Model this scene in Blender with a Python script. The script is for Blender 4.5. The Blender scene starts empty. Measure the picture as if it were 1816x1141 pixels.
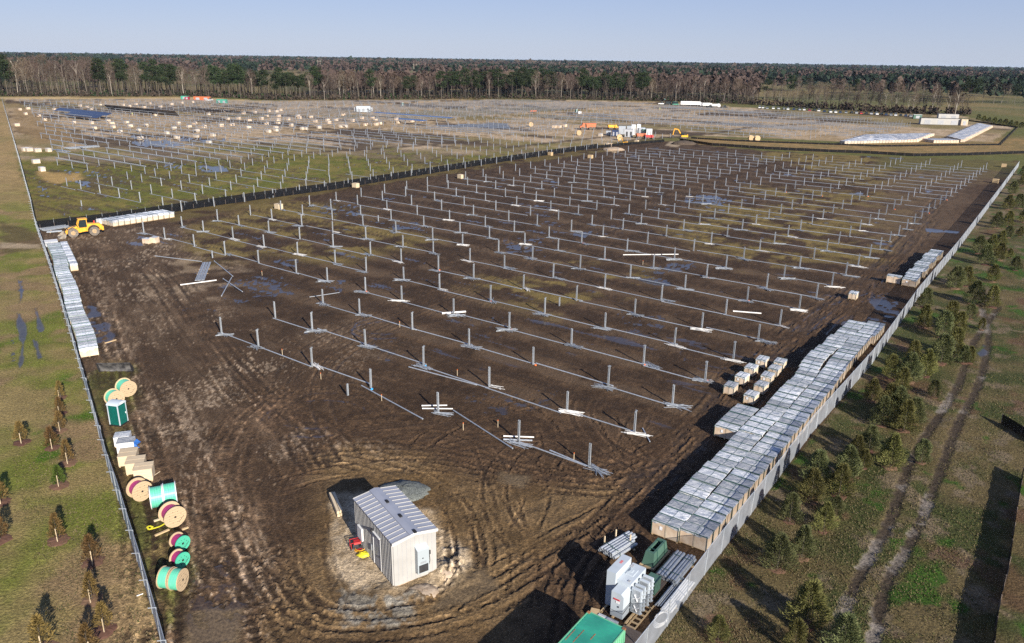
import bpy, math, random
import numpy as np
from mathutils import Matrix, Vector
random.seed(7)
rng = np.random.default_rng(7)
scene = bpy.context.scene
COL = scene.collection
R = math.radians

# ------------------------------------------------------------------ camera, sky, sun, exposure
CAM_H = 32.3                       # drone height above the yard
PITCH, ROLL = 18.7107, 0.86646
cam = bpy.data.objects.new("camera", bpy.data.cameras.new("camera"))
COL.objects.link(cam)
cam.data.sensor_width = 36.0
cam.data.lens = 27.189
cam.data.clip_start = 0.5
cam.data.clip_end = 60000
cam.matrix_world = Matrix.Translation((0, 0, CAM_H)) @ Matrix.Rotation(R(90 - PITCH), 4, 'X') @ Matrix.Rotation(R(ROLL), 4, 'Z')
scene.camera = cam

SUN_EL, SUN_AZ = R(23.6), R(151.5)
world = bpy.data.worlds.new("World"); scene.world = world; world.use_nodes = True
wn = world.node_tree.nodes; wl = world.node_tree.links
wn.clear()
wo = wn.new("ShaderNodeOutputWorld"); wb = wn.new("ShaderNodeBackground"); sky = wn.new("ShaderNodeTexSky")
sky.sky_type = 'NISHITA'; sky.sun_disc = False
sky.sun_elevation = SUN_EL; sky.sun_rotation = SUN_AZ
sky.air_density = 1.0; sky.dust_density = 0.3; sky.ozone_density = 3.0; sky.altitude = 0
wb.inputs['Strength'].default_value = 0.047
tint = wn.new('ShaderNodeMix'); tint.data_type = 'RGBA'; tint.blend_type = 'MULTIPLY'; tint.inputs[0].default_value = 1.0; tint.inputs[7].default_value = (0.90, 0.92, 1.26, 1)
wl.new(sky.outputs[0], tint.inputs[6])
# hand-set colour gradient mixed over the sky, evening it between zenith and horizon
wtc = wn.new('ShaderNodeTexCoord'); wsp = wn.new('ShaderNodeSeparateXYZ'); wrp = wn.new('ShaderNodeValToRGB'); sky_grad = wn.new('ShaderNodeMix'); sky_grad.data_type = 'RGBA'; sky_grad.inputs[0].default_value = 0.72
wl.new(wtc.outputs['Generated'], wsp.inputs[0]); wl.new(wsp.outputs['Z'], wrp.inputs[0])
we = wrp.color_ramp.elements; we[0].position = 0.0; we[0].color = (6.6, 7.6, 9.5, 1); we[1].position = 1.0; we[1].color = (1.5, 2.3, 4.9, 1)
for p_, c_ in ((0.04, (5.7, 6.8, 9.2, 1)), (0.14, (3.8, 5.15, 8.5, 1)), (0.40, (2.6, 3.7, 6.8, 1))): x_ = we.new(p_); x_.color = c_
wl.new(tint.outputs[2], sky_grad.inputs[6]); wl.new(wrp.outputs[0], sky_grad.inputs[7]); wl.new(sky_grad.outputs[2], wb.inputs[0])
wl.new(wb.outputs[0], wo.inputs[0])

sl = bpy.data.lights.new("sun", 'SUN'); sl.energy = 5.0; sl.angle = R(0.5); sl.color = (1.0, 0.93, 0.83)
so = bpy.data.objects.new("sun", sl); COL.objects.link(so)
sdir = Vector((math.cos(SUN_EL) * math.sin(SUN_AZ), math.cos(SUN_EL) * math.cos(SUN_AZ), math.sin(SUN_EL)))
so.rotation_euler = sdir.to_track_quat('Z', 'Y').to_euler(); so.location = sdir * 200

scene.view_settings.view_transform = 'Standard'; scene.view_settings.look = 'None'
scene.view_settings.exposure = 0.86; scene.view_settings.gamma = 1.0
scene.render.engine = 'CYCLES'
scene.cycles.use_denoising = False; scene.cycles.use_adaptive_sampling = False
scene.cycles.max_bounces = 6; scene.cycles.transparent_max_bounces = 24
scene.cycles.diffuse_bounces = 2; scene.cycles.glossy_bounces = 2

# ------------------------------------------------------------------ plan coordinates from image pixels projected through the camera
FPX = 1371.54
_cp, _sp, _cr, _sr = math.cos(R(PITCH)), math.sin(R(PITCH)), math.cos(R(ROLL)), math.sin(R(ROLL))
def site(u, v, z=0.0):  # casts an image pixel onto the level plane at height z
    du, dv = u - 908.0, v - 570.5
    uu = _cr * du + _sr * dv; vv = -_sr * du + _cr * dv
    Z = -vv * _cp - FPX * _sp; Y = FPX * _cp - vv * _sp
    t = (z - CAM_H) / Z
    return (uu * t, Y * t)
TH = R(-36.6684)
E1 = np.array([math.cos(TH), math.sin(TH)]); E2 = np.array([-math.sin(TH), math.cos(TH)])   # along a tracker row / across the rows
O0 = np.array([-35.499, 88.989]); DR = 7.8812
OFF = [0, 7.354, 16.964, 26.241, 35.559, 45.201, 52.563]      # pile positions along one table
def lat(a, k):
    p = O0 + E1 * a + E2 * (k * DR)
    return (float(p[0]), float(p[1]))
def lat_of(x, y):
    g = np.array([x, y]) - O0
    return float(g @ E1), float(g @ E2) / DR

# ------------------------------------------------------------------ materials
def nd(nt, t, **kw):
    n = nt.nodes.new(t)
    for k, v in kw.items(): setattr(n, k, v)
    return n
MATS = {}
def mat(name, col, rough=0.6, metal=0.0, var=0.12, scale=3.0, bump=0.0, col2=None, spec=None, stretch=None, detail=4.0):
    """procedural paint / wood / metal: noise between two tones, optional bump"""
    if name in MATS: return MATS[name]
    m = bpy.data.materials.new(name); m.use_nodes = True; nt = m.node_tree
    b = nt.nodes['Principled BSDF']
    b.inputs['Roughness'].default_value = rough; b.inputs['Metallic'].default_value = metal
    if spec is not None: b.inputs['Specular IOR Level'].default_value = spec
    tc = nd(nt, 'ShaderNodeTexCoord'); src = tc.outputs['Object']
    if stretch:
        mp = nd(nt, 'ShaderNodeMapping'); mp.inputs['Scale'].default_value = stretch
        nt.links.new(src, mp.inputs[0]); src = mp.outputs[0]
    no = nd(nt, 'ShaderNodeTexNoise'); no.inputs['Scale'].default_value = scale; no.inputs['Detail'].default_value = detail
    nt.links.new(src, no.inputs['Vector'])
    oi = nd(nt, 'ShaderNodeObjectInfo')
    c2 = col2 or tuple(max(0, c * (1 - var * 2)) for c in col)
    rp = nd(nt, 'ShaderNodeValToRGB')
    rp.color_ramp.elements[0].position = 0.35; rp.color_ramp.elements[1].position = 0.65
    rp.color_ramp.elements[0].color = (*c2, 1); rp.color_ramp.elements[1].color = (*col, 1)
    nt.links.new(no.outputs['Fac'], rp.inputs[0])
    hs = nd(nt, 'ShaderNodeHueSaturation')
    mr = nd(nt, 'ShaderNodeMapRange'); mr.inputs['To Min'].default_value = 1 - var; mr.inputs['To Max'].default_value = 1 + var
    nt.links.new(oi.outputs['Random'], mr.inputs['Value']); nt.links.new(mr.outputs[0], hs.inputs['Value'])
    nt.links.new(rp.outputs[0], hs.inputs['Color']); nt.links.new(hs.outputs[0], b.inputs['Base Color'])
    if bump:
        bp = nd(nt, 'ShaderNodeBump'); bp.inputs['Strength'].default_value = bump; bp.inputs['Distance'].default_value = 0.03
        nt.links.new(no.outputs['Fac'], bp.inputs['Height']); nt.links.new(bp.outputs[0], b.inputs['Normal'])
    MATS[name] = m
    return m
M = lambda n: MATS[n]
mat('galv', (0.50, 0.53, 0.56), 0.5, 0.55, 0.10, 6, col2=(0.36, 0.39, 0.42))
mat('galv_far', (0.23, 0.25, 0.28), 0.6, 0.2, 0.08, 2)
mat('white_tube', (0.78, 0.76, 0.72), 0.5, 0.0, 0.08, 3)
mat('wood', (0.50, 0.36, 0.20), 0.8, 0, 0.12, 4, 0.2, stretch=(1, 8, 8))
mat('wood_pale', (0.56, 0.46, 0.32), 0.75, 0, 0.08, 3, 0.2, col2=(0.50, 0.385, 0.24), stretch=(1, 7, 7))
mat('wood_tan', (0.50, 0.375, 0.235), 0.8, 0, 0.10, 3, 0.2, col2=(0.38, 0.27, 0.155), stretch=(1, 7, 7))
mat('wood_old', (0.17, 0.13, 0.105), 0.9, 0, 0.2, 6, 0.4, stretch=(8, 1, 8))
mat('carton', (0.60, 0.49, 0.37), 0.8, 0, 0.15, 1.6, col2=(0.46, 0.34, 0.235))
mat('strap_green', (0.022, 0.085, 0.07), 0.5)
mat('black_plastic', (0.014, 0.014, 0.016), 0.75, 0, 0.2, 2, 0.3)
mat('rubber', (0.05, 0.045, 0.04), 0.85, 0, 0.1, 3, 0.5, col2=(0.13, 0.108, 0.085)); mat('muddy_rim', (0.42, 0.28, 0.13), 0.8, 0, 0.1, 3, 0.2, col2=(0.22, 0.17, 0.12)); mat('muddy_rubber', (0.20, 0.17, 0.14), .9, 0, .1, 3, .6, col2=(0.09, 0.075, 0.06))
mat('dark_steel', (0.06, 0.06, 0.065), 0.5, 0.5)
mat('white_paint', (0.66, 0.66, 0.65), 0.45, 0, 0.04, 1.5)
mat('white_panel', (0.39, 0.38, 0.36), 0.5, 0, 0.03, 0.8, col2=(0.34, 0.33, 0.31))
mat('roof_metal', (0.34, 0.355, 0.40), 0.4, 0.2, 0.04, 1.0, col2=(0.30, 0.315, 0.36))
mat('door_grey', (0.36, 0.37, 0.39), 0.5)
mat('yellow_paint', (0.80, 0.40, 0.03), 0.4, 0, 0.08, 2, col2=(0.66, 0.31, 0.02))
mat('orange_paint', (0.48, 0.13, 0.045), 0.5, 0, 0.1, 2)
mat('red_paint', (0.55, 0.03, 0.03), 0.45)
mat('glass_dark', (0.02, 0.03, 0.035), 0.08, 0, 0.05, 1)
mat('green_box', (0.065, 0.135, 0.10), 0.55, 0, 0.08, 2)
mat('green_potty', (0.003, 0.11, 0.09), 0.45, 0, 0.1, 3)
mat('green_reel', (0.05, 0.42, 0.27), 0.6, 0, 0.08, 4)
mat('green_wrap', (0.14, 0.56, 0.38), 0.45, 0, 0.08, 3, col2=(0.09, 0.45, 0.30), stretch=(12, 1, 1))
mat('magenta_cable', (0.36, 0.03, 0.16), 0.5, 0, 0.08, 20, 0.4, col2=(0.20, 0.015, 0.09), stretch=(6, 1, 1))
mat('container_green', (0.035, 0.33, 0.22), 0.5, 0, 0.05, 0.9, col2=(0.025, 0.22, 0.16))
mat('container_side', (0.16, 0.44, 0.26), 0.5, 0, 0.05, 1.4, col2=(0.12, 0.36, 0.21))
mat('rust', (0.30, 0.13, 0.06), 0.85, 0, 0.2, 6, 0.3)
mat('trafo_grey', (0.47, 0.52, 0.56), 0.4, 0, 0.03, 1.2, col2=(0.42, 0.47, 0.51)); mat('unit_grey', (0.33, 0.37, 0.39), 0.4, 0, 0.03, 1.2)
mat('blue_tarp', (0.04, 0.16, 0.50), 0.4)
mat('yellow_strap', (0.75, 0.68, 0.03), 0.5)
mat('gravel', (0.17, 0.185, 0.17), 0.95, 0, 0.1, 9, 1.0, col2=(0.06, 0.066, 0.062), detail=8)
mat('dirt_pale', (0.42, 0.33, 0.24), 0.95, 0, 0.2, 2.5, 0.8, col2=(0.30, 0.22, 0.15))
mat('dirt_dark', (0.09, 0.065, 0.045), 0.95, 0, 0.2, 2.5, 0.8)
mat('solar', (0.010, 0.016, 0.045), 0.18, 0, 0.1, 2)
mat('solar_lit', (0.05, 0.09, 0.20), 0.25, 0, 0.1, 2)  # lit copy of solar: sky glint put into the base colour
mat('orange_mark', (0.85, 0.20, 0.05), 0.6)
mat('vest', (0.65, 0.85, 0.05), 0.6)
mat('blue_dark', (0.03, 0.05, 0.12), 0.4)
mat('maroon', (0.30, 0.02, 0.05), 0.4)
mat('silver_paint', (0.45, 0.47, 0.50), 0.3, 0.4)
mat('label_white', (0.85, 0.85, 0.85), 0.6)
mat('red_text', (0.6, 0.05, 0.05), 0.6)
mat('blue_mark', (0.03, 0.35, 0.75), 0.5)

def film_mat(name, ca_, cb_):
    """crinkled silver-white stretch film over cartons: soft grey patches and thin bright folds"""
    m = bpy.data.materials.new(name); m.use_nodes = True; nt = m.node_tree; b = nt.nodes['Principled BSDF']
    tc = nd(nt, 'ShaderNodeTexCoord'); oi = nd(nt, 'ShaderNodeObjectInfo')
    ad = nd(nt, 'ShaderNodeVectorMath', operation='ADD'); nt.links.new(tc.outputs['Object'], ad.inputs[0])
    sc = nd(nt, 'ShaderNodeVectorMath', operation='SCALE'); sc.inputs['Scale'].default_value = 40
    cb = nd(nt, 'ShaderNodeCombineXYZ')
    for i in range(3): nt.links.new(oi.outputs['Random'], cb.inputs[i])
    nt.links.new(cb.outputs[0], sc.inputs[0]); nt.links.new(sc.outputs[0], ad.inputs[1])
    mp = nd(nt, 'ShaderNodeMapping'); mp.inputs['Scale'].default_value = (0.7, 2.6, 1.0); nt.links.new(ad.outputs[0], mp.inputs[0])
    n1 = nd(nt, 'ShaderNodeTexNoise'); n1.inputs['Scale'].default_value = 1.6; n1.inputs['Detail'].default_value = 6; n1.inputs['Distortion'].default_value = 1.5
    n2 = nd(nt, 'ShaderNodeTexNoise'); n2.inputs['Scale'].default_value = 5; n2.inputs['Detail'].default_value = 3; n2.inputs['Distortion'].default_value = 2.5
    nt.links.new(mp.outputs[0], n1.inputs['Vector']); nt.links.new(mp.outputs[0], n2.inputs['Vector'])
    rp = nd(nt, 'ShaderNodeValToRGB'); e = rp.color_ramp.elements
    e[0].position = 0.38; e[0].color = ca_; e[1].position = 0.62; e[1].color = cb_
    nt.links.new(n1.outputs[0], rp.inputs[0])
    hs = nd(nt, 'ShaderNodeHueSaturation'); mr = nd(nt, 'ShaderNodeMapRange'); mr.inputs['To Min'].default_value = 0.58; mr.inputs['To Max'].default_value = 1.22
    nt.links.new(oi.outputs['Random'], mr.inputs['Value']); nt.links.new(mr.outputs[0], hs.inputs['Value'])
    nt.links.new(rp.outputs[0], hs.inputs['Color']); nt.links.new(hs.outputs[0], b.inputs['Base Color'])
    b.inputs['Roughness'].default_value = 0.38
    bp = nd(nt, 'ShaderNodeBump'); bp.inputs['Strength'].default_value = 0.9; bp.inputs['Distance'].default_value = 0.05
    nt.links.new(n2.outputs[0], bp.inputs['Height']); nt.links.new(bp.outputs[0], b.inputs['Normal'])
    MATS[name] = m
film_mat('film', (0.27, 0.31, 0.36, 1), (0.64, 0.64, 0.64, 1)); film_mat('film_white', (0.44, 0.48, 0.54, 1), (0.78, 0.78, 0.78, 1))  # second copy is the same film in brighter tones

def mesh_fence_mat(name, col, cover, rough=0.5, metal=0.4):
    """fine wire or windscreen fabric: woven threads far smaller than a hand, open between them"""
    m = bpy.data.materials.new(name); m.use_nodes = True; nt = m.node_tree; b = nt.nodes['Principled BSDF']
    b.inputs['Roughness'].default_value = rough; b.inputs['Metallic'].default_value = metal
    tc = nd(nt, 'ShaderNodeTexCoord'); no = nd(nt, 'ShaderNodeTexNoise'); no.inputs['Scale'].default_value = 1.1; no.inputs['Detail'].default_value = 5
    nt.links.new(tc.outputs['Object'], no.inputs['Vector'])
    rp = nd(nt, 'ShaderNodeValToRGB'); rp.color_ramp.elements[0].position = 0.3; rp.color_ramp.elements[1].position = 0.7
    rp.color_ramp.elements[0].color = tuple(c * 0.8 for c in col) + (1,); rp.color_ramp.elements[1].color = (*col, 1)
    nt.links.new(no.outputs[0], rp.inputs[0]); nt.links.new(rp.outputs[0], b.inputs['Base Color'])
    mr = nd(nt, 'ShaderNodeMapRange'); mr.inputs['To Min'].default_value = cover - 0.08; mr.inputs['To Max'].default_value = cover + 0.08
    nt.links.new(no.outputs[0], mr.inputs['Value']); nt.links.new(mr.outputs[0], b.inputs['Alpha'])
    MATS[name] = m
mesh_fence_mat('chainlink', (0.50, 0.54, 0.60), 0.50, .45, .25)
mesh_fence_mat('chainlink_left', (0.42, 0.52, 0.66), 0.84)  # sky reflection on the shaded face is put into this blue wire colour
mesh_fence_mat('silt_fabric', (0.009, 0.010, 0.013), 0.95, 0.95, 0.0); MATS['silt_fabric'].node_tree.nodes['Principled BSDF'].inputs['Specular IOR Level'].default_value = 0.1

# ------------------------------------------------------------------ mesh builder
class MB:
    def __init__(s): s.v = []; s.f = []
    def add(s, vs, fs):
        n = len(s.v); s.v += [tuple(map(float, p)) for p in vs]; s.f += [tuple(n + i for i in f) for f in fs]; return s
    def box(s, cx, cy, cz, lx, ly, lz, rot=0.0, taper=1.0):
        c, sn = math.cos(rot), math.sin(rot); vs = []
        for dz in (0, 1):
            t = taper if dz else 1.0
            for dx, dy in ((-1, -1), (1, -1), (1, 1), (-1, 1)):
                x, y = dx * lx / 2 * t, dy * ly / 2 * t
                vs.append((cx + c * x - sn * y, cy + sn * x + c * y, cz + dz * lz))
        return s.add(vs, [(0, 3, 2, 1), (4, 5, 6, 7), (0, 1, 5, 4), (1, 2, 6, 5), (2, 3, 7, 6), (3, 0, 4, 7)])
    def tube(s, p, q, r, n=6, r2=None, caps=True):
        p, q = Vector(p), Vector(q); d = (q - p)
        if d.length < 1e-6: return s
        d.normalize(); a = d.orthogonal().normalized(); b = d.cross(a); r2 = r if r2 is None else r2; vs = []
        for c, rr in ((p, r), (q, r2)):
            for i in range(n):
                t = 2 * math.pi * (i + .5) / n; vs.append(c + a * (math.cos(t) * rr) + b * (math.sin(t) * rr))
        fs = [(i, (i + 1) % n, n + (i + 1) % n, n + i) for i in range(n)]
        if caps: fs += [tuple(range(n - 1, -1, -1)), tuple(range(n, 2 * n))]
        return s.add(vs, fs)
    def bar(s, p, q, w, h):
        """rectangular bar from p to q, w wide (level) and h deep"""
        p, q = Vector(p), Vector(q); d = (q - p).normalized()
        side = d.cross(Vector((0, 0, 1)))
        if side.length < 1e-3: side = Vector((1, 0, 0))
        side.normalize(); up = side.cross(d); vs = []
        for c in (p, q):
            for i, j in ((-1, -1), (1, -1), (1, 1), (-1, 1)): vs.append(c + side * (i * w / 2) + up * (j * h / 2))
        return s.add(vs, [(0, 1, 2, 3), (7, 6, 5, 4), (0, 4, 5, 1), (1, 5, 6, 2), (2, 6, 7, 3), (3, 7, 4, 0)])
    def prism(s, pts, axis, lo, hi):
        """extrude a 2-D outline along axis 'x','y' or 'z'"""
        n = len(pts); vs = []
        for t in (lo, hi):
            for a, b in pts: vs.append({'x': (t, a, b), 'y': (a, t, b), 'z': (a, b, t)}[axis])
        return s.add(vs, [tuple(range(n - 1, -1, -1)), tuple(range(n, 2 * n))] + [(i, (i + 1) % n, n + (i + 1) % n, n + i) for i in range(n)])
    def disc(s, c, axis, r, thick, n=28, hole=0):
        c = Vector(c); ax = Vector(axis).normalized()
        return s.tube(c - ax * thick / 2, c + ax * thick / 2, r, n)
    def blob(s, c, r, n=10, m=5, flat=1.0, jit=0.15, half=False, seed=0):
        rr = random.Random(seed); vs = []; fs = []
        lo = 0 if half else -90
        for i in range(m + 1):
            el = R(lo + (90 - lo) * i / m)
            for j in range(n):
                t = 2 * math.pi * j / n; k = 1 + rr.uniform(-jit, jit)
                rx = r if not isinstance(r, tuple) else r[0]; ry = r if not isinstance(r, tuple) else r[1]
                vs.append((c[0] + math.cos(el) * math.cos(t) * rx * k, c[1] + math.cos(el) * math.sin(t) * ry * k, c[2] + math.sin(el) * min(rx, ry) * flat * k))
        for i in range(m):
            for j in range(n): fs.append((i * n + j, i * n + (j + 1) % n, (i + 1) * n + (j + 1) % n, (i + 1) * n + j))
        return s.add(vs, fs)
    def mesh(s, name, m=None, smooth=False):
        me = bpy.data.meshes.new(name); me.from_pydata(s.v, [], s.f); me.update()
        if m: me.materials.append(m if not isinstance(m, str) else MATS[m])
        if smooth: me.polygons.foreach_set('use_smooth', [True] * len(me.polygons))
        return me
    def build(s, name, m, parent=None, smooth=False):
        o = bpy.data.objects.new(name, s.mesh(name, m, smooth)); COL.objects.link(o)
        if parent: o.parent = parent
        return o
def np_mesh(name, V, F, m=None, smooth=False):
    """fast mesh from arrays; F is (n,3) or (n,4)"""
    me = bpy.data.meshes.new(name); V = np.asarray(V, np.float32); F = np.asarray(F, np.int32); k = F.shape[1]
    me.vertices.add(len(V)); me.vertices.foreach_set('co', V.ravel())
    me.loops.add(F.size); me.loops.foreach_set('vertex_index', F.ravel())
    me.polygons.add(len(F)); me.polygons.foreach_set('loop_start', np.arange(0, F.size, k, dtype=np.int32))
    if smooth: me.polygons.foreach_set('use_smooth', np.ones(len(F), bool))
    me.update(calc_edges=True)
    if m: me.materials.append(MATS[m] if isinstance(m, str) else m)
    return me
def tag(o, label=None, cat=None, group=None, kind=None):
    if label: o['label'] = label
    if cat: o['category'] = cat
    if group: o['group'] = group
    if kind: o['kind'] = kind
    return o
def empty(name, x, y, z=0.0, rz=0.0):
    o = bpy.data.objects.new(name, None); COL.objects.link(o); o.location = (x, y, z); o.rotation_euler = (0, 0, rz); o.empty_display_size = .3; return o
def copy_tree(o, parent=None):
    c = o.copy(); COL.objects.link(c)
    if parent: c.parent = parent
    for ch in list(o.children): copy_tree(ch, c)
    return c
_O1 = ['zeroth', 'first', 'second', 'third', 'fourth', 'fifth', 'sixth', 'seventh', 'eighth', 'ninth', 'tenth', 'eleventh', 'twelfth', 'thirteenth', 'fourteenth',
       'fifteenth', 'sixteenth', 'seventeenth', 'eighteenth', 'nineteenth']
_T = {2: 'twent', 3: 'thirt', 4: 'fort', 5: 'fift', 6: 'sixt', 7: 'sevent', 8: 'eight', 9: 'ninet'}
def ordn(n):
    if n < 20: return _O1[n]
    if n >= 100: return ('one hundred and ' if n < 200 else 'two hundred and ') + ordn(n % 100) if n % 100 else 'hundredth'
    return _T[n // 10] + ('ieth' if n % 10 == 0 else 'y-' + _O1[n % 10])
def heading(p, q): return math.atan2(q[1] - p[1], q[0] - p[0])
# ================================================================== GROUND
_tab = rng.random((512, 512)).astype(np.float32)
def vnoise(x, y):
    xi = np.floor(x).astype(np.int64); yi = np.floor(y).astype(np.int64); fx = x - xi; fy = y - yi
    fx = fx * fx * (3 - 2 * fx); fy = fy * fy * (3 - 2 * fy)
    a = _tab[xi & 511, yi & 511]; b = _tab[(xi + 1) & 511, yi & 511]; c = _tab[xi & 511, (yi + 1) & 511]; d = _tab[(xi + 1) & 511, (yi + 1) & 511]
    return (a * (1 - fx) + b * fx) * (1 - fy) + (c * (1 - fx) + d * fx) * fy
def fbm(x, y, sc, oct=4, ang=0.0, stretch=1.0, seed=0):
    c, s = math.cos(ang), math.sin(ang)
    u = (x * c + y * s) / (sc * stretch) + seed * 17.3; v = (-x * s + y * c) / sc + seed * 9.7
    t = 0; amp = 1; tot = 0
    for i in range(oct):
        t = t + amp * vnoise(u, v); tot += amp; amp *= 0.55; u = u * 2.03 + 5.1; v = v * 2.03 + 3.7
    return (t / tot).astype(np.float32)
def sstep(x, a, b): 
    t = np.clip((x - a) / (b - a), 0, 1); return t * t * (3 - 2 * t)

ang_f = np.radians(np.linspace(-43, 43, 1000))
ang_c1 = np.radians(np.arange(-177, -43.5, 6)); ang_c2 = np.radians(np.arange(49, 181, 6))
angs = np.concatenate([ang_c1, ang_f, ang_c2])
# ring radii: spacing follows the foreshortening so that ruts near the drone and fields far off are equally well drawn
rad = [1.0, 6.0, 12.0, 18.0]
r_ = 22.0
while r_ < 1200:
    rad.append(r_); r_ += max(0.11, (r_ * r_ + CAM_H ** 2) / (700 * CAM_H) * 0.95)
rad += [1300, 1450, 1650, 1900, 2300, 2900, 3800, 5200, 7500, 12000]
rad = np.array(rad)
NA, NR = len(angs), len(rad)
X = (rad[:, None] * np.sin(angs)[None, :]).astype(np.float64); Y = (rad[:, None] * np.cos(angs)[None, :]).astype(np.float64)
Z = np.zeros_like(X, np.float32)

def window(x0, x1, y0, y1):
    """slices of the polar grid that cover a plan rectangle in front of the drone"""
    xs = np.array([x0, x1, x0, x1]); ys = np.array([y0, y0, y1, y1])
    if y0 < 1: return None
    cx = min(max(0, x0), x1); rmin = math.hypot(cx, y0); rmax = np.hypot(xs, ys).max()
    t = np.arctan2(xs, ys)
    i0, i1 = np.searchsorted(rad, rmin) - 1, np.searchsorted(rad, rmax) + 1
    j0, j1 = np.searchsorted(angs, t.min()) - 1, np.searchsorted(angs, t.max()) + 1
    return slice(max(i0, 0), min(i1, NR)), slice(max(j0, 0), min(j1, NA))
def seg_dist(p, q, w):
    """window and distance/along arrays for one segment"""
    sl_ = window(min(p[0], q[0]) - w, max(p[0], q[0]) + w, min(p[1], q[1]) - w, max(p[1], q[1]) + w)
    if sl_ is None: return None
    x, y = X[sl_], Y[sl_]; dx, dy = q[0] - p[0], q[1] - p[1]; L2 = dx * dx + dy * dy + 1e-9
    t = np.clip(((x - p[0]) * dx + (y - p[1]) * dy) / L2, 0, 1)
    return sl_, np.hypot(x - p[0] - t * dx, y - p[1] - t * dy), t * math.sqrt(L2)
def poly_sd(pts):
    """signed distance (+ inside) to a polygon in plan"""
    P = np.array(pts); d = np.full(X.shape, 1e9); ins = np.zeros(X.shape, bool)
    n = len(P)
    for i in range(n):
        a, b = P[i], P[(i + 1) % n]; dx, dy = b - a; L2 = dx * dx + dy * dy + 1e-9
        t = np.clip(((X - a[0]) * dx + (Y - a[1]) * dy) / L2, 0, 1)
        d = np.minimum(d, np.hypot(X - a[0] - t * dx, Y - a[1] - t * dy))
        c = ((a[1] > Y) != (b[1] > Y)) & (X < (b[0] - a[0]) * (Y - a[1]) / (b[1] - a[1] + 1e-12) + a[0]); ins ^= c
    return np.where(ins, d, -d)
def S(pts): return [site(*p) for p in pts]
A_, K_ = (X - O0[0]) * E1[0] + (Y - O0[1]) * E1[1], ((X - O0[0]) * E2[0] + (Y - O0[1]) * E2[1]) / DR
D_ = np.hypot(X, Y)
nF = fbm(X, Y, 0.6, 4, seed=1); nM = fbm(X, Y, 4.0, 4, seed=2); nL = fbm(X, Y, 18.0, 4, seed=3); nX = fbm(X, Y, 70.0, 4, seed=4)
nS = fbm(X, Y, 1.1, 4, TH, 6.0, seed=5)           # streaks along the rows
nT = fbm(X, Y, 1.0, 4, TH + math.pi / 2, 7.0, seed=6)
col = np.zeros(X.shape + (3,), np.float32); wet = np.zeros(X.shape, np.float32)
def mix(m, c):
    m = np.clip(m, 0, 1)[..., None]; col[...] = col * (1 - m) + np.array(c, np.float32) * m
def mixn(m, c1, c2, n):
    m = np.clip(m, 0, 1)[..., None]; n = np.clip(n, 0, 1)[..., None]
    col[...] = col * (1 - m) + (np.array(c1, np.float32) * (1 - n) + np.array(c2, np.float32) * n) * m
def edge(sd, w, n=nM, amp=2.0): return sstep(sd + (n - .5) * amp * 2, -w, w)

# open country: dull olive-tan fields
mixn(np.ones(X.shape), (0.150, 0.115, 0.055), (0.095, 0.095, 0.035), sstep(nX, .35, .65))
far = sstep(D_, 600, 900)
mixn(far, (0.17, 0.135, 0.07), (0.10, 0.095, 0.045), sstep(nX, .38, .6))
# --- strip of field left of the left fence
LF = S([(286.4, 1141), (159, 700), (70, 405), (36, 300), (6, 180)])
left_out = S([(286, 1141), (159, 700), (70, 405), (36, 300), (6, 180)]) + [(-1200, 900), (-900, 200), (-120, 10), (-6, 10), (3.5, 0.5)]
sdL = poly_sd(left_out); mL = edge(sdL, .2, amp=.2)
mixn(mL, (0.205, 0.160, 0.080), (0.125, 0.134, 0.038), sstep(nL * .6 + nM * .4, .42, .60))
mix(mL * sstep(fbm(X, Y, 7, 4, seed=9), .56, .66) * sstep(-D_, -150, -60), (0.050, 0.095, 0.014))
mix(mL * sstep(fbm(X, Y, 9, 4, seed=10), .60, .70), (0.20, 0.145, 0.085))
mixn(mL * sstep(D_, 170, 260) * sstep(nL, .25, .5), (0.22, 0.16, 0.085), (0.30, 0.22, 0.12), nM)
mix(mL * edge(poly_sd(S([(0, 395), (80, 415), (85, 440), (0, 450)])), 1.0) * .8, (0.085, 0.06, 0.035))
mix(mL * edge(poly_sd(S([(0, 430), (72, 434), (72, 441), (0, 440)])), .5, amp=.5), (0.30, 0.24, 0.17))
# --- right of the right fence: rough winter turf
RF = S([(1161, 1141), (1264, 1000), (1380, 850), (1498, 702), (1625, 533), (1700, 441), (1806, 300)])
right_out = [RF[0]] + RF[1:] + [(600, 420), (600, 10), (2, 4)]
sdR = poly_sd(right_out); mR = edge(sdR, .2, amp=.2)
mixn(mR, (0.125, 0.098, 0.052), (0.060, 0.068, 0.026), sstep(nL * .35 + nM * .65, .40, .62))
mix(mR * sstep(fbm(X, Y, 2.2, 4, seed=12), .56, .68), (0.17, 0.135, 0.09))
mix(mR * sstep(fbm(X, Y, 3.5, 4, seed=13), .62, .70), (0.045, 0.085, 0.018))
mix(mR * sstep(fbm(X, Y, 5, 3, seed=14), .63, .73) * .6, (0.12, 0.065, 0.045))
# --- straw strip and second site block to the right, far side
mixn(edge(poly_sd(S([(1230, 243), (1500, 256), (1816, 245), (2300, 250), (2300, 300), (1816, 272), (1640, 276), (1420, 268), (1230, 256)])), 1.5, amp=3), (0.165, 0.125, 0.060), (0.235, 0.160, 0.080), sstep(nM, .3, .7))
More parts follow.
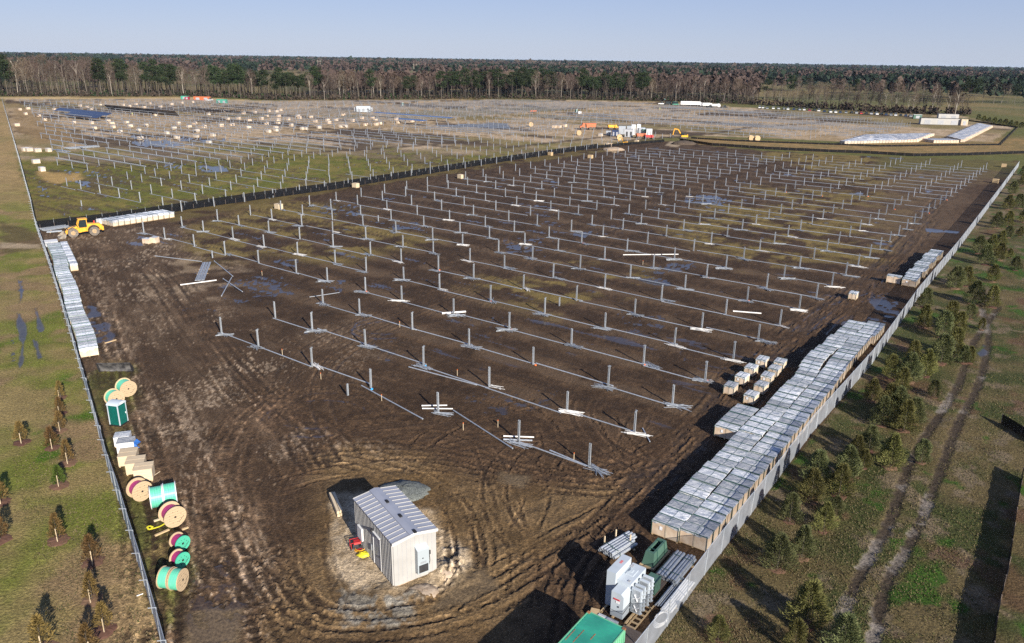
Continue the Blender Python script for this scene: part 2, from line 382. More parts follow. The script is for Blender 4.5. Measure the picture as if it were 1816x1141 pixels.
# --- far block (beyond the silt fence)
farblk = S([(74, 402), (302, 372), (430, 345), (700, 302), (1000, 266), (1110, 250), (1230, 240), (1500, 252), (1640, 250), (1760, 252), (1800, 225), (1700, 205), (1560, 203), (1400, 196), (1160, 181), (900, 176), (480, 179), (330, 174), (8, 174), (6, 180), (36, 300), (70, 402)])
sdB = poly_sd(farblk); mB = edge(sdB, 1.0, amp=1.5)
mixn(mB, (0.150, 0.125, 0.045), (0.100, 0.102, 0.028), sstep(nM, .35, .65))
mud2 = sstep(nS * .55 + nL * .45, .50, .58)
mix(mB * mud2 * .75, (0.066, 0.047, 0.031))
tan = mB * sstep(D_ + (nL - .5) * 90, 275, 330)
mixn(tan, (0.26, 0.195, 0.120), (0.38, 0.300, 0.215), sstep(nL * .5 + nS * .5, .35, .62))
mix(tan * sstep(fbm(X, Y, 30, 4, TH, 2.5, seed=21), .56, .66) * .8, (0.14, 0.115, 0.052))
mix(tan * sstep(fbm(X, Y, 14, 4, TH, 5, seed=22), .60, .68), (0.075, 0.055, 0.038))
mix(mB * edge(poly_sd(S([(70, 305), (140, 308), (150, 318), (100, 326), (72, 318)])), 1, amp=2), (0.30, 0.21, 0.10))
mix(mB * edge(poly_sd(S([(20, 180), (60, 200), (120, 230), (150, 250), (60, 255), (30, 225)])), 4, nL, 8) * .8, (0.22, 0.155, 0.085))
# pale sandy track along the far wood
mix(edge(poly_sd(S([(-200, 172), (200, 173), (340, 172), (480, 180), (480, 183), (330, 175), (200, 175.5), (-200, 176)])), 3, nL, 4), (0.42, 0.32, 0.19))
# dark drain lines in the far block
for pl in ([(1110, 250), (1180, 244), (1260, 238), (1330, 226), (1400, 222), (1470, 216)], [(450, 247), (560, 236), (670, 228)], [(900, 262), (1010, 250), (1100, 240)], [(560, 270), (640, 266), (720, 260), (860, 250)]):
    P = S(pl)
    for a, b in zip(P, P[1:]):
        r3 = seg_dist(a, b, 5)
        if r3: sl_, d, t = r3; m = sstep(-d, -3.2, -1.2)[..., None] * .8; col[sl_] = col[sl_] * (1 - m) + np.array((0.05, 0.036, 0.026), np.float32) * m

# --- the yard: churned mud
yard = S([(66, 404), (302, 377), (430, 351), (700, 307), (1000, 271), (1110, 256), (1190, 250), (1300, 263), (1420, 272), (1600, 279), (1806, 286), (1806, 300), (1700, 441), (1625, 533), (1498, 702), (1380, 850), (1264, 1000), (1161, 1141)]) + [(7, 26), (-6, 18), (-10, 22)] + S([(286.4, 1141), (159, 700)])
sdY = poly_sd(yard); mY = edge(sdY, .3, amp=.3)
mixn(mY, (0.047, 0.0305, 0.0195), (0.084, 0.056, 0.036), sstep(nM * .5 + nF * .5, .35, .65))
arr = mY * sstep(A_, -64, -58) * sstep(-A_, -57, -53) * sstep(K_, .5, 1.5)
kk = K_ - np.round(K_)
strip = sstep(-np.abs(kk) * DR + (nM - .5) * 2.2, -2.2, -.9)                   # untrodden strip under every row of piles
mixn(arr * strip * .75 * sstep(nM, .3, .5), (0.135, 0.098, 0.068), (0.095, 0.068, 0.047), nF)
lane = sstep(-np.abs(np.abs(kk) - .5) * DR, -1.6, -.4)
mix(arr * lane * .5, (0.040, 0.027, 0.019))
gl = fbm(X, Y, 10, 4, TH, 2.0, seed=31)
for pg, th_ in (([(430, 375), (470, 358), (640, 372), (760, 430), (620, 470), (480, 455), (330, 470), (330, 400)], .43), ([(1150, 400), (1330, 330), (1600, 340), (1610, 420), (1560, 470), (1480, 470), (1330, 470)], .45),
                ([(1330, 262), (1806, 286), (1720, 330), (1500, 330), (1350, 290)], .41), ([(850, 500), (1000, 455), (1160, 500), (980, 560)], .52)):
    m = mY * edge(poly_sd(S(pg)), 5, nL, 8) * sstep(gl * .5 + nM * .5, th_, th_ + .07) * (1 - .6 * lane)
    mixn(m * .9, (0.165, 0.135, 0.052), (0.215, 0.165, 0.078), nF)
mix(mY * edge(poly_sd(S([(1560, 275), (1806, 284), (1790, 310), (1720, 318), (1560, 300)])), 3, nL, 5) * .85, (0.11, 0.10, 0.042))
mix(mY * edge(poly_sd(S([(1600, 300), (1760, 305), (1700, 400), (1640, 470), (1560, 440), (1500, 380)])), 5, nL, 8) * .65, (0.115, 0.083, 0.058))
# lighter, dried ground on the west side of the yard
west = mY * sstep(-A_ + 0 * K_, -31, -8) * sstep(-K_ + (nL - .5) * 2, -1.6, -.3)
west = np.maximum(west, mY * edge(poly_sd(S([(86, 440), (170, 410), (330, 400), (300, 480), (380, 560), (470, 640), (560, 760), (540, 900), (470, 1141), (290, 1141), (160, 650)])), 3, nL, 5))
nW = fbm(X, Y, 1.4, 5, R(120), 5.0, seed=71); nW2 = fbm(X, Y, .26, 4, R(118), 3.2, seed=72)
mixn(west * .85, (0.066, 0.045, 0.030), (0.118, 0.085, 0.059), sstep(nW * .6 + nL * .4, .40, .62))
mix(west * sstep(nW * .22 + nW2 * .48 + nL * .3, .585, .67) * .55, (0.24, 0.188, 0.138))
mix(west * sstep(fbm(X, Y, .22, 3, seed=41) * .55 + nM * .45, .60, .66) * .8, (0.36, 0.29, 0.22))
for pl, w_ in (([(168, 470), (180, 540), (215, 620), (250, 700), (280, 780)], 1.6), ([(330, 760), (350, 830), (330, 900)], 1.8), ([(470, 800), (540, 780), (650, 800), (700, 830)], 1.6), ([(300, 700), (420, 900), (450, 1060)], 1.2)):
    P = S(pl)
    for a, b in zip(P, P[1:]):
        r3 = seg_dist(a, b, w_ * 3)
        if r3: sl_, d, t = r3; m = (sstep(-d + (nM[sl_] - .5) * 3, -w_ * 1.6, 0) * sstep(nW2[sl_] * .75 + nW[sl_] * .25, .50, .62) * .75)[..., None]; col[sl_] = col[sl_] * (1 - m) + np.array((0.28, 0.22, 0.165), np.float32) * m
# verge grass inside the left fence
mixn(mY * edge(poly_sd(S([(159, 690), (178, 640), (235, 640), (240, 700), (215, 790), (270, 880), (330, 960), (330, 1010), (300, 1100), (286, 1100)])), .8, amp=1.5) * .9, (0.14, 0.11, 0.055), (0.075, 0.08, 0.028), sstep(nM, .4, .6))
mix(mY * edge(poly_sd(S([(302, 378), (430, 352), (700, 308), (1000, 272), (1080, 262), (1080, 268), (1000, 280), (700, 322), (430, 368), (310, 392)])), 1.2, amp=2) * sstep(nM, .3, .5) * .8, (0.135, 0.108, 0.048))
# yellower spoil round the building
spoil = mY * edge(poly_sd(S([(540, 800), (640, 780), (760, 800), (860, 850), (1000, 850), (1130, 860), (1060, 930), (960, 1010), (900, 1141), (480, 1141), (520, 950)])), 2, nL, 4)
mixn(spoil * .85, (0.120, 0.083, 0.046), (0.170, 0.122, 0.072), sstep(nM, .35, .62))
apron = mY * edge(poly_sd(S([(585, 930), (590, 880), (640, 870), (780, 900), (820, 1000), (800, 1050), (690, 1075), (630, 1040), (590, 990)])), .5, nM, 1.2)
mixn(apron * .95, (0.25, 0.19, 0.125), (0.40, 0.325, 0.235), sstep(nF * .5 + nM * .5, .36, .62))
mix(mY * edge(poly_sd(S([(600, 1040), (640, 1060), (740, 1060), (700, 1110), (630, 1105)])), .6, nF, 1.6) * sstep(nF, .35, .5) * .8, (0.20, 0.195, 0.175))
mix(mY * edge(poly_sd(S([(250, 480), (360, 450), (420, 470), (400, 530), (300, 520)])), 3, nM, 6) * sstep(nM, .5, .65) * .7, (0.26, 0.205, 0.15))
mix(mY * edge(poly_sd(S([(1180, 258), (1200, 243), (1225, 250), (1200, 262)])), .5, nM, 1.5), (0.34, 0.28, 0.21))
mix(mY * edge(poly_sd(S([(1073, 267), (1090, 264), (1103, 267), (1090, 271)])), .3, nM, 1.0), (0.48, 0.38, 0.26))
mix(edge(poly_sd(S([(560, 848), (700, 845), (640, 860)])), .5), (0.14, 0.10, 0.06))

# --- wheel ruts: real grooves pressed into the mud
def smooth(P, n=8):
    P = [np.array(p, float) for p in P]; P = [2 * P[0] - P[1]] + P + [2 * P[-1] - P[-2]]; out = []
    for i in range(1, len(P) - 2):
        for s_ in range(n):
            t = s_ / n
            out.append(.5 * ((2 * P[i]) + (-P[i - 1] + P[i + 1]) * t + (2 * P[i - 1] - 5 * P[i] + 4 * P[i + 1] - P[i + 2]) * t * t + (-P[i - 1] + 3 * P[i] - 3 * P[i + 1] + P[i + 2]) * t ** 3))
    out.append(P[-2]); return out
tread = np.zeros_like(Z)
def rut(P, w, depth, dark, wetv, tr=0.0, c=(0.036, 0.025, 0.0175)):
    acc = 0
    for a, b in zip(P, P[1:]):
        L = math.hypot(b[0] - a[0], b[1] - a[1])
        if math.hypot(*a) > 330 and w < 1: acc += L; continue
        r3 = seg_dist(a, b, w * 1.6)
        if r3:
            sl_, d, t = r3; br = sstep(nM[sl_] * .5 + nF[sl_] * .5, .38, .56); d = d + (nF[sl_] - .5) * w * .9; k = sstep(-d, -w * .55, -w * .28) * br
            berm = sstep(-np.abs(d - w * .8), -w * .35, 0) * depth * .5 * br
            zz = -k * depth + berm
            if tr: zz = zz + k * tr * np.sign(np.sin((acc + t + d * .8) * 2 * math.pi / .42)) * .5
            Z[sl_] = np.where(np.abs(zz) > np.abs(Z[sl_]), zz, Z[sl_])
            m = (k * dark)[..., None]; cc = col[sl_] * (1 - m) + np.array(c, np.float32) * m; col[sl_] = np.minimum(cc, col[sl_] + .001)
            mb = (sstep(-np.abs(d - w * .8), -w * .3, 0) * .35 * dark)[..., None]; col[sl_] = col[sl_] * (1 + mb)
            wet[sl_] = np.maximum(wet[sl_], k * wetv)
        acc += L
def lane_ruts(pts, n, spread, w=.42, depth=.07, dark=.55, wetv=.0, tr=0.0, gauge=1.9, sites=True, wob=.6, pair=True):
    P = smooth(S(pts) if sites else pts, 7); P = [np.array(p) for p in P]
    for i in range(n):
        off = random.uniform(-spread, spread); ph = random.uniform(0, 6); am = random.uniform(0, wob); fr = random.uniform(.03, .12); acc = 0
        a0 = random.randint(0, max(0, len(P) // 3)); a1 = len(P) - random.randint(0, max(0, len(P) // 3))
        if random.random() < .5: a0, a1 = 0, len(P)
        lines = [[], []]
        for j in range(a0, a1):
            p0 = P[max(j - 1, 0)]; p1 = P[min(j + 1, len(P) - 1)]; d = p1 - p0; L = math.hypot(*d) + 1e-9; nrm = np.array([-d[1], d[0]]) / L
            acc += L * .5; o = off + am * math.sin(acc * fr * 2 + ph)
            lines[0].append(P[j] + nrm * (o - gauge / 2)); lines[1].append(P[j] + nrm * (o + gauge / 2))
        dk = dark * random.uniform(.6, 1.1); dp = depth * random.uniform(.5, 1.15); wv = wetv * random.uniform(0, 1)
        for ln in lines[:2 if pair else 1]:
            if len(ln) > 2: rut(ln, w * random.uniform(.8, 1.25), dp, min(dk, .9), wv, tr)
# around the building
lane_ruts([(1290, 740), (1210, 830), (1120, 910), (1020, 970), (930, 1030), (830, 1080), (700, 1110), (560, 1110), (470, 1060)], 5, 1.6, depth=.10, tr=.045)
lane_ruts([(560, 790), (660, 800), (760, 830), (830, 880), (865, 950), (870, 1030), (820, 1090)], 5, 2.2, depth=.08, tr=.05, dark=.45)
lane_ruts([(550, 820), (700, 815), (820, 830), (960, 860), (1100, 860), (1230, 790)], 4, 2.2, depth=.07, tr=.05, dark=.4)
lane_ruts([(545, 830), (560, 900), (560, 980), (590, 1060), (660, 1110)], 3, 1.0, depth=.07, dark=.4)
lane_ruts([(1240, 830), (1150, 850), (1050, 850), (960, 840)], 4, 1.6, depth=.12, dark=.5)
lane_ruts([(1000, 1141), (1020, 1040), (1070, 960), (1130, 890), (1220, 800), (1300, 700)], 4, 1.3, depth=.10, dark=.5)
random.seed(99)
for q in range(16):
    cx, cy = random.choice([(900, 860), (1000, 900), (1080, 880), (900, 960), (960, 830), (620, 790), (500, 860), (520, 1010), (760, 810), (1150, 840), (860, 1080), (470, 920)]); c0 = np.array(site(cx + random.uniform(-40, 40), cy + random.uniform(-25, 25))); h0 = random.uniform(0, 3.14); cv = random.uniform(-.09, .09)
    P = [c0]; 
    for i in range(9): h0 += cv * 1.6 + random.gauss(0, .04); P.append(P[-1] + np.array([math.cos(h0), math.sin(h0)]) * 1.6)
    lane_ruts([tuple(p) for p in P], 1, .1, depth=random.uniform(.05, .10), dark=.45, tr=.045, sites=False, wob=.2)
# lane beside the long pallet rows
lane_ruts([(1130, 870), (1210, 790), (1270, 730), (1330, 650), (1400, 590), (1470, 545), (1540, 490), (1600, 430), (1650, 370), (1720, 310)], 9, 2.6, depth=.11, dark=.6, wetv=.6)
lane_ruts([(1440, 600), (1480, 560), (1530, 540), (1590, 520), (1600, 500)], 5, 3.0, depth=.12, dark=.6, wetv=1.0)
lane_ruts([(1420, 640), (1470, 580), (1500, 540), (1510, 500)], 3, 2.5, depth=.10, dark=.6, wetv=.6)
# the west yard
lane_ruts([(350, 1141), (345, 1040), (340, 940), (310, 830), (270, 720), (225, 600), (180, 500), (150, 430)], 9, 3.4, w=.55, depth=.08, dark=.62, tr=.05)
lane_ruts([(480, 1141), (440, 1040), (400, 940), (380, 840), (420, 740), (500, 690)], 8, 3.4, w=.55, depth=.08, dark=.62, tr=.05)
lane_ruts([(330, 980), (400, 1040), (450, 1110)], 5, 2.4, depth=.09, dark=.5, tr=.05)
lane_ruts([(545, 770), (530, 700), (560, 640), (640, 590), (760, 540), (900, 480), (1000, 440), (1120, 390)], 6, 2.4, depth=.08, dark=.55, wetv=.5)
lane_ruts([(170, 430), (260, 480), (330, 560), (420, 680), (520, 770), (560, 830)], 7, 3.5, w=.5, depth=.07, dark=.6)
lane_ruts([(200, 410), (330, 395), (480, 372), (700, 330), (860, 300), (1000, 282), (1120, 266)], 6, 2.8, depth=.06, dark=.5)
lane_ruts([lat(-3.8, k) for k in (0, 5, 10, 16, 22, 28, 32)], 5, 1.8, depth=.08, dark=.55, wetv=.5, sites=False)
lane_ruts([(620, 760), (800, 750), (940, 800), (1080, 850), (1200, 820)], 4, 2, depth=.07, dark=.45)
lane_ruts([(700, 740), (640, 700), (560, 690), (500, 720), (470, 780)], 4, 1.8, depth=.07, dark=.45, tr=.05)
lane_ruts([(860, 440), (980, 430), (1100, 400), (1210, 330), (1300, 290), (1400, 275)], 3, 2.0, depth=.08, dark=.5, wetv=.6)
for k in np.arange(.5, 30, 1.0):
    for s0, s1 in ((-62, -6), (-2, 54)):
        if s0 < -10 and k < 2: continue
        P = [lat(a, k + random.uniform(-.07, .07)) for a in np.linspace(s0, s1, 6)]
        lane_ruts(P, 2 if k < 14 else 1, .9, depth=.06, dark=.5, wetv=.45, sites=False, wob=.4)
# loops
for cx, cy, rr in ((455, 515, 6.0), (448, 512, 4.5), (680, 585, 4), (940, 430, 5), (1290, 640, 5), (560, 740, 5)):
    c0 = site(cx, cy); P = [(c0[0] + rr * math.cos(t), c0[1] + rr * math.sin(t) * .8) for t in np.linspace(.3, 5.2, 14)]
    rut([np.array(p) for p in P], .5, .08, .5, .9); rut([np.array(p) * (1 + .0) + np.array([0, 1.7]) for p in P[3:]], .45, .06, .5, .8)
# field tracks right of the fence
for pl in ([(1770, 545), (1745, 580), (1720, 620), (1700, 680), (1650, 760), (1610, 830), (1580, 920), (1530, 1010), (1480, 1120), (1470, 1141)], [(1740, 545), (1752, 600), (1735, 680), (1700, 750), (1665, 840), (1620, 950), (1575, 1030), (1545, 1141)]):
    P = [np.array(p) for p in smooth(S(pl), 8)]
    for a, b in zip(P, P[1:]):
        r3 = seg_dist(a, b, 2.2)
        if r3:
            sl_, d, t = r3; m = (sstep(-d + (nF[sl_] - .5) * .5, -.55, -.22) * .9)[..., None]
            q_ = sstep(nM[sl_] + .3 * (nF[sl_] - .5), .56, .72)[..., None]; cc = np.array((0.060, 0.046, 0.034), np.float32) * (1 - q_) + np.array((0.21, 0.185, 0.16), np.float32) * q_
            col[sl_] = col[sl_] * (1 - m) + cc * m; Z[sl_] = np.minimum(Z[sl_], -m[..., 0] * .09)

# --- standing water
def puddle(pts, w=.4, n=None, amp=1.0, c=(0.044, 0.034, 0.026), thr=None):
    if thr is not None: thr = thr + .035
    sd = poly_sd(S(pts)); nn = nM if n is None else n
    m = sstep(sd + (nn - .5) * 2 * amp, -w, w)
    if thr is not None: m = m * sstep(nS * .5 + nF * .5, thr, thr + .05)
    mix(m * .9, c); wet[...] = np.maximum(wet, m); Z[...] = Z * (1 - m) + (-.045) * m
pud = [([(150, 545), (165, 540), (180, 565), (170, 600), (150, 590)], .50), ([(160, 575), (185, 560), (200, 600), (205, 612), (190, 612), (175, 615), (168, 600)], .42),
       ([(185, 572), (196, 573), (205, 604), (192, 606)], None), ([(155, 540), (175, 545), (178, 560), (160, 562)], None),
       ([(28, 555), (38, 556), (48, 590), (44, 598), (40, 640), (34, 655), (38, 610), (32, 585)], None), ([(59, 546), (66, 546), (76, 586), (71, 588)], None), ([(58, 602), (66, 606), (74, 634), (68, 636)], None), ([(36, 500), (39, 500), (40, 530), (34, 540), (36, 520)], None),
       ([(32, 490), (40, 495), (42, 520), (34, 540)], .48), ([(20, 600), (28, 605), (26, 640), (20, 640)], .45),
       ([(420, 495), (500, 485), (520, 520), (470, 530), (420, 540), (400, 520)], .50), ([(440, 490), (480, 488), (470, 500), (440, 505)], .44),
       ([(320, 545), (390, 550), (385, 560), (320, 560)], .52), ([(500, 570), (560, 580), (590, 600), (520, 600)], .52),
       ([(1130, 488), (1185, 494), (1195, 508), (1160, 505), (1120, 492)], .40), ([(1170, 470), (1230, 460), (1235, 475), (1190, 485), (1160, 487)], .46),
       ([(1210, 345), (1262, 345), (1300, 356), (1280, 364), (1215, 360)], .42), ([(1540, 535), (1570, 528), (1578, 545), (1555, 552)], .35), ([(1560, 545), (1590, 535), (1590, 560), (1570, 570)], .42),
       ([(1490, 575), (1560, 552), (1550, 585), (1500, 590)], .45), ([(1640, 405), (1700, 410), (1700, 415), (1640, 411)], .30),
       ([(610, 375), (640, 372), (640, 382), (612, 384)], .42), ([(700, 398), (740, 395), (745, 405), (700, 408)], .5), ([(560, 375), (600, 350), (640, 365), (600, 382)], .52),
       ([(485, 462), (530, 460), (530, 475), (490, 478)], .46), ([(650, 600), (720, 600), (740, 640), (660, 640)], .56), ([(800, 690), (920, 700), (900, 740), (830, 730)], .53), ([(830, 560), (900, 560), (900, 600), (840, 600)], .54),
       ([(1740, 620), (1738, 605), (1750, 610), (1745, 632), (1732, 635)], None), ([(560, 500), (620, 495), (600, 520)], .5), ([(900, 430), (960, 420), (960, 445), (900, 450)], .45), ([(1010, 415), (1050, 410), (1040, 425)], .4),
       ([(1090, 550), (1180, 560), (1170, 600), (1100, 590)], .52), ([(910, 700), (985, 690), (960, 730), (915, 730)], .50),
       # far block
       ([(345, 293), (400, 296), (405, 304), (360, 305)], .30), ([(120, 322), (165, 322), (160, 332), (125, 330)], .42), ([(120, 298), (185, 305), (190, 315), (110, 308)], .46), ([(65, 330), (90, 333), (85, 350), (70, 350)], .46),
       ([(230, 252), (300, 250), (350, 256), (300, 262), (245, 260)], .34), ([(80, 340), (90, 340), (88, 345), (82, 345)], .3), ([(285, 288), (330, 292), (330, 300), (290, 300)], .45), ([(770, 222), (900, 218), (905, 228), (790, 226)], .25),
       ([(230, 240), (400, 246), (400, 252), (240, 250)], .46)]
for pts, th_ in pud: puddle(pts, thr=th_, amp=.35 if pts[0][0] < 90 and pts[0][1] > 480 else 1.0, w=.15 if pts[0][0] < 90 else .35)
puddle([(360, 1000), (430, 990), (440, 1090), (400, 1141), (350, 1141), (335, 1080)], thr=.44, c=(0.062, 0.044, 0.030)); 
# milky brown pools near the building
for pts in ([(800, 1040), (860, 1010), (880, 1040), (820, 1070), (760, 1080)], [(350, 1090), (430, 1080), (420, 1141), (330, 1141)], [(890, 840), (940, 845), (930, 868), (895, 860)]):
    sd = poly_sd(S(pts)); m = sstep(sd + (nM - .5) * 2, -.4, .4); mix(m * .9, (0.15, 0.115, 0.075)); wet[...] = np.maximum(wet, m * .35); Z[...] = Z * (1 - m) - .02 * m
# seepage: shiny film along the lanes between rows
seep = arr * sstep(nS * .6 + fbm(X, Y, 6, 3, TH, 2, seed=51) * .4, .645, .70) * (1 - strip * .7)
wet[...] = np.maximum(wet, seep * .85); mix(seep * .5, (0.045, 0.036, 0.03))
seep2 = mB * mud2 * sstep(nS * .5 + nF * .5, .65, .71) * (1 - tan)
wet[...] = np.maximum(wet, seep2 * .9)

# --- clods and small relief
near = sstep(-D_, -260, -90)
cl = fbm(X, Y, .45, 3, seed=61) - .5; cl2 = fbm(X, Y, 1.3, 4, seed=64) - .5; zone = np.maximum(spoil, mY * edge(poly_sd(S([(1130, 900), (1200, 780), (1290, 690), (1400, 590), (1500, 500), (1600, 420), (1700, 320), (1740, 320), (1620, 520), (1480, 640), (1300, 760), (1180, 880)])), 2, nL, 3))
Z += (cl2 * .22 * zone * (1 - np.clip(wet, 0, 1))).astype(np.float32)
Z += (cl * .10 * (1 - np.clip(wet, 0, 1)) * mY * near).astype(np.float32)
Z += ((fbm(X, Y, 2.5, 3, seed=62) - .5) * .10 * near * (1 - np.clip(wet, 0, 1))).astype(np.float32)
gr = (mL + mR) * near
Z += ((fbm(X, Y, .35, 3, seed=63) - .45) * .05 * gr).astype(np.float32)
for (u, v, rr, h) in ((790, 1010, 1.6, .35), (745, 1055, 1.2, .25), (680, 1050, 1.3, .2), (815, 985, 1.4, .3), (1215, 262, 3, .8), (1200, 264, 2.5, .6), (820, 1020, 1.5, .3)):
    c0 = site(u, v); d = np.hypot(X - c0[0], Y - c0[1]); m = sstep(-d + (nF - .5) * 1.2, -rr, 0); Z += (m * h).astype(np.float32)
Z[D_ > 420] = 0
# keep everything standing on the ground touching it
Z = np.clip(Z, -.2, 1.0)

hf = (0.86 + .28 * nF)[..., None]; col *= hf
lum = col.mean(-1, keepdims=True); col[...] = np.clip(lum + (col - lum) * 1.22, .004, 1)
col *= (1 - .20 * sstep(mR, 0, 1))[..., None]  # vignette darkening painted into the turf colour right of the fence
yb = sstep(mY, .2, .8)[..., None] * (1 - sstep(apron, 0, 1)[..., None]); col *= 1 - yb * np.array((.17, .20, .24), np.float32)
V = np.stack([X, Y, Z], -1).reshape(-1, 3)
ii = np.arange(NR - 1)[:, None] * NA; jj = np.arange(NA)[None, :]; j2 = (jj + 1) % NA
F = np.stack([ii + jj, ii + NA + jj, ii + NA + j2, ii + j2], -1).reshape(-1, 4)
gm = np_mesh('ground', V, F, None, True)
ca = gm.color_attributes.new('soil', 'FLOAT_COLOR', 'POINT')
ca.data.foreach_set('color', np.concatenate([col, np.clip(wet, 0, 1)[..., None]], -1).astype(np.float32).ravel())
def ground_mat():
    m = bpy.data.materials.new('soil_and_turf'); m.use_nodes = True; nt = m.node_tree; b = nt.nodes['Principled BSDF']; L = nt.links
    at = nd(nt, 'ShaderNodeAttribute'); at.attribute_name = 'soil'
    tc = nd(nt, 'ShaderNodeTexCoord')
    n1 = nd(nt, 'ShaderNodeTexNoise'); n1.inputs['Scale'].default_value = 5.0; n1.inputs['Detail'].default_value = 7; n1.inputs['Roughness'].default_value = .65
    n2 = nd(nt, 'ShaderNodeTexNoise'); n2.inputs['Scale'].default_value = .35; n2.inputs['Detail'].default_value = 6
    L.new(tc.outputs['Object'], n1.inputs['Vector']); L.new(tc.outputs['Object'], n2.inputs['Vector'])
    mr = nd(nt, 'ShaderNodeMapRange'); mr.inputs['From Min'].default_value = .34; mr.inputs['From Max'].default_value = .68; mr.inputs['To Min'].default_value = .55; mr.inputs['To Max'].default_value = 1.48
    L.new(n1.outputs[0], mr.inputs['Value'])
    mr2 = nd(nt, 'ShaderNodeMapRange'); mr2.inputs['From Min'].default_value = .3; mr2.inputs['From Max'].default_value = .7; mr2.inputs['To Min'].default_value = .82; mr2.inputs['To Max'].default_value = 1.2
    L.new(n2.outputs[0], mr2.inputs['Value'])
    mu = nd(nt, 'ShaderNodeMath', operation='MULTIPLY'); n3 = nd(nt, 'ShaderNodeTexNoise'); n3.inputs['Scale'].default_value = 13; n3.inputs['Detail'].default_value = 4; n3.inputs['Roughness'].default_value = .7; L.new(tc.outputs['Object'], n3.inputs['Vector']); mr3 = nd(nt, 'ShaderNodeMapRange'); mr3.inputs['From Min'].default_value = .36; mr3.inputs['From Max'].default_value = .66; mr3.inputs['To Min'].default_value = .72; mr3.inputs['To Max'].default_value = 1.30; L.new(n3.outputs[0], mr3.inputs['Value']); mu0 = nd(nt, 'ShaderNodeMath', operation='MULTIPLY'); L.new(mr.outputs[0], mu0.inputs[0]); L.new(mr3.outputs[0], mu0.inputs[1]); L.new(mu0.outputs[0], mu.inputs[0]); L.new(mr2.outputs[0], mu.inputs[1])
    sc = nd(nt, 'ShaderNodeVectorMath', operation='SCALE'); L.new(at.outputs['Color'], sc.inputs[0]); L.new(mu.outputs[0], sc.inputs['Scale'])
    L.new(sc.outputs[0], b.inputs['Base Color'])
    rr = nd(nt, 'ShaderNodeMapRange'); rr.inputs['From Min'].default_value = .25; rr.inputs['From Max'].default_value = .75; rr.inputs['To Min'].default_value = .92; rr.inputs['To Max'].default_value = .16
    L.new(at.outputs['Alpha'], rr.inputs['Value']); L.new(rr.outputs[0], b.inputs['Roughness'])
    sp = nd(nt, 'ShaderNodeMapRange'); sp.inputs['To Min'].default_value = .18; sp.inputs['To Max'].default_value = .38
    L.new(at.outputs['Alpha'], sp.inputs['Value']); L.new(sp.outputs[0], b.inputs['Specular IOR Level'])
    bs = nd(nt, 'ShaderNodeMapRange'); bs.inputs['From Min'].default_value = .2; bs.inputs['From Max'].default_value = .7; bs.inputs['To Min'].default_value = 1.0; bs.inputs['To Max'].default_value = .02
    L.new(at.outputs['Alpha'], bs.inputs['Value'])
    bp = nd(nt, 'ShaderNodeBump'); bp.inputs['Distance'].default_value = .12; L.new(bs.outputs[0], bp.inputs['Strength']); L.new(n1.outputs[0], bp.inputs['Height'])
    L.new(bp.outputs[0], b.inputs['Normal'])
    return m
gm.materials.append(ground_mat())
ground = bpy.data.objects.new('ground', gm); COL.objects.link(ground); tag(ground, kind='structure')
ground['label'] = 'churned brown mud yard with grass verges, ruts and puddles'

# ------------------------------------------------------------------ turf and dead grass standing in tufts
def grass_tufts():
    rs = np.random.default_rng(5); out = []
    for side, n in (('L', 120000), ('R', 170000)):
        a = np.radians(rs.uniform(-36, -8, n) if side == 'L' else rs.uniform(8, 37, n)); r = np.exp(rs.uniform(math.log(34), math.log(150), n)); x, y = r * np.sin(a), r * np.cos(a)
        i = np.clip(np.searchsorted(rad, r), 0, NR - 1); j = np.clip(np.searchsorted(angs, a), 0, NA - 1)
        m = (sdL if side == 'L' else sdR)[i, j] > .1; rut_ = Z[i, j] > -.06; w_ = wet[i, j] < .3; k = m & rut_ & w_ & (nF[i, j] * .5 + nM[i, j] * .5 > rs.uniform(.38, .55, n))
        out.append(np.stack([x[k], y[k], np.maximum(Z[i, j][k], 0)], -1))
    P = np.concatenate(out); n = len(P); d = rs.normal(0, .45, (n, 3)); d[:, 2] = 1; d /= np.linalg.norm(d, axis=1, keepdims=True)
    s = rs.normal(0, 1, (n, 3)); s[:, 2] = 0; s /= np.linalg.norm(s, axis=1, keepdims=True); h = rs.uniform(.05, .16, (n, 1)); w = rs.uniform(.018, .05, (n, 1))
    V = np.stack([P - s * w, P + s * w, P + d * h + s * w * .3], 1).reshape(-1, 3); F = np.arange(n * 3).reshape(-1, 3)
    m = bpy.data.materials.new('dry_grass'); m.use_nodes = True; nt = m.node_tree; b = nt.nodes['Principled BSDF']; b.inputs['Roughness'].default_value = .9; b.inputs['Specular IOR Level'].default_value = .1
    g = nd(nt, 'ShaderNodeNewGeometry'); rp = nd(nt, 'ShaderNodeValToRGB'); e = rp.color_ramp.elements; e[0].color = (.050, .062, .020, 1); e[1].color = (.16, .125, .072, 1); x_ = rp.color_ramp.elements.new(.5); x_.color = (.088, .074, .036, 1)
    nt.links.new(g.outputs['Random Per Island'], rp.inputs[0]); nt.links.new(rp.outputs[0], b.inputs['Base Color'])
    o = bpy.data.objects.new('grass', np_mesh('grass', V, F, m)); COL.objects.link(o); tag(o, 'short tufts of green and straw-coloured grass outside both fences', 'grass', kind='stuff')
grass_tufts()
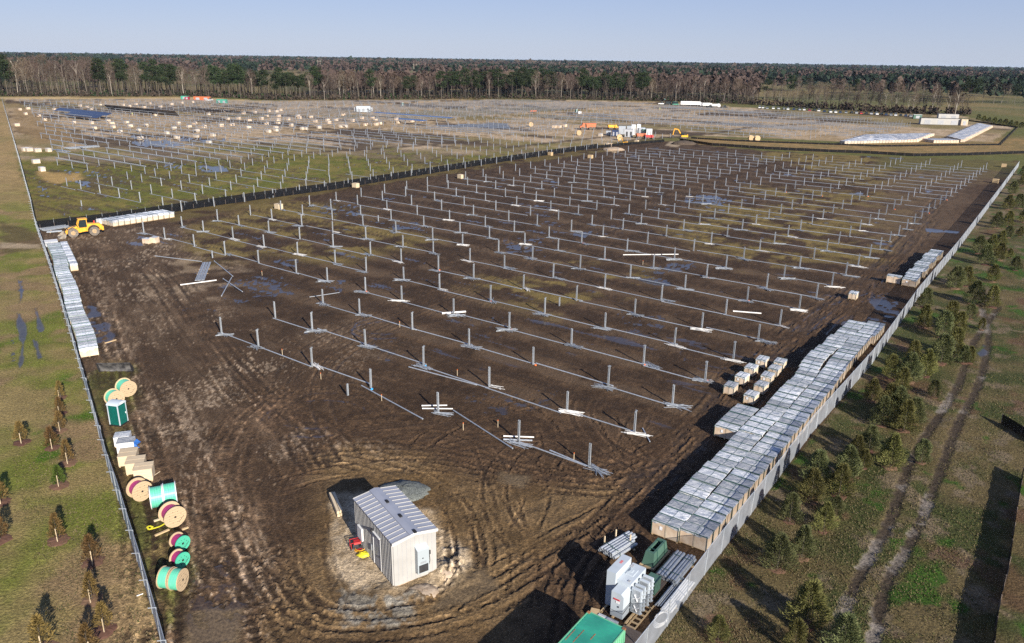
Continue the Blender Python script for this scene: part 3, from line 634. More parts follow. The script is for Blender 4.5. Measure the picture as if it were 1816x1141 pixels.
# ================================================================== PILES AND TORQUE TUBES
def pile_mesh(h, kind=0):
    b = MB(); w, d, t = .15, .14, .022       # H section, flanges across the row
    b.box(0, d / 2, -.1, w, t, h + .1); b.box(0, -d / 2, -.1, w, t, h + .1); b.box(0, 0, -.1, t, d - t - .004, h + .1)
    if kind == 1: b.box(.0, .0, h - .12, .30, .05, .16); b.box(.13, 0, h, .05, .20, .10)
    if kind == 2: b.box(0, 0, h, .30, .24, .03); b.box(-.1, 0, h + .03, .04, .22, .09); b.box(.1, 0, h + .03, .04, .22, .09)
    return b.mesh('steel_pile', 'galv')
PILE = {k: pile_mesh(2.2, k) for k in (0, 1, 2)}; PSHORT = pile_mesh(1.3, 0); PMID = pile_mesh(1.75, 0)
posts = []                       # (x, y, row index k, block, order in row, mesh)
def right_edge(k): return 54.0
for k in range(0, 33):
    for j, o in enumerate(OFF):
        a = o - (0.035 * max(0, k - 9) if j > 0 else 0)
        if k >= 31 and j < 3: continue
        posts.append((*lat(a, k), k, 'B', j))
    if k >= 3 and k <= 30:
        for j, o in enumerate(OFF):
            if k > 27 and j < (k - 27) * 2: continue
            posts.append((*lat(-60.9 + o, k), k, 'A', j))
# block beyond the silt fence
for k in range(5, 36):
    for j, o in enumerate(OFF):
        a = -128.3 + o
        posts.append((*lat(a, k + .12 + .004 * (k - 5) ** 1.2), k, 'C', j))
farposts = []
FIELD = S([(60, 205), (32, 181), (200, 181), (330, 181), (480, 184), (900, 181), (1160, 188), (1400, 202), (1640, 222), (1560, 240), (1420, 250), (1230, 236), (1180, 238), (1110, 247), (1000, 262), (900, 276), (560, 334), (440, 334), (215, 312), (85, 296)])
FIELDA = np.array(FIELD)
def inside(P, x, y):
    c = False; n = len(P)
    for i in range(n):
        x1, y1 = P[i]; x2, y2 = P[(i + 1) % n]
        if (y1 > y) != (y2 > y) and x < (x2 - x1) * (y - y1) / (y2 - y1) + x1: c = not c
    return c
HOLES = [S([(1000, 262), (1010, 222), (1180, 225), (1260, 240), (1200, 250)]), S([(1400, 196), (1400, 192), (1700, 205), (1700, 222), (1640, 222), (1560, 212)]), S([(1590, 208), (1760, 212), (1760, 260), (1470, 262), (1530, 240), (1600, 243), (1640, 235)]),
         S([(420, 252), (520, 240), (700, 226), (700, 223), (520, 236), (420, 248)])]
FAR_OFF = []
for n in range(0, 8):                                   # further tables to the west, paired like the near ones
    base = -187.2 - 126.3 * (n // 2) - (67.4 if n % 2 else 0)
    FAR_OFF.append((base, n))
for base, n in FAR_OFF:
    for k in range(5, 100):
        for j, o in enumerate(OFF):
            x, y = lat(base + o, k + .2)
            if inside(FIELD, x, y) and not any(inside(h, x, y) for h in HOLES): farposts.append((x, y, k, n, j))
for base in (-128.3, -60.9, 0.0, 67.4, 134.8, 202.0, -260):
    for k in range(34, 100):
        for j, o in enumerate(OFF):
            x, y = lat(base + o, k + .25)
            if base == -128.3 and k < 36: continue
            if base == -260: continue
            if inside(FIELD, x, y) and not any(inside(h, x, y) for h in HOLES): farposts.append((x, y, k, 'F', j))
nearp = [p for p in posts if not (p[3] == 'C' and not inside([lat(-150, 2), lat(-69, 2), lat(-69, 40), lat(-150, 40)], p[0], p[1]))]
nearp.sort(key=lambda p: math.hypot(p[0], p[1]))
IND = nearp[:300]; REST = [(p[0], p[1]) for p in nearp[300:]] + [(p[0], p[1]) for p in farposts]
BN = {'A': 'left-hand pile block', 'B': 'right-hand pile block', 'C': 'block beyond the silt fence'}
for (x, y, k, bl, j) in IND:
    rr = random.Random(int(k * 100 + j * 7 + ord(bl)))
    kind = rr.choice([0, 0, 1, 2] if k < 6 else [0, 0, 0, 1])
    o = bpy.data.objects.new('steel_pile', PILE[kind]); COL.objects.link(o)
    o.location = (x, y, 0); o.rotation_euler = (rr.uniform(-.012, .012), rr.uniform(-.012, .012), TH + math.pi / 2 + rr.uniform(-.05, .05)); o.scale = (1, 1, rr.uniform(.96, 1.04))
    k0 = {'B': 0, 'A': 3, 'C': 5}[bl]
    tag(o, f"steel pile, {ordn(j + 1)} from left, {ordn(k - k0 + 1)} row back, {BN[bl]}", 'steel pile', 'steel piles standing in rows across the site')
def h_stuff(points, h, name, label, w=.16, z0=-.05):
    P = np.array(points); n = len(P); hh = h * (1 + rng.uniform(-.04, .04, n)); c, s_ = math.cos(TH), math.sin(TH)
    base = np.array([(-w / 2, -w / 2), (w / 2, -w / 2), (w / 2, w / 2), (-w / 2, w / 2)]); base = base @ np.array([[c, s_], [-s_, c]])
    V = np.zeros((n, 8, 3)); V[:, :4, :2] = P[:, None, :] + base; V[:, 4:, :2] = P[:, None, :] + base; V[:, :4, 2] = z0; V[:, 4:, 2] = hh[:, None]
    f = np.array([(4, 5, 6, 7), (0, 1, 5, 4), (1, 2, 6, 5), (2, 3, 7, 6), (3, 0, 4, 7)]); F = (np.arange(n)[:, None, None] * 8 + f).reshape(-1, 4)
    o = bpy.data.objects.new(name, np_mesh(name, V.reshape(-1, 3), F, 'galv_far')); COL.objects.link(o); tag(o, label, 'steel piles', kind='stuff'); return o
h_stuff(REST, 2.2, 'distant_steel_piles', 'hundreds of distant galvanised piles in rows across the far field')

# loose torque tubes lying along the near rows
def tube_mesh(L, m='galv'):
    b = MB(); b.tube((0, 0, 0), (L, 0, 0), .066, 8); b.tube((L - .25, 0, 0), (L + .02, 0, 0), .078, 8); return b.mesh('torque_tube', m)
TM = {}
tubes = []
for blk, a0, kr in (('B', 0, range(0, 33)), ('A', -60.9, range(3, 31)), ('C', -128.3, range(5, 14))):
    for k in kr:
        rr = random.Random(k * 31 + ord(blk))
        for j in range(6):
            if blk == 'B' and k == 0 and j in (3, 4): continue
            if k > 7 and rr.random() < (.08 if k < 25 else .25): continue
            if blk == 'C' and rr.random() < .35: continue
            if k >= 31 and j < 3: continue
            a, b_ = a0 + OFF[j] + rr.uniform(-.2, .6), a0 + OFF[j + 1] - rr.uniform(-.6, .5)
            off = rr.uniform(-.05, .05) + rr.choice([-.03, .04])
            tubes.append((lat(a, k + off), lat(b_, k + off + rr.uniform(-.03, .03)), k, blk, j))
tubes.append((site(641, 685), site(749, 744), 0, 'B', 2)); tubes.append((site(804, 729), site(908, 796), 0, 'B', 3)); tubes.append((site(975, 800), site(1075, 842), 0, 'B', 7))
tubes.append((site(725, 652), site(845, 684), 1, 'B', 8))
tubes.sort(key=lambda t: math.hypot(*t[0]))
for (p, q, k, blk, j) in tubes[:300]:
    L = round(math.hypot(q[0] - p[0], q[1] - p[1]) * 2) / 2
    if L not in TM: TM[L] = tube_mesh(L)
    o = bpy.data.objects.new('torque_tube', TM[L]); COL.objects.link(o); o.location = (p[0], p[1], .07); o.rotation_euler = (0, 0, heading(p, q))
    k0 = {'B': 0, 'A': 3, 'C': 5}[blk]
    if j == 7: lb = 'galvanised tube running past the nearest corner pile to the row end, front row'
    elif j == 8: lb = 'second galvanised tube lying just in front of the second row of right-hand piles'
    else: lb = f"galvanised tube on mud right of the {ordn(j + 1)} pile, {ordn(k - k0 + 1)} row back, {BN[blk]}".replace('right-hand pile block', 'right-hand block').replace('left-hand pile block', 'left-hand block').replace('block beyond the silt fence', 'beyond silt fence')
    tag(o, lb, 'steel tube', 'torque tubes laid along the rows')
V = []; bb = MB()
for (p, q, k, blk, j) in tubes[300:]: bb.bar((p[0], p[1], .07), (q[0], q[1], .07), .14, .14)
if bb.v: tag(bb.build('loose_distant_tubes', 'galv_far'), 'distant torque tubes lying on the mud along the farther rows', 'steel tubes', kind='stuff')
# raised tubes and module rails on the finished rows of the far field
bb = MB(); seen = {}
for (x, y, k, n, j) in farposts: seen.setdefault((k, n if n != 'F' else ('F', round(lat_of(x, y)[0] / 67.4))), []).append((lat_of(x, y)[0], x, y))
for key, L in seen.items():
    L.sort()
    if len(L) < 2: continue
    (a0, x0, y0), (a1, x1, y1) = L[0], L[-1]; d = math.hypot(x0, y0)
    raised = not (isinstance(key[1], tuple) and random.random() < .45)
    z = 2.15 if raised else .1
    if not isinstance(key[1], tuple) and key[1] == 0 and key[0] > 20 and random.random() < .4: z = .1
    bb.bar((x0 - E1[0] * .8, y0 - E1[1] * .8, z), (x1 + E1[0] * .8, y1 + E1[1] * .8, z), .26, .2)
    if z > 1 and d < 520:
        step = 1.05 if d < 330 else 2.1; t = a0
        while t < a1:
            px, py = x0 + E1[0] * (t - a0), y0 + E1[1] * (t - a0)
            bb.bar((px - E2[0] * .45, py - E2[1] * .45, z + .12), (px + E2[0] * .45, py + E2[1] * .45, z + .12), .07, .07); t += step
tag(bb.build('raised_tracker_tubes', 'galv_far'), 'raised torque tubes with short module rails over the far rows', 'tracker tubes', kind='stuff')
# ================================================================== BRACKETS, LOOSE STEEL, STAKES
def brace_mesh(seed, n, L, fan, m):
    rr = random.Random(seed); b = MB()
    for i in range(n):
        a = rr.gauss(0, fan); l = L * rr.uniform(.7, 1.1); x, y = rr.uniform(-.25, .25), rr.uniform(-.28, .28); z = .05 + .035 * rr.randint(0, 4)
        c, s_ = math.cos(a) * l / 2, math.sin(a) * l / 2
        b.bar((x - c, y - s_, z), (x + c, y + s_, z + rr.uniform(-.02, .06)), .036, .035)
    return b.mesh('brace_bundle', m)
BR = [brace_mesh(i, 14 + i % 4, 2.3, .12 + .09 * (i % 4), 'galv' if i % 4 else 'white_tube') for i in range(8)]
BRW = [brace_mesh(20 + i, 5, 1.9, .14, 'white_tube') for i in range(3)]
cnt = 0
for (x, y, k, bl, j) in IND:
    if bl == 'C' or k > 17: continue
    rr = random.Random(int(k * 77 + j * 13 + ord(bl)))
    if rr.random() > (.85 if k < 10 else .5): continue
    wh = rr.random() < .07
    o = bpy.data.objects.new('brace_bundle', rr.choice(BRW if wh else BR)); COL.objects.link(o); cnt += 1
    o.location = (x + rr.uniform(-.6, .9), y + rr.uniform(-.75, -.15), .0); o.rotation_euler = (0, 0, TH + rr.gauss(0, .28)); s_ = rr.uniform(.85, 1.15); o.scale = (s_, s_, 1)
    k0 = {'B': 0, 'A': 3}[bl]
    tag(o, f"{'white' if wh else 'grey'} steel braces heaped at {ordn(j + 1)} pile of {ordn(k - k0 + 1)} row back, {BN[bl].replace(' pile block', ' block')}", 'brace bundle', 'bundles of loose braces at the feet of the piles')
orange = MB().blob((0, 0, .02), .16, 8, 3, .8, .3, True, 3).mesh('orange_bag', 'orange_mark')
blue = MB().blob((0, 0, .02), .17, 8, 3, .7, .3, True, 4).mesh('blue_bag', 'blue_mark')
for (x, y, k, bl, j) in IND:
    rr = random.Random(int(k * 51 + j * 17 + ord(bl)) + 5)
    if bl == 'B' and k > 1 and rr.random() < .16 or (k, bl, j) in ((2, 'B', 4), (3, 'B', 3)):
        o = bpy.data.objects.new('orange_bag', orange); COL.objects.link(o); o.location = (x + rr.uniform(.12, .3), y - .2, 0); o.rotation_euler = (0, 0, rr.uniform(0, 6)); o.scale = (1.2, .8, 1)
        tag(o, f"small orange hardware bag at foot of the {ordn(j + 1)} pile, {ordn(k + 1)} row, right-hand block", 'bag', 'orange hardware bags at pile feet')
for (u, v, t) in ((659, 691, 'fourth pile of the front row'), (754, 650, 'third pile of the second row')):
    x, y = site(u, v); o = bpy.data.objects.new('blue_bag', blue); COL.objects.link(o); o.location = (x, y, 0); tag(o, f"bright blue bag at the foot of the {t}", 'bag')
def loose(name, p, q, m, label, cat, r=.07, z=.08, sq=False):
    b = MB(); L = math.hypot(q[0] - p[0], q[1] - p[1])
    if sq: b.bar((0, 0, 0), (L, 0, 0), .16, .1)
    else: b.tube((0, 0, 0), (L, 0, 0), r, 8); b.tube((-.01, 0, 0), (.12, 0, 0), r * 1.12, 8)
    o = b.build(name, m); o.location = (*p, z); o.rotation_euler = (0, 0, heading(p, q)); return tag(o, label, cat)
loose('torque_tube', site(275, 455), site(358, 465), 'galv', 'grey tube lying level on the mud left of the tube rack', 'steel tube')
loose('white_tube', site(320, 506.5), site(384, 498), 'white_tube', 'thick white tube lying under the tube rack', 'steel tube', .09)
loose('torque_tube', site(380, 464), site(413, 491), 'galv', 'upper of two short tubes crossing right of the tube rack', 'steel tube')
loose('torque_tube', site(393, 526), site(411, 493), 'galv', 'short steep tube propped in the crossed pair by puddles', 'steel tube')
loose('torque_tube', site(396, 497), site(430, 520), 'galv', 'lower crossed tube pointing into the shiny puddles', 'steel tube', z=.22)
loose('white_tube', site(1105, 453), site(1203, 452), 'white_tube', 'long white tube lying level across the middle rows', 'steel tube', .075)
loose('torque_tube', site(1139.5, 761), site(1152.5, 785), 'galv', 'single dark angle bar lying on mud beside the nearest corner', 'steel bar', .05)
loose('white_tube', site(748, 721), site(793, 720.3), 'white_tube', 'white tube crossing behind the fifth pile of the front row', 'steel tube', .065)
loose('white_tube', site(749, 726), site(803, 726.5), 'white_tube', 'paler white tube in front at the fifth front-row pile', 'steel tube', .06)
loose('white_tube', site(893, 775), site(947, 777), 'white_tube', 'white tube crossing at the sixth pile of the front row', 'steel tube', .065)
loose('white_tube', site(893, 781), site(944, 783), 'galv', 'grey tube beside a white one at the sixth front-row pile', 'steel tube', .08)
loose('white_tube', site(1300, 553), site(1350, 557), 'white_tube', 'long pale tube by the last pile beside wet wheel ruts', 'steel tube', .09)
loose('white_tube', site(784, 557), site(826, 554), 'white_tube', 'bright white tube at the third pile of the fourth row', 'steel tube', .13)
loose('brace_bar', site(549, 528), site(602, 520), 'galv', 'angle bar pointing right from a pile near the centre lane', 'steel bar', .05)
loose('plank', site(186, 610), site(206, 604), 'wood', 'single board floating at the edge of the dark puddle', 'plank', sq=True)
# tube rack: galvanised channels on a cross bar
rk = empty('channel_rack', *site(361, 482)); tag(rk, 'bundle of blue-grey steel channels lying side by side near the west rows', 'steel bundle')
p, q = site(355, 498), site(368, 466); hd = heading(p, q); rk.rotation_euler = (0, 0, hd)
for i in range(7):
    b = MB(); L = math.hypot(q[0] - p[0], q[1] - p[1]); b.bar((-L / 2, (i - 3) * .2, .12), (L / 2, (i - 3) * .2 + random.uniform(-.05, .05), .12), .12, .12); b.build('channel', 'galv', rk)
for i in (-1, 1): b = MB(); b.box(i * 1.4, 0, 0, .12, 1.7, .06); b.build('bearer', 'wood', rk)
def channel_stack(u0, v0, u1, v1, w, rows, label):
    p, q = site(u0, v0), site(u1, v1); e = empty('channel_stack', (p[0] + q[0]) / 2, (p[1] + q[1]) / 2, 0, heading(p, q)); tag(e, label, 'steel stack'); L = math.hypot(q[0] - p[0], q[1] - p[1]); n = int(w / .3)
    for i in range(n):
        b = MB()
        for r_i in range(rows): o_ = random.uniform(-.3, .3); b.bar((-L / 2 + o_, (i - n / 2) * .3, .18 + r_i * .14), (L / 2 + o_, (i - n / 2) * .3 + random.uniform(-.08, .08), .18 + r_i * .14), .2, .1)
        b.build('channel', 'galv', e)
    for t in (-.3, .3): b = MB(); b.box(t * L, 0, 0, .14, w, .11); b.build('bearer', 'wood', e)
channel_stack(74, 409.5, 116, 402.5, 3.2, 2, 'stack of grey steel channels on the ground left of the yellow loader')
channel_stack(84, 413, 110, 411, 1.2, 1, 'low grey channels lying in front of the stack by the loader')
channel_stack(118, 265, 172, 261, 4.0, 3, 'long grey channel stack in the far field right of the white pallets')
channel_stack(98, 266, 122, 270, 2.0, 1, 'darker low channels left of the long far channel stack')
# survey stakes
stake_m = MB(); stake_m.box(0, 0, -.1, .045, .04, .85); STK = stake_m.mesh('survey_stake', 'wood_pale')
tip_m = MB(); tip_m.box(0, 0, .66, .05, .045, .10); TIP = tip_m.mesh('painted_tip', 'orange_mark')
STX = [(569.4, 673, 'left of the second front-row tube'), (677, 712, 'in front of the loose tube near the front centre'), (821.6, 763, 'below the fifth front-row pile'), (883, 758, 'just left of the sixth front-row pile'), (811, 667, 'beside the fourth pile of the second row'), (709, 580, 'between second and third rows at the left'),
       (501, 630, 'left of the third pile of the front row'), (1017.7, 817, 'between the last two piles of the front row'), (648, 610, 'close behind the second row, left side'), (465, 489, 'beside the puddled loop track at upper left'), (1140, 470, 'near the long white tube in the middle rows')]
for (u, v, t) in STX:
    x, y = site(u, v); e = empty('survey_stake', x, y, 0, random.uniform(0, 3)); tag(e, f"thin wooden survey stake {t}", 'stake', 'wooden survey stakes in the yard')
    for nm, me in (('post', STK), ('painted_tip', TIP)): o = bpy.data.objects.new(nm, me); COL.objects.link(o); o.parent = e
for (u, v, t) in ((617, 701.8, 'left of the nearest loose tube in front of the rows'), (992, 543, 'standing alone in front of the fifth row'), (377, 458, 'at the end of the short tube near the west edge'), (145, 366, 'beyond the silt fence near the yellow loader'), (671, 393, 'in the upper left block beside the lane')):
    x, y = site(u, v); o = bpy.data.objects.new('steel_pile', PSHORT); COL.objects.link(o); o.location = (x, y, 0); o.rotation_euler = (0, 0, TH)
    tag(o, f"short cut-off galvanised pile {t}", 'steel pile')

# ================================================================== FENCES
def poly_len(P):
    out = [0]
    for a, b in zip(P, P[1:]): out.append(out[-1] + math.hypot(b[0] - a[0], b[1] - a[1]))
    return out
def along(P, Ls, s):
    for i in range(len(Ls) - 1):
        if s <= Ls[i + 1] or i == len(Ls) - 2:
            t = (s - Ls[i]) / max(Ls[i + 1] - Ls[i], 1e-6); a, b = P[i], P[i + 1]
            return (a[0] + (b[0] - a[0]) * t, a[1] + (b[1] - a[1]) * t), heading(a, b)
def fence(name, P, h, spacing, panel_mat, post_mat, label, cat, post_r=.035, arm=None, lean=.03, rail=True, limit=100, wob=0.0, post_h=None, back=False, group=None):
    root = empty(name, *P[0]); tag(root, label, cat, group); ox, oy = P[0]; Ls = poly_len(P); T = Ls[-1]; n = int(T / spacing)
    # mesh: one long sheet with a slight belly between posts
    pb = MB(); N = max(2, int(T / (spacing / 3))); vs = []; fs = []; rr = random.Random(5)
    for i in range(N + 1):
        (x, y), hd = along(P, Ls, T * i / N); dx, dy = -math.sin(hd), math.cos(hd); w1, w2 = rr.uniform(-wob, wob), rr.uniform(-wob, wob)
        vs += [(x - ox + dx * w1, y - oy + dy * w1, .0 - .03), (x - ox + dx * w2 * .8, y - oy + dy * w2 * .8, h * .5), (x - ox, y - oy, h + rr.uniform(-wob, wob) * .5)]
    for i in range(N): fs += [(3 * i, 3 * i + 3, 3 * i + 4, 3 * i + 1), (3 * i + 1, 3 * i + 4, 3 * i + 5, 3 * i + 2)]
    pb.add(vs, fs); pb.build('fence_mesh', panel_mat, root)
    if rail:
        rb = MB()
        for a, b in zip(P, P[1:]): rb.tube((a[0] - ox, a[1] - oy, h), (b[0] - ox, b[1] - oy, h), .022, 5)
        rb.build('top_rail', 'galv', root)
    pm = MB(); ph = post_h or h + .05; pm.tube((0, 0, -.1), (0, 0, ph), post_r, 6)
    if arm: pm.tube((0, 0, ph), (0, arm, ph + .12), .028, 5)
    me = pm.mesh('post', post_mat)
    pts = []
    for i in range(n + 1):
        (x, y), hd = along(P, Ls, i * spacing); pts.append((math.hypot(x, y), x - ox, y - oy, hd))
    pts.sort()
    for d, x, y, hd in pts[:limit]:
        o = bpy.data.objects.new('post', me); COL.objects.link(o); o.parent = root; o.location = (x, y, 0); o.rotation_euler = (rr.uniform(-lean, lean), rr.uniform(-lean, lean), hd)
    if len(pts) > limit:
        b = MB()
        for d, x, y, hd in pts[limit:]: b.tube((x, y, -.1), (x, y, ph), post_r, 4)
        o = b.build('distant_posts', post_mat, root); o['kind'] = 'stuff'
    return root
LFP = [(302, 1200), (286, 1141), (257, 1040), (244.7, 1000), (215, 902), (196, 848), (172, 760), (154, 697), (132, 619.5), (112, 551), (90, 479), (64, 404), (56, 365), (49, 340), (36, 291), (24.5, 250), (17, 225), (4, 179)]
fence('chain_link_fence', S(LFP), 2.4, 3.0, 'chainlink_left', 'galv', 'sky-tinted blue-grey chain-link fence with outward arms along the left side of the yard', 'fence', arm=.42)
RFP = [(1100, 1220), (1161, 1141), (1264, 1000), (1380, 850), (1437, 772), (1498, 702), (1544, 649), (1625, 533), (1700, 441), (1768, 349), (1806, 296)]
fence('screened_fence', S(RFP), 1.95, 3.0, 'chainlink', 'galv', 'pale mesh-screened chain-link fence along the right side behind the pallet rows', 'fence', post_r=.04)
SF1 = [(72, 408), (120, 401), (200, 391), (313, 375.5), (330, 372.5), (440, 357), (600, 335), (740, 312), (870, 290.5), (1000, 271), (1060, 263), (1110, 257.5), (1178, 252)]
fence('silt_fence', S(SF1), 1.05, 2.6, 'silt_fabric', 'wood_old', 'long black silt fence dividing the muddy yard from the green field', 'silt fence', rail=False, wob=.10, post_r=.03)
P2 = S([(66, 404), (200, 388), (330, 369), (440, 352.5), (600, 331), (740, 308.5), (870, 287.5), (1000, 268.5), (1060, 261)])
fence('super_silt_fence', P2, 1.25, 3.0, 'silt_fabric', 'galv', 'second taller black fabric fence on steel posts just behind the silt fence', 'silt fence', rail=False, wob=.06, post_h=1.45)
fence('silt_fence', S([(1205, 250), (1262, 258.5), (1356, 265), (1440, 269), (1534, 272.5), (1620, 277.5), (1712, 276), (1816, 272.5), (1900, 271)]), 1.1, 3.0, 'silt_fabric', 'wood_old', 'black silt fence along the far end of the yard below the straw strip', 'silt fence', rail=False, wob=.1)
fence('silt_fence', S([(1225, 246), (1290, 250), (1356, 253), (1483, 257.5), (1559, 260.5), (1661, 259), (1752, 258), (1774, 258), (1805, 227), (1719, 215), (1680, 212)]), .7, 3.0, 'silt_fabric', 'wood_old', 'black silt fence enclosing the pallet stacks by the white site office', 'silt fence', rail=False, wob=.1)
PR = [site(1816.5, 830, 1.0), site(1803, 912, 1.0), site(1792, 993.5, 1.0), site(1773, 1070, 1.0), site(1765, 1141, 1.0), site(1750, 1240, 1.0)]
fence('silt_fence', PR, 1.0, 2.5, 'silt_fabric', 'wood_old', 'black silt fence in the grass at the bottom right corner', 'silt fence', rail=False, wob=.08)
fence('silt_fence', [site(1779, 735, 1.0), site(1816, 757, 1.0), site(1850, 778, 1.0)], 1.0, 2.5, 'silt_fabric', 'wood_old', 'short end of black silt fence at the right edge above the tracks', 'silt fence', rail=False, wob=.05)
# diagonal braces lying against the silt fence
for i, (u, v, u2, v2) in enumerate([(646, 317, 656, 325), (813, 291, 823, 299), (838, 287, 848, 295), (937, 275, 945, 281), (962, 271, 970, 277), (720, 306, 726, 312)]):
    loose('torque_tube', site(u, v, .9), site(u2, v2), 'galv', f"{ordn(i + 1)} nearest-to-far slanting brace leaning on the long silt fence" , 'steel brace', .05, .4).rotation_euler.y = .35
# ================================================================== PALLETS OF MODULES
FO = np.array(site(1161, 1141)); _d = np.array(site(1498.3, 702.3)) - FO; FE = _d / np.hypot(*_d); FN = np.array([FE[1], -FE[0]]); FA = math.atan2(FE[1], FE[0])
def fpt(s, n, o=FO, e=FE, nn=FN): p = o + e * s + nn * n; return float(p[0]), float(p[1])
def pallet_parts(lx, ly, h, seed, capdrop=.16, film='film'):
    """origin at the centre of the footprint; lx across the row, ly along it"""
    rr = random.Random(seed); P = {}
    b = MB()
    for i in (-1, 0, 1): b.box(i * (lx / 2 - .07), 0, .0, .10, ly - .02, .09)
    for i in range(5): b.box(0, -ly / 2 + .06 + i * (ly - .12) / 4, .09, lx, .10, .025)
    P['pallet_base'] = (b, 'wood')
    b = MB(); b.box(0, 0, .12, lx - .05, ly - .05, h - .14); P['carton'] = (b, 'carton')
    b = MB(); nx, ny = 7, 5; vs = []; fs = []
    for j in range(ny + 1):
        for i in range(nx + 1):
            ex = min(i, nx - i) == 0; ey = min(j, ny - j) == 0
            vs.append(((i / nx - .5) * lx + rr.uniform(-.01, .01), (j / ny - .5) * ly + rr.uniform(-.01, .01), h + (0 if ex or ey else rr.uniform(.0, .045))))
    for j in range(ny):
        for i in range(nx): a = j * (nx + 1) + i; fs.append((a, a + 1, a + nx + 2, a + nx + 1))
    rim = [i for i in range(nx + 1)] + [(j + 1) * (nx + 1) - 1 for j in range(1, ny + 1)] + [ny * (nx + 1) + i for i in range(nx - 1, -1, -1)] + [j * (nx + 1) for j in range(ny - 1, 0, -1)]
    n0 = len(vs)
    for r_i in rim:
        x, y, z = vs[r_i]; vs.append((x * 1.004, y * 1.004, h - capdrop * rr.uniform(.4, 1.6)))
    for k in range(len(rim)): fs.append((rim[k], n0 + k, n0 + (k + 1) % len(rim), rim[(k + 1) % len(rim)]))
    b.add(vs, [f[::-1] if len(f) == 4 and f[0] in rim and f[1] >= n0 and False else f for f in fs]); P['stretch_film'] = (b, film)
    for t in (-.25, .25):
        b = MB(); s_ = -1 if t < 0 else 1; y = s_ * (ly / 2 + .003)
        b.box(0, y, h - .03, lx + .02, .03, .05); b.box(lx * .5 + .004, y, .1, .02, .03, h - .13); b.box(-lx * .5 - .004, y, .1, .02, .03, h - .13)
        if t > 0: b.box(lx * .04, 0, h + .038, .014, ly - .04, .01); b.box(lx * .04, -ly / 2 - .02, .1, .014, .01, h - .14)
        P['strap' + ('' if t < 0 else '.')] = (b, 'strap_green')
    return P
def make_pallet(lx, ly, h, seed, extra=None, film='film'):
    root = empty('module_pallet', 0, 0)
    for nm, (b, m) in pallet_parts(lx, ly, h, seed, .16 if film == 'film' else .4, film).items(): b.build(nm.rstrip('.'), m if not (film != 'film' and nm == 'carton') else 'carton_white', root)
    if extra: b = MB(); b.box(-lx * .15, -ly / 2 - .004, h * .5, .22, .01, .28); b.build('paper_label', 'label_white', root)
    return root
PROTO = [make_pallet(2.03, 1.085, 1.2, i, i == 2) for i in range(5)]
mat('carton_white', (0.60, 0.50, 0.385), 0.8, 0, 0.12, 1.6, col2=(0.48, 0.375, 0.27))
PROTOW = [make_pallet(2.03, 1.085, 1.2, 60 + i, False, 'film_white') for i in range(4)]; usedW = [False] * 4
used = [False] * 5
SMALLP = [make_pallet(1.08, 1.5, .98, 40 + i, i == 1) for i in range(2)]; usedS = [False, False]
def put(protos, flags, x, y, rz, label, group, i=None, sc=None):
    i = random.randrange(len(protos)) if i is None else i
    if not flags[i]: o = protos[i]; flags[i] = True
    else: o = copy_tree(protos[i])
    o.location = (x, y, 0); o.rotation_euler = (0, 0, rz)
    if sc: o.scale = sc
    tag(o, label, 'pallet', group); return o
RZ = FA - math.pi / 2
random.seed(11)
for c, (s0, n) in enumerate(((10.15, 49), (9.95, 48))):
    s = s0 + .56
    for i in range(n):
        nn = (-2.02 if c == 0 else -4.10)
        if c == 1: nn -= .10 * (1 if i % 9 > 3 else 0) + (.55 if 28 < i < 42 else 0) * min(1, (i - 28) / 5) * (1 if i < 38 else .5)
        else: nn -= (.35 if 28 < i < 44 else 0) * min(1, (i - 28) / 6)
        nn += random.uniform(-.04, .04)
        x, y = fpt(s, nn); nm = 'fence-side' if c == 0 else 'yard-side'
        put(PROTO, used, x, y, RZ + random.uniform(-.015, .015), f"film-topped carton pallet, {ordn(i + 1)} from the near end, {nm} line of the long double row", 'pallets in the long double row by the right fence', sc=(1, 1, random.uniform(.95, 1.03)))
        s += 1.18 + (.12 if i % 11 == 3 else 0)
        if s > 68: break
s = 27.45 + .56
for i in range(5):
    x, y = fpt(s, -6.35); put(PROTO, used, x, y, RZ, f"film-topped pallet, {ordn(i + 1)} from near end of the short third line beside the double row", 'pallets in the short third line'); s += 1.18
s = 93.9 + .56
for i in range(21):
    x, y = fpt(s, -2.55 - (.25 if i % 6 > 2 else 0) + .012 * i); put(PROTO, used, x, y, RZ + random.uniform(-.02, .02), f"film-topped pallet, {ordn(i + 1)} from near end of the farther single row by right fence", 'pallets in the farther row by the right fence'); s += 1.2
x, y = fpt(94.9, -4.85); put(PROTO, used, x, y, RZ, 'carton pallet standing left of the near end of the farther pallet row', 'pallets in the farther row by the right fence', 0)
x, y = fpt(81.8, -7.85); put(SMALLP, usedS, x, y, RZ, 'single small carton pallet alone on the wheel ruts', None, 0)
for (s, n, i) in ((37.2, -9.75, 0), (40.4, -9.72, 1), (43.4, -9.8, 0), (46.6, -9.65, 1)):
    x, y = fpt(s + .75, n); put(SMALLP, usedS, x, y, RZ + random.uniform(-.05, .05), f"small carton pallet, {ordn(int((s - 37) / 3 + 1))} from near in the outer line of nine loose pallets", 'loose small pallets', i)
for q, (s, n, i) in enumerate(((36.2, -7.25, 1), (39.3, -7.3, 0), (42.2, -7.6, 1), (44.7, -7.65, 0), (47.1, -7.8, 1))):
    x, y = fpt(s + .75, n); put(SMALLP, usedS, x, y, RZ + random.uniform(-.05, .05), f"small carton pallet, {ordn(q + 1)} from near in the inner line of nine loose pallets", 'loose small pallets', i)
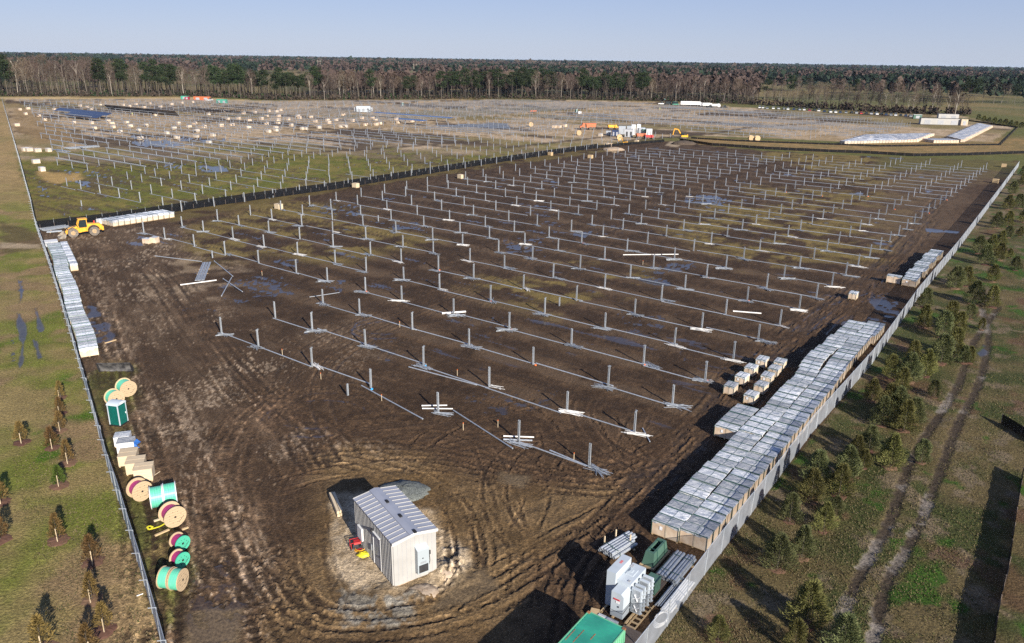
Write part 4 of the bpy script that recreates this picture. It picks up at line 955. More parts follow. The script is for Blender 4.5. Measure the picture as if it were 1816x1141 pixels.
# left row against the fence
LO = np.array(site(286.4, 1141)); _d = np.array(site(154, 697)) - LO; LE = _d / np.hypot(*_d); LN = np.array([LE[1], -LE[0]]); LA = math.atan2(LE[1], LE[0]) - math.pi / 2
s = 52.6
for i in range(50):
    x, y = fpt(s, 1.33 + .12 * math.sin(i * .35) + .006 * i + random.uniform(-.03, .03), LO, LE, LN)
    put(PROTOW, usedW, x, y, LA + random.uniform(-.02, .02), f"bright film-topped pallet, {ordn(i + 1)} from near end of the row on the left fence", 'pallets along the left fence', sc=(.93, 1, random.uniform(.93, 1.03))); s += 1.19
s = 94.9
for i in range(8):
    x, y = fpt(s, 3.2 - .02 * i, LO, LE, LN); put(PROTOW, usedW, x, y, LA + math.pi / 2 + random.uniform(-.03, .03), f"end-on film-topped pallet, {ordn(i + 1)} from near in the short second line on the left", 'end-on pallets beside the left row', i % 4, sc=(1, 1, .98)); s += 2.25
# back row under the silt fence
BO = np.array(site(185, 405)); _d = np.array(site(306, 385)) - BO; BE = _d / np.hypot(*_d); BNn = np.array([BE[1], -BE[0]]); BA = math.atan2(BE[1], BE[0]) + math.pi / 2
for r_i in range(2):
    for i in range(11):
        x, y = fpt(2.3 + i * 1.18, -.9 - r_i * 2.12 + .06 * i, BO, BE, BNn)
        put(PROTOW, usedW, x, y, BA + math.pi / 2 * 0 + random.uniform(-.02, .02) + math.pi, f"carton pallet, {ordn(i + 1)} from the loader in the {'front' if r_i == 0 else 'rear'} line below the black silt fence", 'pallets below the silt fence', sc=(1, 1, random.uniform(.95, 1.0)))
def plain_box(name, lx, ly, h, m, m2=None, lid=False):
    root = empty(name, 0, 0); b = MB(); b.box(0, 0, .1, lx, ly, h - .1); b.build('box_body', m, root)
    b = MB()
    for i in (-1, 1): b.box(i * (lx / 2 - .08), 0, 0, .1, ly, .1)
    b.build('skid', 'wood', root)
    b = MB()
    if lid:
        for i in (-1, 1): b.box(0, i * (ly * .25 + .012), h, lx + .06, ly * .5 - .02, .04)
    else: b.box(0, 0, h, lx + .03, ly + .03, .035)
    b.build('lid', m2 or m, root); return root
def wood_crate(u, v, rz, label, m='wood_pale', m2=None, lx=1.1, ly=1.1, h=.95, z=0, cat='crate', lid=False, group=None, name='wooden_crate'):
    o = plain_box(name, lx, ly, h, m, m2, lid); x, y = site(u, v, z); o.location = (x, y, 0); o.rotation_euler = (0, 0, rz); return tag(o, label, cat, group)
wood_crate(192, 397, BA, 'white plain box right behind the yellow loader', 'white_paint')
wood_crate(179, 397, BA + .1, 'tall white box between the loader and the back pallet row', 'white_paint')
wood_crate(262, 432, -.3, 'pinkish carton stack, left one of the pair in the west yard', 'carton', 'film', 1.3, 1.1, .9, cat='pallet')
wood_crate(275, 431, -.15, 'pinkish carton stack, right one of the pair in the west yard', 'carton', 'film', 1.1, 1.2, 1.05, cat='pallet')
x, y = fpt(114.6, 1.3, LO, LE, LN); wrap = plain_box('wrapped_bundle', 2.0, 2.2, .9, 'film', 'white_paint'); wrap.location = (x, y, 0); wrap.rotation_euler = (0, 0, LA); tag(wrap, 'low white wrapped bundle at the far end of the left pallet row', 'pallet')
for (u, v, m, t) in ((494.5, 371, 'wood_pale', 'at the left end of the upper row beside the silt fence'), (631, 333, 'wood_pale', 'lying right under the middle of the silt fence'), (817, 317, 'wood_pale', 'beside the road at the top of the left block'), (1075, 260, 'wood_pale', 'left one of a pair near the small yellow digger'), (1082, 260, 'carton', 'right one of a pair near the small yellow digger'), (1129, 254, 'wood_pale', 'alone on the fence line below the red machines'), (976, 276, 'wood', 'low and brown below the silt fence'), (1047, 281, 'wood', 'low and brown beside the pale dirt mound'), (1780, 297, 'wood', 'upper of two in the grass by the right fence'), (1765, 325, 'wood', 'lower of two in the grass by the right fence')):
    wood_crate(u, v, TH + random.uniform(-.1, .1), f"tan crate {t}", m, lx=1.5, ly=1.2, h=1.15)
# scattered pallets in the far field
fp = [(140, 535), (197, 528), (180, 566), (272, 580), (315, 606), (380, 535), (120, 645), (516, 628), (782, 634), (790, 659), (660, 667), (838, 692), (970, 683), (640, 628), (910, 652), (1020, 647), (885, 627), (755, 617), (1165, 703), (1245, 632), (1215, 667), (1320, 657), (1360, 632), (1425, 657), (1375, 687), (1590, 602), (1665, 597), (1455, 567), (1740, 612), (1620, 642), (1545, 647), (1735, 662), (1235, 733), (1370, 724), (1487, 716), (1460, 768), (1090, 575), (640, 530), (180, 820), (205, 822), (265, 826), (340, 824), (253, 905), (295, 960), (700, 502), (950, 497), (860, 502), (1050, 492), (1200, 497), (1270, 487), (1350, 482), (905, 512), (1010, 520), (1120, 515), (610, 515), (560, 508), (980, 738), (1700, 560), (1780, 555), (1570, 545)]
fp = [(u / 3.935, 60 + v / 3.935) for u, v in fp] + [(450 + u / 3.935, 60 + v / 3.935) for u, v in [(105, 544), (160, 548), (190, 538), (55, 598), (90, 580), (175, 581), (310, 581), (400, 588), (320, 593), (170, 608), (240, 603), (430, 618), (515, 610), (525, 626), (90, 634), (170, 631), (262, 645), (155, 660), (340, 670), (362, 670), (457, 662), (610, 655), (640, 655), (625, 571), (575, 608), (690, 613), (755, 595), (830, 594), (850, 608), (780, 642), (855, 640), (880, 633), (1010, 625), (1105, 616), (1175, 614), (995, 603), (105, 690), (155, 681)]] + [(983, 227), (992, 227), (1002, 225), (1065, 242)]
mat('carton_pale', (0.56, 0.48, 0.39), 0.8, 0, 0.15, 1.2)
fm = []
for i, (tm, sm) in enumerate((('film_white', 'carton_pale'), ('white_paint', 'carton_pale'))):
    root = empty('module_pallet', 0, 0); b = MB(); b.box(0, 0, .1, 2.0, 1.3, 1.0); b.build('carton', sm, root); b = MB(); b.box(0, 0, 1.15, 2.06, 1.36, .05); b.build('stretch_film', tm, root); b = MB(); b.box(0, 0, 0, 2.0, 1.3, .1); b.build('pallet_base', 'wood', root); fm.append(root)
ff = [False, False]
fp.sort(key=lambda p: (round(p[1] / 6), p[0])); lanes = {}
for (u, v) in fp: lanes.setdefault(round(v / 6), []).append((u, v))
FARP = []
for li, key in enumerate(sorted(lanes, reverse=True)):
    for i, (u, v) in enumerate(sorted(lanes[key])):
        x, y = site(u, v); FARP.append((x, y, TH + random.choice([0, math.pi / 2]) + random.uniform(-.1, .1), f"distant module pallet, {ordn(i + 1)} from the left in the {ordn(li + 1)} band up the far field", 'module pallets scattered in the far field', random.choice([0, 1, 1])))
# stacks by the white site office
def stack_grid(P0, P1, P3, nx, ny, name):
    P0, P1, P3 = map(np.array, (P0, P1, P3)); e = P1 - P0; f = P3 - P0; rz = math.atan2(e[1], e[0]); n = 0; sx = abs(e[0] * f[1] - e[1] * f[0]) / np.hypot(*e) / ny / 2.06 * .95; sy = np.hypot(*e) / nx / 1.36 * .95
    for j in range(ny):
        for i in range(nx):
            p = P0 + e * (i + .5) / nx + f * (j + .5) / ny; n += 1
            FARP.append((float(p[0]), float(p[1]), rz + math.pi / 2, f"distant pallet, {ordn(i + 1)} from left in {ordn(j + 1)} line of {name}", 'pallets stacked by the site office', 0, (sx, sy, random.uniform(.94, 1.04))))
stack_grid(site(1490, 256), site(1623, 252.5), site(1535, 243), 24, 8, 'the flat stack left of the office')
stack_grid(site(1680, 246), site(1706, 253), site(1735, 222), 6, 24, 'the slanting stack right of the office')
stack_grid(site(1645, 254), site(1690, 254), site(1645, 250.5), 9, 1, 'the low white line between both stacks')

FARP.sort(key=lambda t: math.hypot(t[0], t[1])); quota = 295 - sum(1 for o in COL.objects if o.name.startswith('module_pallet') and 'label' in o.keys())
for t in FARP[:quota]: put(fm, ff, *t)
b1, b2 = MB(), MB()
for (x, y, rz, lb, gp, q, *sc_) in FARP[quota:]:
    sx, sy, sz = sc_[0] if sc_ else (1, 1, 1); b1.box(x, y, 0, 2.0 * sx, 1.3 * sy, 1.15 * sz, rz); b2.box(x, y, 1.152 * sz, 2.04 * sx, 1.34 * sy, .05, rz)
b1.add([(v[0], v[1], v[2]) for v in []], [])
st = b1.build('distant_pallets', 'carton'); tag(st, 'remaining tiny distant pallets of the far stacks and field', 'pallets', kind='stuff'); b2.build('film_tops', 'film_white', st)
# ================================================================== CONTROL HOUSE
B0 = np.array(site(700, 1042)); bl = 6.2; bw = 3.05; bdir = R(123.66)
house = empty('control_house', float(B0[0]), float(B0[1]), 0, bdir)      # local x runs back along the long wall, local y < 0 runs right along the gable wall
tag(house, 'white ribbed metal control building with grey door, ridge vents and gable air conditioner', 'building')
EV, RG = 3.24, 3.48
b = MB(); w = .03
b.prism([(0, .06), (0, EV), (-bw / 2, RG), (-bw, EV), (-bw, .06)], 'x', 0, bl); b.build('wall', 'white_panel', house)
b = MB(); b.box(bl / 2, -bw / 2, -.25, bl - .1, bw - .1, .32); b.build('foundation', 'dirt_pale', house)
b = MB()
for i in range(1, 10): b.box(-.006, -bw * i / 10, .1, .02, .018, EV - .12)
b.build('wall_seams', 'door_grey', house)
b = MB(); n = 26
for i in range(n):
    x = .12 + (bl - .24) * i / (n - 1)
    if 1.85 < x < 3.0: b.prism([(x - .05, .0), (x - .028, .09), (x + .028, .09), (x + .05, .0)], 'z', 2.5, EV - .02); continue
    b.prism([(x - .05, .0), (x - .028, .09), (x + .028, .09), (x + .05, .0)], 'z', .08, EV - .02)
b.build('wall_ribs', 'white_panel', house)
ov = .10; sl_a = math.atan2(RG - EV, bw / 2)
b = MB()
for sgn, y0, y1 in ((1, ov, -bw / 2), (-1, -bw - ov, -bw / 2)):
    z0, z1 = EV - ov * math.tan(sl_a) + .02, RG + .02
    b.add([(-ov, y0, z0), (bl + ov, y0, z0), (bl + ov, y1, z1), (-ov, y1, z1), (-ov, y0, z0 + .07), (bl + ov, y0, z0 + .07), (bl + ov, y1, z1 + .07), (-ov, y1, z1 + .07)], [(0, 1, 2, 3), (4, 7, 6, 5), (0, 4, 5, 1), (3, 2, 6, 7), (0, 3, 7, 4), (1, 5, 6, 2)])
roof = b.build('roof', 'roof_metal', house)
for y0, y1 in ((ov, -bw / 2 + .42), (-bw - ov, -bw / 2 - .42)):
    b = MB()
    for i in range(14):
        x = -ov + .06 + (bl + 2 * ov - .12) * i / 13
        t = lambda y: EV + .075 + (RG - EV) * (1 - abs(y + bw / 2) / (bw / 2))
        b.bar((x, y0, t(y0) + .02), (x, y1, t(y1) + .02), .05, .06)
    b.build('roof_ribs', 'white_panel', roof)
b = MB(); b.prism([(-bw / 2 + .38, RG + .07), (-bw / 2, RG + .16), (-bw / 2 - .38, RG + .07), (-bw / 2, RG - .0)], 'x', -ov, bl + ov); b.build('ridge_cap', 'roof_metal', roof)
b = MB(); b.box(-ov - .01, -bw / 2, 0, .02, .02, .02)
for x in (.0, 2.1, 4.15): v = MB(); v.box(x, -bw / 2, RG + .13, .34, .18, .10); v.build('roof_vent', 'black_plastic', roof)
b = MB()
for y0, y1 in ((ov, -bw / 2), (-bw - ov, -bw / 2)): b.bar((-ov - .012, y0, EV - .0), (-ov - .012, y1, RG + .06), .024, .16)
b.build('gable_trim', 'white_paint', house)
door = MB(); door.box(2.42, .055, .12, 1.05, .05, 2.28).build('door', 'door_grey', house)
dr = [c for c in house.children if c.name.startswith('door')][0]
b = MB(); b.box(2.05, .10, 1.0, .05, .08, .16); b.build('handle', 'dark_steel', dr)
b = MB(); b.box(1.85, .06, .1, .07, .09, 2.36); b.box(2.99, .06, .1, .07, .09, 2.36); b.box(2.42, .06, 2.46, 1.21, .09, .07); b.build('door_frame', 'white_paint', house)
b = MB(); b.box(2.42, .12, 2.62, 1.3, .16, .04); b.build('door_canopy', 'white_paint', house)
b = MB(); b.box(2.9, .16, 2.62, .16, .22, .16); b.build('wall_lamp', 'dark_steel', house)
b = MB(); b.box(5.1, .13, .75, .75, .16, .95); b.build('electrical_panel', 'white_paint', house)
b = MB(); b.box(3.3, .10, .9, .12, .10, .45); b.build('junction_box', 'galv', house)
ac = MB(); ac.box(-.21, -1.90, .62, .40, .82, 1.75).build('air_conditioner', 'unit_grey', house)
aco = [c for c in house.children if c.name.startswith('air_cond')][0]
b = MB(); b.box(-.425, -1.90, .70, .02, .66, .56); b.build('grille', 'dark_steel', aco)
b = MB()
for i in range(8): b.box(-.418, -1.70 - i * .055, 1.36, .02, .025, .14)
b.build('louvres', 'door_grey', aco)
b = MB(); b.box(-.418, -1.86, 1.72, .02, .10, .06); b.build('badge', 'dark_steel', aco)
b = MB(); b.prism([(-.44, 2.37), (.0, 2.37), (.0, 2.55)], 'y', -2.32, -1.48); b.build('sloped_hood', 'trafo_grey', aco)
b = MB(); pts = [(-.03, -2.52, 1.75), (-.03, -2.56, 1.1), (-.04, -2.5, .85), (-.06, -2.40, .72)]
for p, q in zip(pts, pts[1:]): b.tube(p, q, .022, 6)
b.box(-.04, -2.52, 1.6, .08, .16, .28); b.build('conduit', 'dark_steel', aco)
# earth heaped at the gable wall, gravel, timbers, generator
def heap(name, u, v, r, flat, m, label, cat, seed=0, ry=None):
    x, y = site(u, v); b = MB(); b.blob((0, 0, -.05), (r, ry or r * .8), 26, 8, flat, .13, True, seed); o = b.build(name, m, smooth=True); o.location = (x, y, 0); return tag(o, label, cat)
heap('gravel_heap', 716, 872, 2.1, .34, 'gravel', 'grey-green gravel heap behind the white control building', 'gravel heap', 1, 1.5)
heap('dirt_mound', 1088, 266, 4.0, .30, 'dirt_pale', 'small pale dirt mound beside the road at the upper corner', 'mound', 2)
heap('dirt_mound', 1212, 256, 5.0, .35, 'dirt_dark', 'dark soil mound right of the gravel crossing', 'mound', 3)
heap('dirt_mound', 790, 1012, 1.3, .30, 'dirt_pale', 'crumbly pale soil lump right of the white building', 'mound', 4)
heap('dirt_mound', 750, 1050, 1.0, .28, 'dirt_pale', 'crumbly pale soil lump in front of the gable wall', 'mound', 5)
tb = empty('timber_posts', *site(596, 898)); tb.rotation_euler = (0, 0, heading(site(590, 882), site(604, 916))); tag(tb, 'short stack of pale square timbers left of the building shadow', 'timber stack')
for i in range(4): b = MB(); b.box(0, (i % 2) * .24 - .12, .02 + (i // 2) * .21, 3.1 - .1 * i, .2, .2); b.build('timber', 'wood_pale', tb)
x, y = site(633, 972); g = empty('generator', x, y, 0, .4); tag(g, 'small red portable generator by the control house door', 'generator')
b = MB(); b.box(0, 0, .08, .75, .45, .12); b.box(-.1, 0, .2, .4, .36, .22, 0, .85); b.build('engine', 'dark_steel', g)
b = MB(); b.box(.02, 0, .42, .5, .42, .16, 0, .8); b.build('fuel_tank', 'red_paint', g)
b = MB()
for sy in (-.26, .26):
    b.tube((-.42, sy, .05), (-.42, sy, .62), .02, 5); b.tube((.42, sy, .05), (.42, sy, .62), .02, 5); b.tube((-.42, sy, .62), (.42, sy, .62), .02, 5); b.tube((-.42, sy, .05), (.42, sy, .05), .02, 5)
b.build('tube_frame', 'red_paint', g)
for sy in (-.3, .3): b = MB(); b.disc((-.32, sy, .12), (0, 1, 0), .12, .06, 12); b.build('wheel', 'rubber', g)
x, y = site(645, 985); b = MB(); b.blob((0, 0, 0), (.48, .33), 12, 5, .8, .22, True, 9); o = b.build('yellow_bag', 'yellow_strap', smooth=True); o.location = (x, y, 0); tag(o, 'yellow plastic bag on the ground below the red generator', 'bag')
x, y = site(640, 975); b = MB()
rr = random.Random(4); p = [(.55 * math.cos(t * .9) * (1 - t * .03), .4 * math.sin(t * .9), .03 + .012 * t) for t in np.linspace(0, 16, 60)]
for a, c in zip(p, p[1:]): b.tube(a, c, .028, 5)
o = b.build('coiled_hose', 'yellow_paint'); o.location = (x, y, 0); tag(o, 'coiled yellow cord between generator and building wall', 'cord')

# ================================================================== PORTABLE TOILET
P1, P2_ = site(213.7, 757.4), site(225.8, 750.5); hd = R(73.5) ; x, y = P1
toi = empty('portable_toilet', x, y, 0, R(78)); tag(toi, 'dark green portable toilet with pale domed roof by the left fence', 'portable toilet')
W_ = 1.1; hh = 2.05   # local x along right face (back), local y to the left
b = MB(); b.box(W_ / 2, W_ / 2, .12, W_ - .06, W_ - .06, hh - .12); b.build('cabin_wall', 'green_potty', toi)
b = MB()
for px in (0.03, W_ - .03):
    for py in (0.03, W_ - .03): b.box(px, py, .1, .08, .08, hh - .1)
b.build('corner_post', 'trafo_grey', toi)
b = MB(); b.box(W_ / 2, W_ / 2, 0, W_ + .06, W_ + .06, .12); b.build('base', 'black_plastic', toi)
b = MB(); arc = [(W_ + .05, hh)] + [(W_ / 2 + (W_ / 2 + .05) * math.cos(t), hh + .27 * math.sin(t)) for t in np.linspace(0.05, math.pi - .05, 12)] + [(-.05, hh)]
b.prism(arc, 'y', -.04, W_ + .04); b.build('domed_roof', 'trafo_grey', toi)
b = MB(); el = [(W_ / 2 + .22 * math.cos(t), hh + .11 + .09 * math.sin(t)) for t in np.linspace(0, 2 * math.pi, 16, endpoint=False)]
b.prism(el, 'y', -.055, -.041); b.build('roof_vent', 'label_white', toi)
dr = MB().box(W_ / 2, -.012, .2, W_ - .25, .03, hh - .3).build('door', 'green_potty', toi)
b = MB(); b.box(W_ - .22, -.04, 1.0, .05, .04, .16); b.build('handle', 'label_white', dr)

# ================================================================== CABLE REELS
def reel(u, v, d, width, az, flange_m, cable_m, label, near_m=None, core=.72, name='cable_reel', bolts=True, group='cable reels by the left fence'):
    r = d / 2; x, y = site(u, v, r)
    if isinstance(az, tuple): q = site(az[0], az[1], r); az = math.degrees(math.atan2(x - q[0], y - q[1])); width = max(.6, math.hypot(x - q[0], y - q[1]))
    root = empty(name, x, y, 0, R(90) - R(az)); tag(root, label, 'cable reel', group)   # local x = axle, towards the near flange; (u,v) = near flange centre
    for i, (cx, m) in enumerate(((-.03, near_m or flange_m), (-width + .03, flange_m))):
        b = MB(); b.disc((cx, 0, r), (1, 0, 0), r, .06, 36); f = b.build('flange', m, root)
        if bolts and i == 0:
            b = MB()
            for k in range(8): t = k * math.pi / 4 + .3; b.disc((.003, math.cos(t) * r * .55, r + math.sin(t) * r * .55), (1, 0, 0), .028, .02, 6)
            b.build('bolts', 'dark_steel', f); b = MB(); b.box(.0, 0, r - .07, .02, .14, .14); b.build('arbor_hole', 'black_plastic', f)
            b = MB()
            for k in range(5): b.box(.004, .28 * r + k * .09 * r * 1.2, r - .62 * r + .10 * r * k, .008, .03, .09)
            b.build('stencil_marks', 'dark_steel', f); b = MB()
            for k in range(-3, 4): zz = k * .25 * r; hw = math.sqrt(max(0, r * r - zz * zz)) * .97; b.box(.0015, 0, r + zz - .006, .004, 2 * hw, .012)
            b.build('plank_seams', 'wood_old', f)
    b = MB(); L = width - .12; n = 5
    for i in range(n): b.tube((-.06 - L * i / n, 0, r), (-.06 - L * (i + 1) / n + .006, 0, r), r * core, 30)
    b.build('wound_cable', cable_m, root); return root
AZ = 146
reel(227.9, 690, 1.65, .95, (218.5, 684), 'wood_tan', 'green_wrap', 'large reel with green wrap and printed face, rearmost by the dozer blade', core=.86)
reel(206.8, 707.4, 1.60, .80, (198.5, 703), 'wood_tan', 'green_wrap', 'large reel with green wrap standing right behind the green toilet', core=.86)
reel(252.6, 871.7, 1.60, .72, (241.5, 864.5), 'wood_tan', 'magenta_cable', 'large plywood reel of magenta cable next to the last tan crate', core=.74)
reel(289.5, 879, 1.72, .90, 65, 'white_paint', 'green_wrap', 'left reel of the upper pair wrapped in green, side-on', core=.90, bolts=False)
reel(313.0, 873, 1.72, .90, 65, 'white_paint', 'green_wrap', 'right reel of the upper green-wrapped pair, side-on', core=.90, bolts=False)
reel(311.0, 917.3, 1.62, .74, (300, 907.5), 'wood_tan', 'magenta_cable', 'large plywood reel of magenta cable standing below the green pair', core=.74)
reel(324.4, 964.2, 1.12, .70, (312.5, 957), 'wood_tan', 'magenta_cable', 'upper small magenta cable reel with a green painted face', near_m='green_reel', core=.78)
reel(324.4, 993.8, 1.10, .70, (312.5, 987.5), 'wood_tan', 'magenta_cable', 'lower small magenta cable reel with a green painted face', near_m='green_reel', core=.78)
reel(305.5, 1025.5, 1.42, .68, 97, 'wood_tan', 'green_wrap', 'left reel of the nearest green-wrapped pair', core=.92, bolts=False)
reel(324.5, 1028.5, 1.42, .68, 97, 'wood_tan', 'green_wrap', 'nearest green-wrapped reel with stencilled plywood face', core=.92)
reel(1099, 244, 2.4, 1.2, 170, 'wood', 'green_reel', 'big tan reel in front of the grey inverter boxes', core=.8, bolts=False, group='distant reels')
reel(1027, 236, 2.2, 1.0, 175, 'wood', 'wood', 'tan reel standing left of the inverter boxes', core=.7, bolts=False, group='distant reels')
reel(942, 221, 2.2, 1.0, 175, 'wood', 'wood', 'lone tan reel in the far field, middle distance', core=.7, bolts=False, group='distant reels')
reel(1333, 245.5, 2.4, 1.1, 172, 'wood', 'wood', 'left one of two tan reels standing beyond the far silt fence', core=.7, bolts=False, group='distant reels')
reel(1344, 246, 2.4, 1.1, 172, 'wood', 'wood', 'right one of two tan reels standing beyond the far silt fence', core=.7, bolts=False, group='distant reels')
# crates between toilet and reels
CR = .30
wood_crate(218, 779, CR, 'white crate half covered by a blue-white wrap, next to the green toilet', 'white_paint', 'film', 1.25, 1.05, .95, z=.5, cat='crate')
wood_crate(224.5, 791, CR, 'second crate with crumpled silver film and a blue tarp edge', 'white_paint', 'film', 1.35, 1.1, 1.05, z=.5)
x, y = site(239, 786, .9); b = MB(); b.add([(0, 0, 0), (.35, -.1, -.15), (.42, .5, -.2), (.05, .6, .05), (.1, 0, -.5), (.40, .2, -.6)], [(0, 1, 2, 3), (0, 4, 5, 1)]); o = b.build('blue_tarp', 'blue_tarp'); o.location = (x - .15, y, .95); tag(o, 'scrap of blue tarp hanging off the second crate', 'tarp')
wood_crate(228, 811, CR, 'tan lidded crate third below the green toilet', 'wood_pale', None, 1.35, 1.5, .95, z=.5, lid=True)
wood_crate(241.5, 825.5, CR, 'tan lidded crate fourth below the green toilet', 'wood_pale', None, 1.35, 1.4, 1.0, z=.5, lid=True)
wood_crate(256, 839, CR, 'tan lidded crate touching the magenta reel, nearest of its line', 'wood_pale', None, 1.35, 1.3, 1.1, z=.5, lid=True)
# strap and boards
pts = [site(*p) for p in ((294, 929), (284, 935), (272, 939), (264, 941), (261, 937), (265, 935), (271, 937), (268, 941))]
b = MB()
for i, (p, q) in enumerate(zip(pts, pts[1:])): b.bar((*p, .05 + .01 * i), (*q, .06 + .01 * i), .13, .02)
tag(b.build('ratchet_strap', 'yellow_strap'), 'yellow lifting strap lying looped on the grass beside the reels', 'strap')
loose('board', site(275, 952), site(300, 941), 'wood', 'weathered board on the ground above the upper small reel', 'board', sq=True)
loose('board', site(323, 941), site(334, 937), 'wood', 'short board sticking out right of the magenta reel', 'board', sq=True)
loose('board', site(273, 926), site(286, 922), 'wood_pale', 'short board under the left edge of the large magenta reel', 'board', sq=True)
loose('stick', site(272, 846), site(284, 838), 'wood_pale', 'thin pale stick leaning right of the nearest tan crate', 'stick', .025)
loose('stick', site(243, 1059), site(254, 1055), 'white_tube', 'thin white rod lying across the grass outside the left fence', 'rod', .03)

# ================================================================== DOZER BLADE
x, y = site(205, 661); bl_ = empty('dozer_blade', x, y, 0, R(4)); tag(bl_, 'curved grey steel dozer blade lying in the grass near the left fence', 'blade')
b = MB(); prof = [(.55 * (1 - math.cos(t)) , 1.15 * (t / 1.5)) for t in np.linspace(0, 1.5, 8)]; prof2 = [(p[0] + .05, p[1]) for p in prof[::-1]]
b.prism([(.35 - a, z) for a, z in prof] [::1] + [(.40 - a, z) for a, z in prof[::-1]], 'x', -1.7, 1.7); b.build('mouldboard', mat('blade_steel', (0.30, 0.29, 0.29), .45, .5, .1, 1.6, col2=(0.07, 0.07, 0.08)), bl_)
b = MB()
for i in (-1.72, 1.72): b.prism([(.45, 0), (.45, .5), (-.2, 1.15), (-.3, 1.15), (-.1, .4), (.1, 0)], 'x', i - .02, i + .02)
b.build('end_plate', 'dark_steel', bl_)

# ================================================================== TRANSFORMER SET (frame along the right fence)
def fbox(b, s0, s1, n0, n1, z0, z1):
    vs = []
    for z in (z0, z1):
        for s, n in ((s0, n0), (s0, n1), (s1, n1), (s1, n0)): p = fpt(s, n); vs.append((p[0], p[1], z))
    return b.add(vs, [(0, 3, 2, 1), (4, 5, 6, 7), (0, 1, 5, 4), (1, 2, 6, 5), (2, 3, 7, 6), (3, 0, 4, 7)])
def zero(name, label, cat): o = empty(name, 0, 0); return tag(o, label, cat)
tr = zero('transformer', 'white pad transformer with tall cabinet, red warning marks and four radiators', 'transformer')
fbox(MB(), 1.20, 3.25, -4.0, -3.38, .12, 2.60).build('high_voltage_cabinet', 'trafo_grey', tr)
tank = fbox(MB(), 1.40, 3.50, -3.375, -2.45, .12, 2.08).build('tank', 'trafo_grey', tr)
b = MB(); lv = [(-3.25, .12), (-2.42, .12), (-2.42, 1.72), (-2.6, 1.87), (-3.25, 1.87)]
vs = [(*fpt(s, n), z) for s in (.5, 1.395) for n, z in lv]; b.add(vs, [(4, 3, 2, 1, 0), (5, 6, 7, 8, 9)] + [(i, (i + 1) % 5, 5 + (i + 1) % 5, 5 + i) for i in range(5)]); lvo = b.build('low_voltage_cabinet', 'trafo_grey', tr)
b = MB(); fbox(b, 2.2, 2.95, -3.2, -2.7, 2.083, 2.13); fbox(b, 2.45, 2.75, -3.1, -2.9, 2.132, 2.18); b.build('hatch', 'trafo_grey', tank)
b = MB(); fbox(b, 3.0, 3.3, -3.33, -3.15, 2.085, 2.12); fbox(b, 1.6, 1.75, -2.75, -2.6, 2.085, 2.12); b.build('top_fitting', 'door_grey', tank)
b = MB()
for i in range(5): fbox(b, 2.3 + i * .07, 2.34 + i * .07, -3.75, -3.6, 2.604, 2.612)
b.build('warning_mark', 'red_text', tr)
b = MB()
for i in range(5):
    p = fpt(.494, -3.05 + i * .09); b.box(p[0], p[1], 1.35, .05, .05, .10, RZ)
b.build('warning_mark', 'red_text', lvo)
b = MB(); p = fpt(.49, -2.8); b.box(p[0], p[1], 1.15, .22, .03, .14, RZ); b.build('notice', 'label_white', lvo)
b = MB(); p = fpt(.485, -2.72); b.box(p[0], p[1], .88, .06, .06, .09, RZ); b.build('handle', 'dark_steel', lvo)
for s in (1.36, 1.78, 2.36, 2.86):
    rd = fbox(MB(), s, s + .16, -2.32, -1.66, .25, 1.98).build('radiator', 'trafo_grey', tr)
    b = MB(); fbox(b, s - .012, s - .002, -2.26, -1.74, .32, 1.9); b.build('radiator_face', 'galv', rd)
    b = MB()
    for k in range(6): fbox(b, s + .02, s + .14, -1.655, -1.60, .30 + k * .28, .36 + k * .28)
    fbox(b, s + .03, s + .13, -2.44, -2.32, 1.7, 1.8); fbox(b, s + .03, s + .13, -2.44, -2.32, .4, .5); b.build('header_pipe', 'trafo_grey', rd)
for z in (.62, 1.38):
    b = MB(); c0 = np.array([*fpt(1.33, -2.0), z])
    for t in range(4): a = t * math.pi / 2 + .5; nn = math.cos(a) * .24; zz = math.sin(a) * .24; q = fpt(1.33, -2.0 + nn); b.bar(tuple(c0), (q[0], q[1], z + zz), .09, .03)
    b.build('fan', 'label_white', tr)
b = MB()
for s0, s1 in ((.4, 3.5),):
    for n in (-3.9, -3.1, -2.2): fbox(b, s0, s1, n, n + .12, 0, .115)
b.build('timber_base', 'wood', tr)
b = MB(); P_ = [(*fpt(.48, -3.28), .55), (*fpt(.48, -2.40), .55), (*fpt(1.40, -2.3), .9), (*fpt(2.3, -1.58), 1.1)]
for a, c in zip(P_, P_[1:]): b.tube(a, c, .015, 4)
b.build('lashing', 'dark_steel', tr)
# green vault base on its pallet
va = zero('box_pad', 'dark green open-topped fibreglass pad box strapped on a pallet', 'vault')
b = MB()
outer0 = [(6.25, -4.0), (6.25, -3.15), (8.55, -3.15), (8.55, -4.0)]; outer1 = [(6.45, -3.86), (6.45, -3.24), (8.35, -3.24), (8.35, -3.86)]; inn = [(6.62, -3.74), (6.62, -3.38), (8.2, -3.38), (8.2, -3.74)]
vs = [(*fpt(*p), .14) for p in outer0] + [(*fpt(*p), 1.1) for p in outer1] + [(*fpt(*p), 1.1) for p in inn] + [(*fpt(*p), .3) for p in inn]
fs = [(i, (i + 1) % 4, 4 + (i + 1) % 4, 4 + i) for i in range(4)] + [(4 + i, 4 + (i + 1) % 4, 8 + (i + 1) % 4, 8 + i) for i in range(4)] + [(8 + i, 8 + (i + 1) % 4, 12 + (i + 1) % 4, 12 + i) for i in range(4)] + [(12, 13, 14, 15)]
b.add(vs, fs); b.build('vault_body', 'green_box', va)
b = MB(); fbox(b, 6.65, 8.18, -3.72, -3.40, .31, .35); b.build('dark_inside', 'black_plastic', va)
